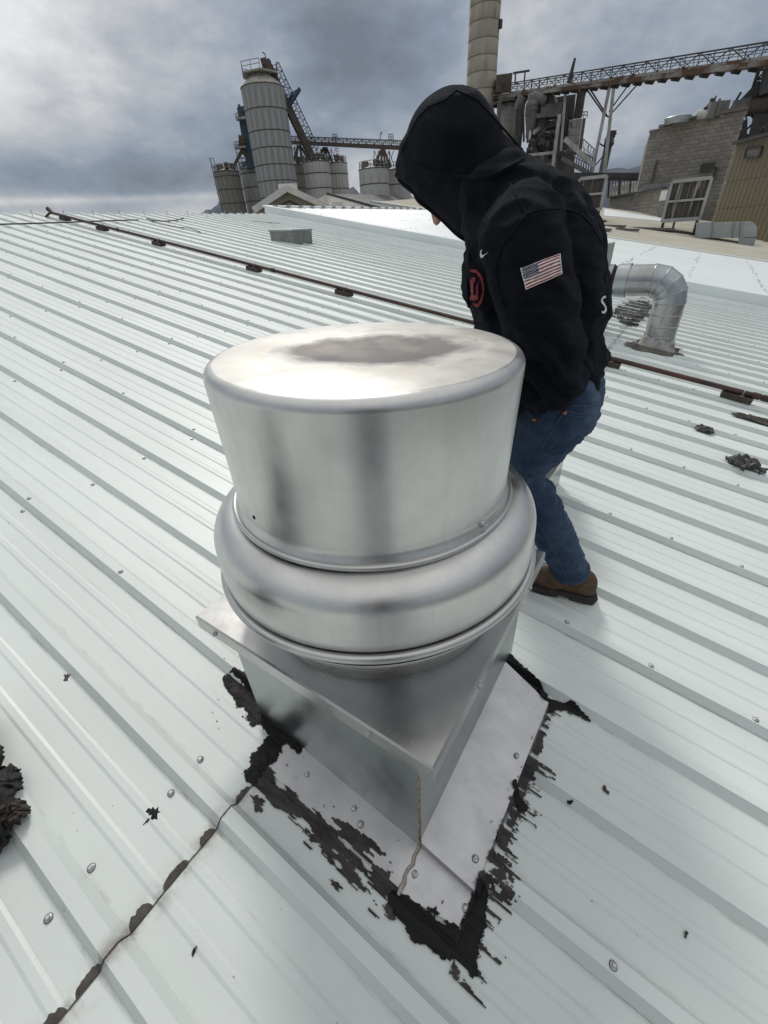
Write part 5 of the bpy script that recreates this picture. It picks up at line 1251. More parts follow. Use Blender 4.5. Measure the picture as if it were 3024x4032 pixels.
def truss_side(t, A, B, up_, h, n, mat, w=.08, name='truss', X_=True):
    """a lattice between the line A-B and the same line raised by h"""
    mb = MB(); A = Vector(A); B = Vector(B); up_ = Vector(up_)
    mb.bar(A + up_ * h, B + up_ * h, w * 1.2); mb.bar(A + up_ * h * .5, B + up_ * h * .5, w * .6)
    for k_ in range(n + 1): p = A.lerp(B, k_ / n); mb.bar(p, p + up_ * h, w * .8)
    for k_ in range(n):
        p, q_ = A.lerp(B, k_ / n), A.lerp(B, (k_ + 1) / n)
        if X_ and k_ % 2: mb.bar(p, q_ + up_ * h, w * .7)
        else: mb.bar(p + up_ * h, q_, w * .7)
    return part(t, name, mat, mb)
# sloping conveyor up to the tallest silo
A, B = S(1236, 634, 71), S(1046, 240, 69.5)
inc = thing('inclined_conveyor', (A.x, A.y, A.z), 'rusty conveyor sloping up to the top of the tallest silo', 'conveyor')
mb = MB(); mb.bar(A, B, .62, .8); part(inc, 'conveyor_casing', MT_RUST, mb)
mb = MB()
for k_ in range(30): p, q_ = A.lerp(B, k_ / 30), A.lerp(B, k_ / 30 + .010); mb.bar(p, q_, .70, .88)
tag(part(inc, 'casing_ribs', MT_RUST, mb), kind='stuff')
tdir = (B - A).normalized(); vr = Vector((TT.x, TT.y, 0)).normalized(); rt_ = Vector((vr.y, -vr.x, 0)); upn = tdir.cross(vr).normalized(); upn = upn if upn.dot(rt_) > 0 else -upn
truss_side(inc, A.lerp(B, .08) + upn * .5, A.lerp(B, .93) + upn * .5, upn, .75, 22, MT_BLUE, .07, 'walkway_railing')
mb = MB(); h0_, h1_ = S(1034, 284, 70), S(1072, 292, 69.6)
mb.bar(S(1036, 286, 69.4), S(1042, 240, 69.4), .32); mb.bar(S(1077, 300, 69.4), S(1046, 236, 69.4), .45); mb.bar(S(1028, 245, 69.4), S(1048, 240, 69.4), .5); mb.bar(S(1040, 262, 69.4), S(1058, 262, 69.4), .2); part(inc, 'head_frame', MT_RUST, mb)
mb = MB(); mb.bar(S(1047, 234, 69.4), S(1044, 214, 69.4), .09); mb.bar(S(1044, 214, 69.4), S(1033, 205, 69.4), .09); part(inc, 'lamp_pole', MT_DSTEEL, mb)
mb = MB(); mb.bar(S(1138, 420, 70), S(1181, 348, 69), .3); mb.bar(S(1132, 402, 70), S(1154, 364, 69.5), .22); mb.bar(S(1152, 366, 69.5), S(1181, 348, 69), .12); mb.bar(S(1140, 395, 70), S(1158, 388, 69.5), .15); part(inc, 'hoist_boom', MT_BLUE, mb)
# horizontal gallery over the short silos
A, B = S(1140, 566, 78), S(1640, 592, 64)
gal = thing('conveyor_gallery', (A.x, A.y, A.z), 'level conveyor gallery running across the tops of the short silos', 'conveyor')
mb = MB(); mb.bar(A + Vector((0, 0, .15)), B + Vector((0, 0, .15)), 1.2, .36); part(gal, 'belt_trough', MT_RUST, mb)
up3 = Vector((0, 0, 1)); sidev = (B - A).cross(up3).normalized()
truss_side(gal, A - sidev * .65 + up3 * .33, B - sidev * .65 + up3 * .33, up3, .45, 34, MT_DSTEEL, .05, 'truss'); truss_side(gal, A + sidev * .65 + up3 * .33, B + sidev * .65 + up3 * .33, up3, .45, 34, MT_DSTEEL, .05, 'truss')
for nx_, ny_, feet, R in ((1176, 572, ((1165, 640), (1192, 640), (1155, 636), (1212, 625)), 76), (1280, 580, ((1252, 632), (1275, 632), (1290, 636), (1310, 640)), 74), (1508, 588, ((1474, 655), (1498, 655), (1517, 655), (1537, 660)), 66)):
    for fx_, fy_ in feet: mb = MB(); mb.bar(S(nx_ + (fx_ - nx_) * .15, ny_, R), S(fx_, fy_, R), .26); part(gal, 'spout', MT_RUST, mb)
    mb = MB()
    for dx in (-34, -16, 6, 24): mb.bar(S(nx_ + dx, ny_ + 4, R + 1), S(nx_ + dx * 1.1, ny_ + 62, R + 1), .1); mb.bar(S(nx_ + dx, ny_ + 4, R + 1), S(nx_ + dx + 18, ny_ + 60, R + 1), .07); mb.bar(S(nx_ + dx + 18, ny_ + 4, R + 1), S(nx_ + dx, ny_ + 60, R + 1), .07)
    part(gal, 'support_lattice', MT_RAIL, mb)
for x_ in (1318, 1538):
    mb = MB()
    for dx in (-9, 0, 9): mb.bar(S(x_ + dx, 528, 71), S(x_ + dx + 3, 560, 71), .09)
    for yy_ in (529, 540, 550): mb.bar(S(x_ - 9, yy_, 71), S(x_ + 9, yy_ - 1, 71), .08)
    part(gal, 'ladder_cage', MT_RAIL, mb)
mb = MB(); mb.bar(S(1496, 556, 66), S(1499, 524, 66), .1); mb.bar(S(1499, 524, 66), S(1504, 523, 66), .2); part(gal, 'lamp_pole', MT_RAIL, mb)
mb = MB()
for dx in (1322, 1330): mb.bar(S(dx, 580, 75), S(dx + 6, 640, 75), .07)
for k_ in range(6): mb.bar(S(1322 + k_, 584 + k_ * 11, 75), S(1332 + k_, 584 + k_ * 11, 75), .06)
part(gal, 'ladder', MT_RAIL, mb)
# blue bucket elevator
b0_ = S(980, 660, 74); be = thing('bucket_elevator', (b0_.x, b0_.y, GZ), 'blue bucket elevator tower left of the tallest silo', 'elevator')
mb = MB(); mb.bar(S(944, 425, 74), S(983, 664, 74), .55, .7); part(be, 'leg', MT_BLUE, mb); mb = MB(); mb.bar(S(957, 428, 74), S(996, 660, 74), .45, .7); part(be, 'leg', MT_BLUE, mb)
mb = MB(); mb.bar(S(940, 412, 74), S(945, 432, 74), .3); mb.bar(S(953, 421, 74), S(957, 442, 74), .8); part(be, 'head', MT_BLUE, mb)
for yl, yr, x0_, x1_ in ((470, 466, 930, 966), (583, 580, 925, 968)):
    mb = MB(); mb.bar(S(x0_, yl, 73.5), S(x1_, yr, 73.5), 1.0, .18); part(be, 'platform', MT_WHITE, mb)
    mb = MB()
    for k_ in range(4): p, q_ = x0_ + k_ * 6 - 2, yl - k_ * .6; mb.bar(S(p + 1, q_, 73), S(p - 2, q_ - 24, 73), .06)
    for hh in (12, 24): mb.bar(S(x0_ - 2, yl - hh, 73), S(x0_ + 22, yl - 3 - hh, 73), .06)
    part(be, 'railing', MT_BLUE, mb)
mb = MB(); mb.bar(S(940, 550, 73.5), S(962, 555, 73.5), 1.1, .8); mb.bar(S(945, 560, 73.5), S(962, 577, 73.5), .9); part(be, 'transfer_box', MT_RUST, mb)
mb = MB(); mb.bar(S(955, 588, 73.5), S(914, 668, 73), .34); part(be, 'spout', MT_RUST, mb); mb = MB(); mb.bar(S(955, 590, 73.5), S(984, 640, 74), .3); part(be, 'spout', MT_RUST, mb)
mb = MB()
for x_ in (928, 944, 962): mb.bar(S(x_, 585, 74.5), S(x_ + 14, 662, 74.5), .09)
for k_ in range(4): y_ = 600 + k_ * 17; mb.bar(S(931 + k_ * 3, y_, 74.5), S(968 + k_ * 3, y_ + 12, 74.5), .07); mb.bar(S(931 + k_ * 3, y_ + 12, 74.5), S(968 + k_ * 3, y_, 74.5), .07)
part(be, 'support_lattice', MT_RAIL, mb)

# gabled buildings between the roofs and the silos
MT_CREAM = nmat('cream stucco', (.50, .45, .36), (.44, .395, .315), rough=.9, sc=1.5); MT_COPE = nmat('white coping', (.78, .765, .71), (.66, .645, .60), rough=.8, sc=2)
def gable(name, label, px, R, depth, zb, mats, roofname='roof'):
    """px: left eave, apex, right eave in photograph pixels"""
    l_, a_, r_ = [S(*p_, R) for p_ in px]; t = thing(name, ((l_.x + r_.x) / 2, (l_.y + r_.y) / 2, zb), label, 'building')
    dv = Vector((a_.x, a_.y, 0)).normalized() * depth
    mb = MB(); lb, rb = Vector((l_.x, l_.y, zb)), Vector((r_.x, r_.y, zb))
    f_ = [lb, rb, r_, a_, l_]; bk = [p_ + dv for p_ in f_]; mb.add(f_ + bk, [(0, 1, 2, 3, 4), (9, 8, 7, 6, 5), (0, 4, 9, 5), (1, 6, 7, 2)]); part(t, 'wall', mats[0], mb)
    mb = MB(); up_ = Vector((0, 0, .12)); ov = -dv.normalized() * .15
    mb.add([l_ + up_ + ov, a_ + up_ + ov, r_ + up_ + ov, l_ + up_ + dv, a_ + up_ + dv, r_ + up_ + dv], [(0, 1, 4, 3), (1, 2, 5, 4)]); ro = part(t, 'roof', mats[1], mb)
    return t, (l_, a_, r_), dv
gb, (gl, ga, gr_), gd = gable('gabled_building', 'cream gabled building with white coping just behind the white roof', [(1000, 836), (1130, 750), (1318, 836)], 42, 14, GZ, (MT_CREAM, MT_COPE))
fv3 = -gd.normalized()
for a_, b_ in ((gl, ga), (ga, gr_)): mb = MB(); mb.bar(a_ + fv3 * .2 + Vector((0, 0, .1)), b_ + fv3 * .2 + Vector((0, 0, .1)), .9, .42); part(gb, 'coping', MT_COPE, mb)
mb = MB(); c_ = (S(1097, 740, 42) + S(1170, 738, 42)) / 2; w_ = (S(1097, 740, 42) - S(1170, 738, 42)).length; an = math.atan2(gd.y, gd.x) - math.pi / 2
mb.box((c_.x, c_.y, S(1130, 741, 42).z), (w_, .9, S(1130, 726, 42).z - S(1130, 757, 42).z), an); part(gb, 'parapet_block', MT_COPE, mb)
mb = MB(); c_ = S(1325, 820, 42); mb.box((c_.x, c_.y, c_.z), (1.0, .9, .75), an); part(gb, 'parapet_block', MT_COPE, mb)
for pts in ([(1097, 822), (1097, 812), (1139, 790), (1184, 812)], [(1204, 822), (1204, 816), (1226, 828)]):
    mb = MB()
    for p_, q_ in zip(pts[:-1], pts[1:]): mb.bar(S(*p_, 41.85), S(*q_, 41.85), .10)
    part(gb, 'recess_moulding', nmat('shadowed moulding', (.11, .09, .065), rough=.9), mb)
wh = thing('warehouse', (*S(1450, 800, 56).xy, GZ), 'low warehouse with dull grey roof and pale gable end right of the gabled building', 'building')
A_, Bv, Cv, Dv = S(1287, 764, 52), S(1620, 768, 74), S(1675, 822, 66), S(1500, 823, 47); E_ = S(1225, 800, 50); 
mb = MB(); mb.add([A_, Bv, Cv, Dv], [(0, 3, 2, 1)]); part(wh, 'roof', nmat('grey sheet roof', (.16, .165, .165), (.12, .12, .118), rough=.75, sc=.6, c3=(.09, .085, .08), sc3=.9), mb)
mb = MB(); lo_ = [Vector((p_.x, p_.y, GZ)) for p_ in (E_, Dv)]; mb.add([E_, A_, Dv, lo_[1], lo_[0]], [(0, 4, 3, 2, 1)]); part(wh, 'gable_wall', MT_COPE, mb)
mb = MB(); mb.add([Dv, Cv, Vector((Cv.x, Cv.y, GZ)), Vector((Dv.x, Dv.y, GZ))], [(0, 3, 2, 1)]); part(wh, 'wall', MT_COPE, mb)
mb = MB(); mb.bar(A_ + Vector((0, 0, .05)), Dv + Vector((0, 0, .05)), .12, .18); part(wh, 'roof_edge', MT_DSTEEL, mb)

# ------------------------------------------------------------------ smokestack
bt = S(1888, 460, 62); st_r = 114 * pxm(1890, 350, 62) / 2
stk = thing('smokestack', (bt.x, bt.y, GZ), 'tall beige concrete smokestack rising behind the hood of the man', 'smokestack')
prev = GZ; zl = [S(1888 + (362 - y) * .06, y, 62).z for y in (430, 362, 295, 232, 166, 96, 30, -40, -110)]
for i, z in enumerate(zl):
    r0_, r1_x = st_r * (1.02 - .004 * i), st_r * (1.015 - .004 * i)
    mb = MB(); mb.lathe([(r0_, prev + .04), (r1_x, z - .04), (r1_x - .05, z)], 40, (bt.x, bt.y, 0)); part(stk, 'shaft_ring', MT_CONC, mb)
    mb = MB(); mb.lathe([(r1_x - .06, z - .06), (r1_x + .012, z - .03), (r1_x + .012, z + .03), (r1_x - .06, z + .06)], 40, (bt.x, bt.y, 0)); part(stk, 'joint_band', nmat('joint %d' % i, (.20, .185, .155), rough=.9), mb); prev = z
mb = MB(); p = S(1969, 95, 61.5); mb.box((p.x, p.y, p.z), (.35, .35, .6)); part(stk, 'marker_light', MT_DSTEEL, mb)

# ------------------------------------------------------------------ conveyor bridge on the right
A, B = S(1945, 384, 62), S(3080, 236, 44)
br = thing('conveyor_bridge', (*S(2400, 330, 53).xy, GZ), 'long rusty conveyor bridge with lattice sides crossing the sky on the right', 'conveyor')
mb = MB(); mb.bar(A, B, .9, .40); part(br, 'belt_casing', MT_RUSTR, mb)
mb = MB(); mb.bar(A + Vector((0, -.3, .12)), B + Vector((0, -.3, .12)), .40, .16); part(br, 'return_pipe', nmat('peeling white pipe', (.30, .29, .27), (.12, .06, .035), rough=.8, sc=1.0, lo=.5, hi=.6), mb)
sv = (B - A).cross(Vector((0, 0, 1))).normalized()
truss_side(br, A + sv * .5 + Vector((0, 0, .2)), B + sv * .5 + Vector((0, 0, .2)), (0, 0, 1), .62, 27, MT_DSTEEL, .065, 'lattice'); truss_side(br, A - sv * .5 + Vector((0, 0, .2)), B - sv * .5 + Vector((0, 0, .2)), (0, 0, 1), .62, 27, MT_DSTEEL, .05, 'lattice')
for k_ in range(26):
    p = A.lerp(B, (k_ + .5) / 26); mb = MB(); mb.add([p + sv * .45 + Vector((-.13, 0, -.19)), p + sv * .45 + Vector((.13, 0, -.19)), p + sv * .45 + Vector((.0, 0, -.40)), p - sv * .45 + Vector((-.13, 0, -.19)), p - sv * .45 + Vector((.13, 0, -.19)), p - sv * .45 + Vector((.0, 0, -.40))], [(0, 1, 2), (5, 4, 3), (0, 2, 5, 3), (1, 4, 5, 2), (0, 3, 4, 1)]); part(br, 'idler_bracket', MT_DSTEEL, mb)
for (xa, ya), (xb, yb) in (((2403, 328), (2328, 700)), ((2418, 330), (2378, 690))): mb = MB(); mb.bar(S(xa, ya, 53), S(xb, yb, 53), .27); part(br, 'support_leg', MT_WHITE, mb)
for (xa, ya), (xb, yb) in (((2305, 344), (2376, 446)), ((2318, 342), (2390, 455)), ((2486, 318), (2398, 440)), ((2528, 312), (2400, 455)), ((2372, 448), (2400, 462)), ((2352, 560), (2384, 580)), ((2340, 655), (2388, 600))): mb = MB(); mb.bar(S(xa, ya, 53), S(xb, yb, 53), .10); part(br, 'brace', MT_DSTEEL, mb)
mb = MB(); mb.tube([S(2264, 229, 56), S(2240, 326, 56)], [.10, .20], 8); part(br, 'mast', MT_DSTEEL, mb)
mb = MB(); mb.bar(S(1952, 338, 61), S(2014, 330, 61), 1.4, 1.3); part(br, 'drive_house', MT_RUST, mb)
mb = MB(); mb.bar(S(2028, 330, 60), S(2030, 287, 60), .14); mb.bar(S(2064, 322, 60), S(2068, 280, 60), .14); mb.bar(S(2020, 288, 60), S(2086, 278, 60), .14); part(br, 'hoist_frame', MT_DSTEEL, mb)

# ------------------------------------------------------------------ process tower behind the man
zb2 = lambda L_: [(1930 + a * .3315, 330 + b_ * .3315) for a, b_ in L_]
PR = 58
def quad_box(t, name, pts, R, depth, mat, parent=None):
    """front face from four photograph pixels, with real depth"""
    f_ = [S(*p_, R) for p_ in pts]; d = Vector((f_[0].x, f_[0].y, 0)).normalized() * depth; bk = [p_ + d for p_ in f_]
    mb = MB(); mb.add(f_ + bk, [(0, 1, 2, 3)[::-1], (4, 5, 6, 7), (0, 1, 5, 4), (1, 2, 6, 5), (2, 3, 7, 6), (3, 0, 4, 7)]); return part(t, name, mat, mb)
def cyl(t, name, top, bot, wpx, R, mat, prof=None):
    a_, b_ = S(*top, R), S(*bot, R); r = wpx * pxm(*top, R) / 2; mb = MB(); mb.tube([b_, a_], r, 24); return part(t, name, mat, mb)
def thg(name, pt, R, label, cat): p = S(*pt, R); return thing(name, (p.x, p.y, GZ), label, cat)
tk = thg('old_tank', (1995, 560), PR + 2, 'stained concrete tank right of the smokestack, partly behind the hood', 'tank')
cyl(tk, 'tank_wall', zb2([(200, 250)])[0], (1985, 760), 78, PR + 2, MT_TANK); mb = MB(); p = S(*zb2([(205, 248)])[0], PR + 2); mb.lathe([(1.45, 0), (1.5, .1), (1.45, .2), (.001, .3)], 24, tuple(p)); part(tk, 'rim', MT_HOOP, mb)
for x_, w_ in ((110, .5), (355, 1.3)): 
    mb = MB(); p = S(*zb2([(x_, 240)])[0], PR); mb.tube([p + Vector((0, 0, -4)), p, p + Vector((.3, 0, .5))], w_ * .4, 12); part(tk, 'vent_pipe', MT_PLANT, mb)
pt_ = thg('process_tower', (2150, 600), PR, 'grimy grey process tower of ducts, cyclone and dark cladding above the man', 'plant')
quad_box(pt_, 'upper_cladding', zb2([(690, 172), (1012, 122), (985, 430), (870, 440)]), PR, 4, MT_PLANTD)
quad_box(pt_, 'lower_cladding', zb2([(545, 520), (925, 470), (880, 760), (430, 790)]), PR, 4, MT_PLANTD)
quad_box(pt_, 'panel_wall', zb2([(620, 445), (890, 415), (880, 500), (600, 530)]), PR - .3, 2, MT_PLANT)
quad_box(pt_, 'base_block', zb2([(430, 800), (1000, 800), (1000, 1120), (430, 1120)]), PR + 1, 5, MT_PLANT)
for k_ in range(13):
    t_ = k_ / 12; a_ = Vector((*zb2([(690 + 322 * t_, 172 - 50 * t_)])[0], 0)); b_ = Vector((*zb2([(700 + 285 * t_, 330 + 80 * t_)])[0], 0)); mb = MB(); mb.bar(S(a_.x, a_.y, PR - .06), S(b_.x, b_.y, PR - .06), .10); part(pt_, 'cladding_rib', MT_PLANTD, mb)
cy = thg('cyclone_separator', (2095, 430), PR - 2, 'fat grey cyclone separator standing left of the dark cladding', 'cyclone')
def rev(t, name, cx, prof, R, mat):
    """prof: (y px, half width px) top to bottom round a vertical axis"""
    c_ = S(cx, prof[0][0], R); mb = MB(); mb.lathe([(max(w_ * pxm(cx, y_, R), .001), S(cx, y_, R).z) for y_, w_ in prof], 24, (c_.x, c_.y, 0)); return part(t, name, mat, mb)
rev(cy, 'drum', 2097, [(395, 1), (396, 18), (404, 25), (430, 25), (455, 24)], PR - 2, MT_PLANT); rev(cy, 'cone', 2092, [(456, 23), (480, 20), (520, 14), (560, 8)], PR - 2, MT_PLANT)
mb = MB(); mb.tube([S(2094, 396, PR - 2), S(2092, 386, PR - 2), S(2104, 382, PR - 2), S(2140, 396, PR - 2), S(2150, 398, PR - 2)], .42, 12); part(cy, 'outlet_duct', MT_PLANT, mb)
for yy_ in (418, 438): rev(cy, 'stiffener', 2097, [(yy_ - 1, 24.5), (yy_ - 1, 26.5), (yy_ + 1, 26.5), (yy_ + 1, 24.5)], PR - 2, MT_PLANTD)
mb = MB(); c_ = S(2150, 418, PR - 1); mb.tube([c_ + Vector((0, -.6, 0)), c_ + Vector((0, .6, 0))], .95, 20); mb.tube([c_, c_ + Vector((-.5, 0, -1.6)), c_ + Vector((-.9, 0, -2.3))], [.8, .7, .5], 12); part(pt_, 'blower', MT_PLANT, mb)
mb = MB(); mb.bar(S(*zb2([(420, 415)])[0], PR - 1.5), S(*zb2([(890, 370)])[0], PR - 1.5), 1.6, .3); part(pt_, 'platform', MT_PLANT, mb)
mb = MB(); mb.bar(S(*zb2([(600, 340)])[0], PR - 1.5), S(*zb2([(850, 310)])[0], PR - 1.5), 1.2, .9); part(pt_, 'duct_box', MT_PLANT, mb)
for (xa, ya, xb, yb, w_) in ((920, 430, 865, 790, .75), (905, 330, 890, 480, .35), (345, 250, 340, 640, .3), (365, 380, 355, 640, .25), (395, 240, 400, 690, .2), (320, 300, 310, 600, .3)): mb = MB(); mb.tube([S(*zb2([(xa, ya)])[0], PR - 2.2), S(*zb2([(xb, yb)])[0], PR - 2.2)], w_ / 2, 10); part(pt_, 'pipe', MT_DSTEEL, mb)
for (xa, ya, xb, yb, w_) in ((825, 365, 738, 1030, .26),): mb = MB(); mb.bar(S(*zb2([(xa, ya)])[0], PR - 4), S(*zb2([(xb, yb)])[0], PR - 4), w_); part(pt_, 'white_post', MT_WHITE, mb)
for (xa, ya, xb, yb, w_) in ((450, 850, 760, 815, .22), (760, 815, 850, 835, .18), (895, 90, 840, 800, .22), (840, 560, 790, 1060, .2), (900, 400, 700, 520, .12), (600, 480, 660, 560, .12), (640, 560, 760, 420, .12), (520, 690, 650, 560, .12), (850, 620, 900, 760, .15), (620, 960, 800, 860, .12), (800, 960, 640, 880, .12), (820, 1080, 900, 880, .2), (560, 1010, 560, 860, .2), (690, 870, 640, 1010, .12), (740, 430, 890, 520, .12)):
    mb = MB(); mb.bar(S(*zb2([(xa, ya)])[0], PR - 3.2), S(*zb2([(xb, yb)])[0], PR - 3.2), w_); part(pt_, 'frame_member', MT_DSTEEL if w_ < .22 else MT_WHITE, mb)
rr_ = random.Random(4)
for k_ in range(46):
    xa, ya = rr_.uniform(430, 860), rr_.uniform(540, 800); dx, dy = rr_.choice(((0, 70), (0, 110), (90, -12), (60, 50), (70, -60))); mb = MB(); mb.bar(S(*zb2([(xa, ya)])[0], PR - 1 - rr_.random() * 2), S(*zb2([(xa + dx - dy * .12, ya + dy)])[0], PR - 1 - rr_.random() * 2), rr_.uniform(.08, .3)); part(pt_, 'small_pipe', rr_.choice((MT_DSTEEL, MT_PLANT, MT_PLANT, MT_WHITE)), mb)
for k_ in range(7):
    xa, ya = rr_.uniform(560, 760), rr_.uniform(840, 1000); quad_box(pt_, 'grey_cabinet', zb2([(xa, ya), (xa + 60, ya - 8), (xa + 52, ya + 70), (xa - 8, ya + 78)]), PR - .5, 1, rr_.choice((MT_PLANT, MT_WHITE)))
rt = thg('rust_stained_tower', (2250, 540), PR - 3, 'pale square tower with rust streaked panels and a railed top right of the dark cladding', 'tower')
cs = zb2([(942, 428), (1098, 410), (1040, 812), (895, 800)]); ns = 4
lerp2 = lambda a_, b_, t_: (a_[0] + (b_[0] - a_[0]) * t_, a_[1] + (b_[1] - a_[1]) * t_)
for k_ in range(ns):
    a_, b_ = k_ / ns, (k_ + 1) / ns - .012; quad_box(rt, 'panel_course', [lerp2(cs[0], cs[3], a_), lerp2(cs[1], cs[2], a_), lerp2(cs[1], cs[2], b_), lerp2(cs[0], cs[3], b_)], PR - 3, 2.2, MT_TANK)
quad_box(rt, 'side_wall', zb2([(1100, 412), (1138, 405), (1082, 810), (1042, 815)]), PR - 2.6, 2.2, MT_PLANT)
mb = MB()
for k_ in range(5): t_ = k_ / 4; xa = 985 + 165 * t_; ya = 418 - 12 * t_; mb.bar(S(*zb2([(xa, ya)])[0], PR - 2), S(*zb2([(xa + 8, ya - 75)])[0], PR - 2), .07)
for hh in (38, 75): mb.bar(S(*zb2([(985 + hh * .1, 418 - hh)])[0], PR - 2), S(*zb2([(1150 + hh * .1, 406 - hh)])[0], PR - 2), .07)
part(rt, 'railing', MT_RAIL, mb)
mb = MB(); mb.tube([S(*zb2([(1040, 405)])[0], PR - 2), S(*zb2([(1085, 95)])[0], PR - 2)], .38, 12); mb.bar(S(*zb2([(1060, 110)])[0], PR - 2), S(*zb2([(1140, 100)])[0], PR - 2), .5, .3); part(rt, 'exhaust_stack', MT_DSTEEL, mb)
stc = thg('sloping_gangway', (2290, 640), PR - 6, 'sloping gangway with railings descending right from the process tower', 'gangway')
A, B = S(*zb2([(850, 890)])[0], PR - 6), S(*zb2([(1190, 1068)])[0], PR - 6); mb = MB(); mb.bar(A, B, .9, .28); part(stc, 'walkway', MT_PLANT, mb); truss_side(stc, A, B, (0, 0, 1), 1.1, 12, MT_DSTEEL, .07, 'railing', False)
A, B = S(*zb2([(885, 655)])[0], PR - 6), S(*zb2([(1235, 975)])[0], PR - 6); mb = MB(); mb.bar(A, B, .3, .35); part(stc, 'sloping_pipe', MT_WHITE, mb); truss_side(stc, A.lerp(B, .55), B, (0, 0, 1), 1.0, 5, MT_RAIL, .06, 'railing')
el2 = thg('slim_elevator', (2385, 600), 57, 'slim grey bucket elevator with a small platform left of the block building', 'elevator')
mb = MB(); mb.bar(S(2404, 530, 57), S(2370, 690, 57), .7); part(el2, 'leg', MT_PLANT, mb); mb = MB(); mb.bar(S(2410, 516, 57), S(2404, 540, 57), .8); mb.bar(S(2398, 520, 57), S(2428, 527, 57), .12); part(el2, 'head', MT_DSTEEL, mb)
mb = MB(); mb.bar(S(2378, 569, 56.5), S(2416, 567, 56.5), 1.0, .16); part(el2, 'platform', MT_DSTEEL, mb); mb = MB()
for k_ in range(4): mb.bar(S(2380 + k_ * 12, 568, 56), S(2382 + k_ * 12, 546, 56), .06)
mb.bar(S(2382, 546, 56), S(2418, 544, 56), .06); mb.bar(S(2381, 557, 56), S(2417, 555, 56), .06); part(el2, 'railing', MT_DSTEEL, mb)
pb = thg('pipe_bridge', (2360, 690), 50, 'long low pipe bridge behind the cooler units left of the block building', 'pipe bridge')
for ya, w_, m_ in ((688, .35, MT_DSTEEL), (694, .18, MT_WHITE), (700, .3, MT_DSTEEL)): mb = MB(); mb.bar(S(2150, ya, 52), S(2560, ya + 4, 47), w_); part(pb, 'pipe', m_, mb)
for k_ in range(9): mb = MB(); x_ = 2190 + k_ * 42; mb.bar(S(x_, 700, 51), S(x_ - 6, 780, 51), .16); part(pb, 'post', MT_DSTEEL, mb)
sh = thg('white_shed', (2470, 740), 54, 'bright white lean-to wall seen through the steel left of the block building', 'shed')
quad_box(sh, 'wall', [(2410, 725), (2515, 708), (2510, 775), (2400, 780)], 54, 3, MT_COPE)
for k_ in range(9): mb = MB(); x_ = 2412 + k_ * 12; mb.bar(S(x_, 712, 53), S(x_ - 4, 778, 53), .06); part(sh, 'steel_post', MT_DSTEEL, mb)
for ya in (742, 752): mb = MB(); mb.bar(S(2405, ya, 52.5), S(2508, ya - 18, 52.5), .2); part(sh, 'sloping_rail', MT_WHITE, mb)
# ------------------------------------------------------------------ beige roof with coolers, block building, yellow building
# plane of the beige roof through its front edge and the foot of the low block wall
Pa, Pb_ = uvw(-16, V_B, .10), uvw(12, V_B, .10)
Pc = S(2591, 858, 37)
BN = (Pb_ - Pa).cross(Pc - Pa).normalized(); BN = BN if BN.z > 0 else -BN
def on_beige(x, y, off=0.0):
    d = Vector(ray(x / DS, y / DS)); c_ = Vector(CAM); return c_ + d * (((Pa - c_).dot(BN) + off) / d.dot(BN))
xd = (Pb_ - Pa).normalized(); yd = BN.cross(xd); yd = yd if yd.y > 0 else -yd
MT_BEIGE = nmat('beige ribbed roof', (.64, .60, .50), (.56, .52, .43), rough=.7, sc=.8, stretch=(.3, 1, 1), c3=(.70, .68, .62), sc3=1.2, st3=(.2, 2, 1))
br_ = empty('beige_roof', tuple(Pa)); tag(br_, kind='structure')
mb = MB(); nb = 46; W_ = 28; dep = 16.0
for k_ in range(nb):
    v0_ = dep * k_ / nb; v1_ = dep * (k_ + .82) / nb; v2_ = dep * (k_ + .90) / nb; v3_ = dep * (k_ + 1) / nb
    a_ = Vector((0, 0, 0)); L_ = [a_ + yd * v0_, a_ + yd * v1_, a_ + yd * v2_ + BN * .03, a_ + yd * v3_ + BN * .03]
    vs = L_ + [p_ + xd * W_ for p_ in L_] ; mb.add(vs, [(0, 4, 5, 1), (1, 5, 6, 2), (2, 6, 7, 3)])
mb.build('roof_sheets', MT_BEIGE, br_)
mb = MB(); e0 = Vector((0, 0, 0)); mb.bar(e0 + BN * .03, e0 + xd * W_ + BN * .03, .5, .10); mb.build('edge_flashing', nmat('pale green flashing', (.50, .55, .52), rough=.6), br_)
q_ = [on_beige(2380, 826), on_beige(2605, 862), on_beige(2600, 874), on_beige(2375, 852)]
mb = MB(); q_ = [p_ + BN * .05 - Pa for p_ in q_]; mb.add(q_ + [p_ - BN * .04 for p_ in q_], [(3, 2, 1, 0), (0, 1, 5, 4), (1, 2, 6, 5), (2, 3, 7, 6), (3, 0, 4, 7)]); mb.build('white_strip', MT_ROOF2, br_)

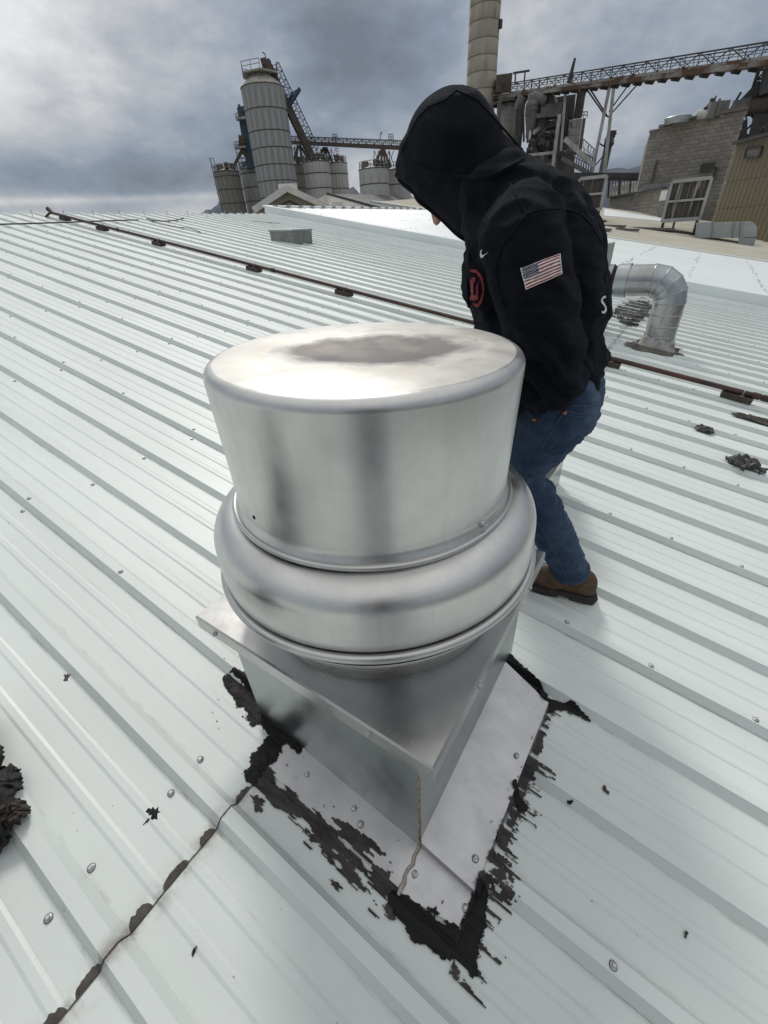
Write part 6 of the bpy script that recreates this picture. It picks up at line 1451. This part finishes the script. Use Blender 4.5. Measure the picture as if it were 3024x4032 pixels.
MT_BLOCK = nmat('grey concrete block', (.165, .155, .14), (.125, .118, .105), rough=.9, sc=.9, coord='Object')
MT_BLOCKS = [nmat('concrete block %d' % i, tuple(c_ * f_ for c_ in (.255, .236, .208)), tuple(c_ * f_ * .8 for c_ in (.245, .228, .20)), rough=.9, sc=2.5) for i, f_ in enumerate((1.0, .88, 1.1))]
MT_MORT = nmat('pale mortar', (.36, .34, .305), (.29, .275, .25), rough=.9, sc=3)
block_me = []
for m_ in MT_BLOCKS:
    mb = MB(); x_, y_, z_ = .195, .03, .095; mb.add([(-x_, 0, -z_), (x_, 0, -z_), (x_, 0, z_), (-x_, 0, z_), (-x_ - .004, y_, -z_ - .004), (x_ + .004, y_, -z_ - .004), (x_ + .004, y_, z_ + .004), (-x_ - .004, y_, z_ + .004)], [(0, 1, 2, 3), (1, 5, 6, 2), (5, 4, 7, 6), (4, 0, 3, 7), (3, 2, 6, 7), (4, 5, 1, 0)])
    me = mb.mesh('block'); me.materials.append(m_); block_me.append(me)
def block_wall(t, Lp, Rp, z0, topf, limit, bw=.40, bh=.20):
    """blocks as parts in a running bond between ground points Lp and Rp; topf(s) gives the wall top"""
    d = (Rp - Lp); d.z = 0; W = d.length; d.normalize(); nrm_ = Vector((d.y, -d.x, 0)); 
    if nrm_.dot(Vector((Lp.x, Lp.y, 0))) > 0: nrm_ = -nrm_
    rz = math.atan2(d.y, d.x); base = t.location; k_ = 0; cells = []
    row = 0; z = z0
    while z < max(topf(0), topf(W), topf(W / 2), topf(W * .8)):
        s_ = (.0 if row % 2 else -bw / 2) + bw / 2
        while s_ < W:
            lo_, hi_ = max(s_ - bw / 2, 0), min(s_ + bw / 2, W)
            if hi_ - lo_ > .1 and z + bh <= topf((lo_ + hi_) / 2) + .02: cells.append(((lo_ + hi_) / 2, z + bh / 2, (hi_ - lo_) / bw))
            s_ += bw
        z += bh; row += 1
    cells.sort(key=lambda c_: -c_[1])
    rest = MB()
    for i, (s_, zc, fr) in enumerate(cells):
        p = Vector((Lp.x, Lp.y, 0)) + d * s_ + nrm_ * (.045 + random.uniform(-.006, .006)); p.z = zc
        if i < limit:
            o = link('block', random.choice(block_me), parent=t); o.location = p - Vector(base); o.rotation_euler = (0, 0, rz); o.scale = (fr * .985, 1, 1)
        else: rest.box((p.x, p.y, zc), (bw * fr * .97, .06, bh * .95), rz)
    if rest.v: tag(part(t, 'lower_blocks', MT_BLOCKS[0], rest), kind='stuff')
    return d, nrm_, W
def ax_(x, y, R): p = S(x, y, R); return Vector((p.x, p.y, 0))
Rp, Lp = ax_(2876, 640, 40.4), ax_(2533, 640, 41.5)
bb = thing('block_building', tuple((Rp + Lp) / 2 + Vector((0, 0, GZ))), 'tall grey concrete block building with stepped parapet beside the yellow building', 'building')
zt_ = lambda x, y, R: S(x, y, R).z
W_ = (Rp - Lp).length
steps = [(0, .10, zt_(2570, 522, 41.4)), (.10, .245, zt_(2600, 503, 41.3)), (.245, .40, zt_(2660, 478, 41)), (.40, 1.01, zt_(2760, 464, 40.8))]
def topf(s_):
    f_ = s_ / W_
    for a_, b_, z_ in steps:
        if a_ <= f_ < b_: return z_
    return steps[-1][2]
dB, nB, _ = block_wall(bb, Lp, Rp, -1.2, topf, 300)
mb = MB(); bk_ = Vector((Rp.x - 6.0, Rp.y, 0)).normalized() * 7
for a_, b_, z_ in steps:
    p0, p1 = Lp + dB * (W_ * a_), Lp + dB * (W_ * min(b_, 1))
    mb.add([Vector((p0.x, p0.y, GZ)), Vector((p1.x, p1.y, GZ)), Vector((p1.x, p1.y, z_)), Vector((p0.x, p0.y, z_))] + [Vector((p_.x + bk_.x, p_.y + bk_.y, zz2)) for p_, zz2 in ((p0, GZ), (p1, GZ), (p1, z_), (p0, z_))], [(0, 1, 2, 3), (1, 5, 6, 2), (3, 2, 6, 7), (0, 3, 7, 4), (5, 4, 7, 6)])
part(bb, 'mortar_core', MT_MORT, mb)
for a_, b_, z_ in steps: mb = MB(); p0, p1 = Lp + dB * (W_ * a_), Lp + dB * (W_ * min(b_, 1)); mb.bar(Vector((p0.x, p0.y, z_ + .06)) + nB * .05, Vector((p1.x, p1.y, z_ + .06)) + nB * .05, .35, .14); part(bb, 'parapet_cap', MT_BLOCK, mb)
mb = MB(); mb.bar(S(2588, 632, 41.1), S(2566, 716, 41.1), .10); part(bb, 'downpipe', MT_DSTEEL, mb)
mb = MB(); p = S(2782, 668, 40.0); mb.box((p.x, p.y, p.z + .1), (.55, .6, .45), .5); mb.tube([p + Vector((.3, 0, .1)), p + Vector((.55, .1, 0)), p + Vector((.5, .1, -.7))], .09, 8); part(bb, 'floodlight', MT_DSTEEL, mb)
# equipment on the parapet
rv_ = thing('roof_ventilator', tuple(S(2667, 477, 40.6)), 'flat round metal ventilator on the stepped parapet of the block building', 'ventilator')
mb = MB(); mb.lathe([(.70, -.15), (.72, .0), (.74, .16), (.68, .22), (.001, .24)], 28, (0, 0, 0)); mb.build('drum', MT_GALV, rv_)
mb = MB(); mb.lathe([(.75, .14), (.77, .16), (.74, .18)], 28); mb.build('rim', MT_GALV, rv_)
re_ = thing('rooftop_machine', tuple(S(2830, 458, 40.6)), 'dark hunched machine with thin stacks on the parapet of the block building', 'machine')
b3 = lambda x, y, R=40.7: S(2600 + x * .2556, 180 + y * .2556, R)
quadp = [b3(640, 1040), b3(780, 1035), b3(790, 950), b3(730, 920), b3(680, 945)]
mb = MB(); n_ = len(quadp); bk2 = [p_ - nB * 1.2 for p_ in quadp]; mb.add(quadp + bk2, [tuple(range(n_)), tuple(range(n_, 2 * n_))[::-1]] + [(i, n_ + i, n_ + (i + 1) % n_, (i + 1) % n_) for i in range(n_)]); part(re_, 'hood', MT_DSTEEL, mb)
for xa, ya, xb, yb, w_ in ((765, 930, 795, 810, .13), (790, 940, 830, 815, .13), (830, 815, 858, 812, .2), (870, 1010, 920, 815, .09)): mb = MB(); mb.tube([b3(xa, ya), b3(xb, yb)], w_ / 2 * 1.3, 8); part(re_, 'thin_stack', MT_DSTEEL, mb)
mb = MB(); mb.tube([b3(565, 1075), b3(568, 1050), b3(600, 1068), b3(760, 1055), b3(1000, 1040)], .22, 12); part(re_, 'white_pipe', MT_WHITE, mb)
for xa, ya, s_ in ((820, 1000, .7), (935, 975, .6)): p = b3(xa, ya); mb = MB(); mb.box(tuple(p), (s_, .6, s_ * 1.1), .4); part(re_, 'small_box', MT_PLANT, mb)
# yellow building
MT_YEL = nmat('tan metal cladding', (.170, .146, .098), (.152, .131, .087), rough=.65, sc=.8, stretch=(1, 1, .2))
Ly, Ry = ax_(2845, 740, 34.5), ax_(3140, 740, 30.5)
yb = thing('yellow_building', tuple((Ly + Ry) / 2 + Vector((0, 0, GZ))), 'tan metal clad building at the right edge, in front of the block building', 'building')
dY = (Ry - Ly); WY = dY.length; dY.normalize(); nY = Vector((dY.y, -dY.x, 0)); nY = nY if nY.y < 0 else -nY
ztp = zt_(2895, 568, 34.5)
me_y = None
nP = int(WY / .30)
mb = MB(); w_ = WY / nP; mb.add([(0, 0, 0), (w_ * .62, 0, 0), (w_ * .72, .03, 0), (w_ * .92, .03, 0), (w_, 0, 0)] + [(x_, y_, 1.0) for x_, y_ in ((0, 0), (w_ * .62, 0), (w_ * .72, .03), (w_ * .92, .03), (w_, 0))], [(i, i + 1, 6 + i, 5 + i) for i in range(4)])
me_y = mb.mesh('cladding_sheet'); me_y.materials.append(MT_YEL)
zsY = [-2.0, S(2800, 825, 33.5).z, S(2830, 718, 33.5).z, ztp]
for k_ in range(nP):
    for za, zb_ in zip(zsY[:-1], zsY[1:]):
        o = link('cladding_sheet', me_y, parent=yb); p = Ly + dY * (k_ * w_); o.location = Vector((p.x, p.y, za + .01)) - Vector(yb.location); o.rotation_euler = (0, 0, math.atan2(dY.y, dY.x)); o.scale = (1, -1, zb_ - za - .02)
mb = MB(); p0, p1 = Ly - nY * .1, Ry - nY * .1; bk3 = -nY * 6; c4 = [p0, p1, p1 + bk3, p0 + bk3]; mb.add([Vector((p_.x, p_.y, GZ)) for p_ in c4] + [Vector((p_.x, p_.y, ztp)) for p_ in c4], [(0, 1, 5, 4), (1, 2, 6, 5), (2, 3, 7, 6), (3, 0, 4, 7), (4, 5, 6, 7)]); part(yb, 'wall', MT_YEL, mb)
mb = MB(); mb.bar(Vector((Ly.x, Ly.y, ztp + .05)) + nY * .1, Vector((Ry.x, Ry.y, ztp + .05)) + nY * .1, .3, .14); part(yb, 'roof_edge', MT_DSTEEL, mb)
lv = [S(2480 + a_ * .3279, 380 + b_ * .3279, 33.5) for a_, b_ in ((1405, 620), (1590, 605), (1560, 720), (1380, 735))]
def to_wall(p_, off=.08):
    d = Vector(p_) - CAMV; o_ = Ly + nY * off; t_ = ((o_ - CAMV).dot(nY)) / d.dot(nY); return CAMV + d * t_
lv = [to_wall(p_) for p_ in lv]; mb = MB(); mb.add(lv + [p_ - nY * .1 for p_ in lv], [(3, 2, 1, 0), (0, 1, 5, 4), (1, 2, 6, 5), (2, 3, 7, 6), (3, 0, 4, 7)]); lo_v = part(yb, 'louvre', nmat('grey louvre', (.16, .16, .15), (.10, .10, .095), rough=.7, sc=3, stretch=(.2, .2, 6)), mb)
mb = MB()
for a_, b_ in zip(lv, lv[1:] + lv[:1]): mb.bar(a_ + nY * .02, b_ + nY * .02, .07)
sub(lo_v, 'frame', MT_DSTEEL, mb)
# low block wall
Rl, Ll = ax_(2604, 800, 37.5), ax_(2398, 800, 44)
lw = thing('low_block_wall', tuple((Rl + Ll) / 2 + Vector((0, 0, -1))), 'low grey block wall between the two stained cooler units', 'wall')
zR, zL = zt_(2612, 757, 37.5), zt_(2406, 769, 44); WL = (Rl - Ll).length
zbL, zbR = zt_(2394, 824, 44), zt_(2591, 858, 37.5)
dL, nL, _ = block_wall(lw, Ll, Rl, min(zbL, zbR) - .4, lambda s_: min(zR, zL) + abs(zR - zL) * .5, 200)
mb = MB(); zt3 = min(zR, zL) + abs(zR - zL) * .5; c4 = [Ll, Rl, Rl - nL * .3, Ll - nL * .3]; mb.add([Vector((p_.x, p_.y, GZ)) for p_ in c4] + [Vector((p_.x, p_.y, zt3)) for p_ in c4], [(0, 1, 5, 4), (1, 2, 6, 5), (2, 3, 7, 6), (3, 0, 4, 7), (4, 5, 6, 7)]); part(lw, 'mortar_core', MT_MORT, mb)
mb = MB(); mb.bar(Vector((Ll.x, Ll.y, zt3 + .05)) + nL * .05, Vector((Rl.x, Rl.y, zt3 + .05)) + nL * .05, .4, .10); part(lw, 'coping', MT_DSTEEL, mb)
quad_box(lw, 'sheet_end', [(2606, 762), (2640, 730), (2600, 862), (2588, 860)], 36.8, .3, MT_GALVD)
mb = MB(); p = S(2613, 770, 36.9); mb.box(tuple(p), (.35, .3, .5)); part(lw, 'wall_lamp', MT_COPE, mb)
lt = thg('lean_to_roof', (2560, 740), 40.5, 'grey lean-to roof with white sheets at the foot of the block building', 'lean-to')
quad_box(lt, 'roof', [(2535, 728), (2645, 716), (2640, 744), (2505, 752)], 40.5, .6, MT_GALVD)
for xa in (2505, 2548, 2590): quad_box(lt, 'white_sheet', [(xa, 752), (xa + 26, 749), (xa + 24, 764), (xa - 2, 766)], 40.3, .2, MT_COPE)
# evaporative coolers on stands
MT_MEDIA = nmat('stained cooler pads', (.060, .054, .048), (.34, .32, .285), rough=.95, sc=1.0, stretch=(6, 6, .35), lo=.54, hi=.66, c3=(.03, .027, .025), sc3=1.5, st3=(3, 3, .5))
MT_CFRAME = nmat('grey cooler casing', (.36, .365, .365), (.27, .27, .265), rough=.6, metal=.2, sc=2)
def cooler(label, face, sidep, R, feet_y, depth, side_right):
    """face: TL TR BR BL of the pad face in photograph pixels"""
    f_ = [S(*p_, R) for p_ in face]; t = thing('cooler_unit', tuple((f_[2] + f_[3]) / 2), label, 'cooler unit', 'evaporative coolers on the beige roof')
    rg_ = (f_[1] - f_[0]); rg_.z = 0; rg_.normalize(); n_ = Vector((rg_.y, -rg_.x, 0)); n_ = n_ if n_.y < 0 else -n_; W_, Hh = (f_[2] - f_[3]).length, f_[0].z - f_[3].z
    o_ = f_[3].copy()
    def Q(a_, d_, z_): return o_ + rg_ * a_ - n_ * d_ + Vector((0, 0, z_))
    mb = MB(); c8 = [Q(0, .05, 0), Q(W_, .05, 0), Q(W_, depth, 0), Q(0, depth, 0)] ; mb.add(c8 + [p_ + Vector((0, 0, Hh)) for p_ in c8], [(0, 1, 5, 4), (1, 2, 6, 5), (2, 3, 7, 6), (3, 0, 4, 7), (4, 5, 6, 7), (3, 2, 1, 0)]); part(t, 'casing', MT_CFRAME, mb)
    for za, zb_ in ((.06, .49), (.53, .95)):
        for sa, sb in ((.04, .5), (.5, .96)):
            mb = MB(); c4 = [Q(W_ * sa + .01, .035, Hh * za), Q(W_ * sb - .01, .035, Hh * za), Q(W_ * sb - .01, .035, Hh * zb_), Q(W_ * sa + .01, .035, Hh * zb_)]; mb.add(c4 + [p_ - n_ * .03 for p_ in c4], [(0, 1, 2, 3), (0, 4, 5, 1), (1, 5, 6, 2), (2, 6, 7, 3), (3, 7, 4, 0)]); part(t, 'pad', MT_MEDIA, mb)
    for a_, b_, w_ in ((Q(0, .0, 0), Q(0, .0, Hh), .12), (Q(W_, .0, 0), Q(W_, .0, Hh), .12), (Q(0, .0, Hh), Q(W_, .0, Hh), .14), (Q(0, .0, .04), Q(W_, .0, .04), .16), (Q(0, .0, Hh * .51), Q(W_, .0, Hh * .51), .09)): mb = MB(); mb.bar(a_, b_, w_); part(t, 'frame_rail', MT_CFRAME, mb)
    for a_, d_ in ((.06, .1), (W_ * .35, .1), (W_ - .06, .1), (.06, depth - .1), (W_ - .06, depth - .1)):
        p = Q(a_, d_, 0); g_ = p - Vector((0, 0, (p - Pa).dot(BN) / BN.z)); mb = MB(); mb.bar(p, g_, .09); part(t, 'leg', MT_DSTEEL, mb)
    g0, g1 = Q(-.3, .1, 0), Q(W_ + .5, .1, 0); sk = []
    for p in (g0, g1): sk.append(p - BN * ((p - Pa).dot(BN) / BN.z) * 1.0 + BN * .06)
    mb = MB(); mb.bar(sk[0], sk[1], .18, .12); part(t, 'skid', MT_DSTEEL, mb)
    return t, Q
CR1 = on_beige(2300, 868).xy.length; CR2 = on_beige(2660, 918).xy.length
cooler('stained evaporative cooler left of the low block wall, close to the shoulder of the man', [(2277, 705), (2386, 699), (2364, 830), (2262, 836)], None, CR1, 0, 1.9, True)
cooler('stained evaporative cooler right of the low block wall, beside the tan building', [(2652, 715), (2793, 706), (2755, 862), (2606, 874)], None, CR2, 0, 1.6, False)
# rectangular duct from the right cooler
MT_RDUCT = nmat('blue grey sheet duct', (.34, .37, .375), (.27, .295, .30), rough=.5, metal=.35, sc=1.2)
rd = thg('rectangular_duct', (2860, 900), CR2 * .965, 'blue-grey rectangular duct running right from the stained cooler and bending down', 'duct'); rd.location.z = S(2940, 960, CR2 * .965).z
for i, (xa, xb) in enumerate(((2742, 2806), (2808, 2888), (2890, 2915), (2917, 2930))): quad_box(rd, 'duct_section', [(xa, 877 - (xa - 2742) * .012), (xb, 877 - (xb - 2742) * .012), (xb - 6, 936), (xa - 6, 937)], CR2 * .965, 1.1, MT_RDUCT)
for xa in (2807, 2889, 2916): quad_box(rd, 'flange', [(xa - 2, 873), (xa + 3, 873), (xa - 3, 939), (xa - 8, 939)], CR2 * .963, 1.2, MT_GALVD)
e_ = [(2931, 874), (2952, 873), (2970, 880), (2981, 895), (2980, 930), (2966, 934), (2910, 934), (2925, 930)]
f_ = [S(*p_, CR2 * .965) for p_ in e_]; d_ = Vector((f_[0].x, f_[0].y, 0)).normalized() * 1.1; n_ = len(f_); mb = MB(); mb.add(f_ + [p_ + d_ for p_ in f_], [tuple(range(n_))[::-1], tuple(range(n_, 2 * n_))] + [(i, (i + 1) % n_, n_ + (i + 1) % n_, n_ + i) for i in range(n_)]); part(rd, 'duct_bend', MT_RDUCT, mb)
quad_box(rd, 'duct_drop', [(2911, 936), (2977, 936), (2967, 970), (2905, 963)], CR2 * .965, 1.1, MT_RDUCT)
# small slabs lying on the beige roof
for i, (xa, ya) in enumerate(((2360, 903), (2420, 890), (2470, 904), (2560, 900))):
    p = on_beige(xa, ya, .06); t = MB(); t.box((0, 0, .0), (1.05 if i != 3 else 2.2, .3, .10)); o = t.build('roof_slab', nmat('slab %d' % i, (.13, .12, .115), rough=.85)); o.location = p; o.rotation_euler = (0, SL * .5, 0)
    tag(o, ['dark slab on the beige roof nearest the back of the man', 'flat grey slab on the beige roof below the left cooler', 'dark slab on the beige roof midway between the coolers', 'long dark bar on the beige roof left of the right cooler'][i], 'slab', 'slabs lying on the beige roof')
# black steel structure at the right edge
TWR = 46
tw = thg('steel_tower', (3010, 450), TWR, 'black braced steel tower with inclined chute at the right edge of the photo', 'tower')
b4 = lambda x, y, R=TWR: S(2600 + x * .2556, 180 + y * .2556, R)
for xa, ya, xb, yb_, w_ in ((1560, 250, 1395, 760, .22), (1659, 250, 1520, 760, .18), (1640, 540, 1390, 1480, .45), (1659, 960, 1440, 1480, .4), (1720, 760, 1620, 1480, .4), (1300, 1150, 1290, 1480, .3), (1225, 1300, 1200, 1480, .28)):
    mb = MB(); mb.bar(b4(xa, ya), b4(xb, yb_), w_); part(tw, 'leg', MT_DSTEEL, mb)
for xa, ya, xb, yb_, w_ in ((1560, 300, 1700, 270, .1), (1530, 380, 1690, 350, .1), (1490, 520, 1640, 490, .1), (1545, 300, 1660, 480, .09), (1480, 540, 1640, 350, .09), (1460, 600, 1560, 560, .1), (1330, 1290, 1640, 1000, .12), (1340, 990, 1600, 1320, .12), (1300, 1390, 1659, 1320, .14), (1300, 1420, 1659, 1360, .14), (1480, 1150, 1659, 1010, .12), (1540, 1470, 1659, 1330, .12), (1330, 1000, 1310, 1300, .08)):
    mb = MB(); mb.bar(b4(xa, ya), b4(xb, yb_), w_); part(tw, 'brace', MT_DSTEEL, mb)
mb = MB(); mb.bar(b4(1280, 890), b4(1560, 600), .8, .6); part(tw, 'chute', MT_DSTEEL, mb); mb = MB(); mb.bar(b4(1540, 600), b4(1760, 520), 1.5, 1.3); part(tw, 'hopper', MT_PLANTD, mb); mb = MB(); mb.tube([b4(1320, 945), b4(1760, 885)], .5, 14); part(tw, 'cross_pipe', MT_RUST, mb)
mb = MB(); mb.bar(b4(1190, 1110), b4(1260, 840), 1.0, 1.0); part(tw, 'filter_box', MT_PLANT, mb); mb = MB(); mb.bar(b4(1030, 1070), b4(1245, 715), .14); part(tw, 'inclined_pole', MT_DSTEEL, mb); mb = MB(); mb.bar(b4(920, 1070), b4(1160, 960), .25); part(tw, 'low_pipe', MT_PLANT, mb)
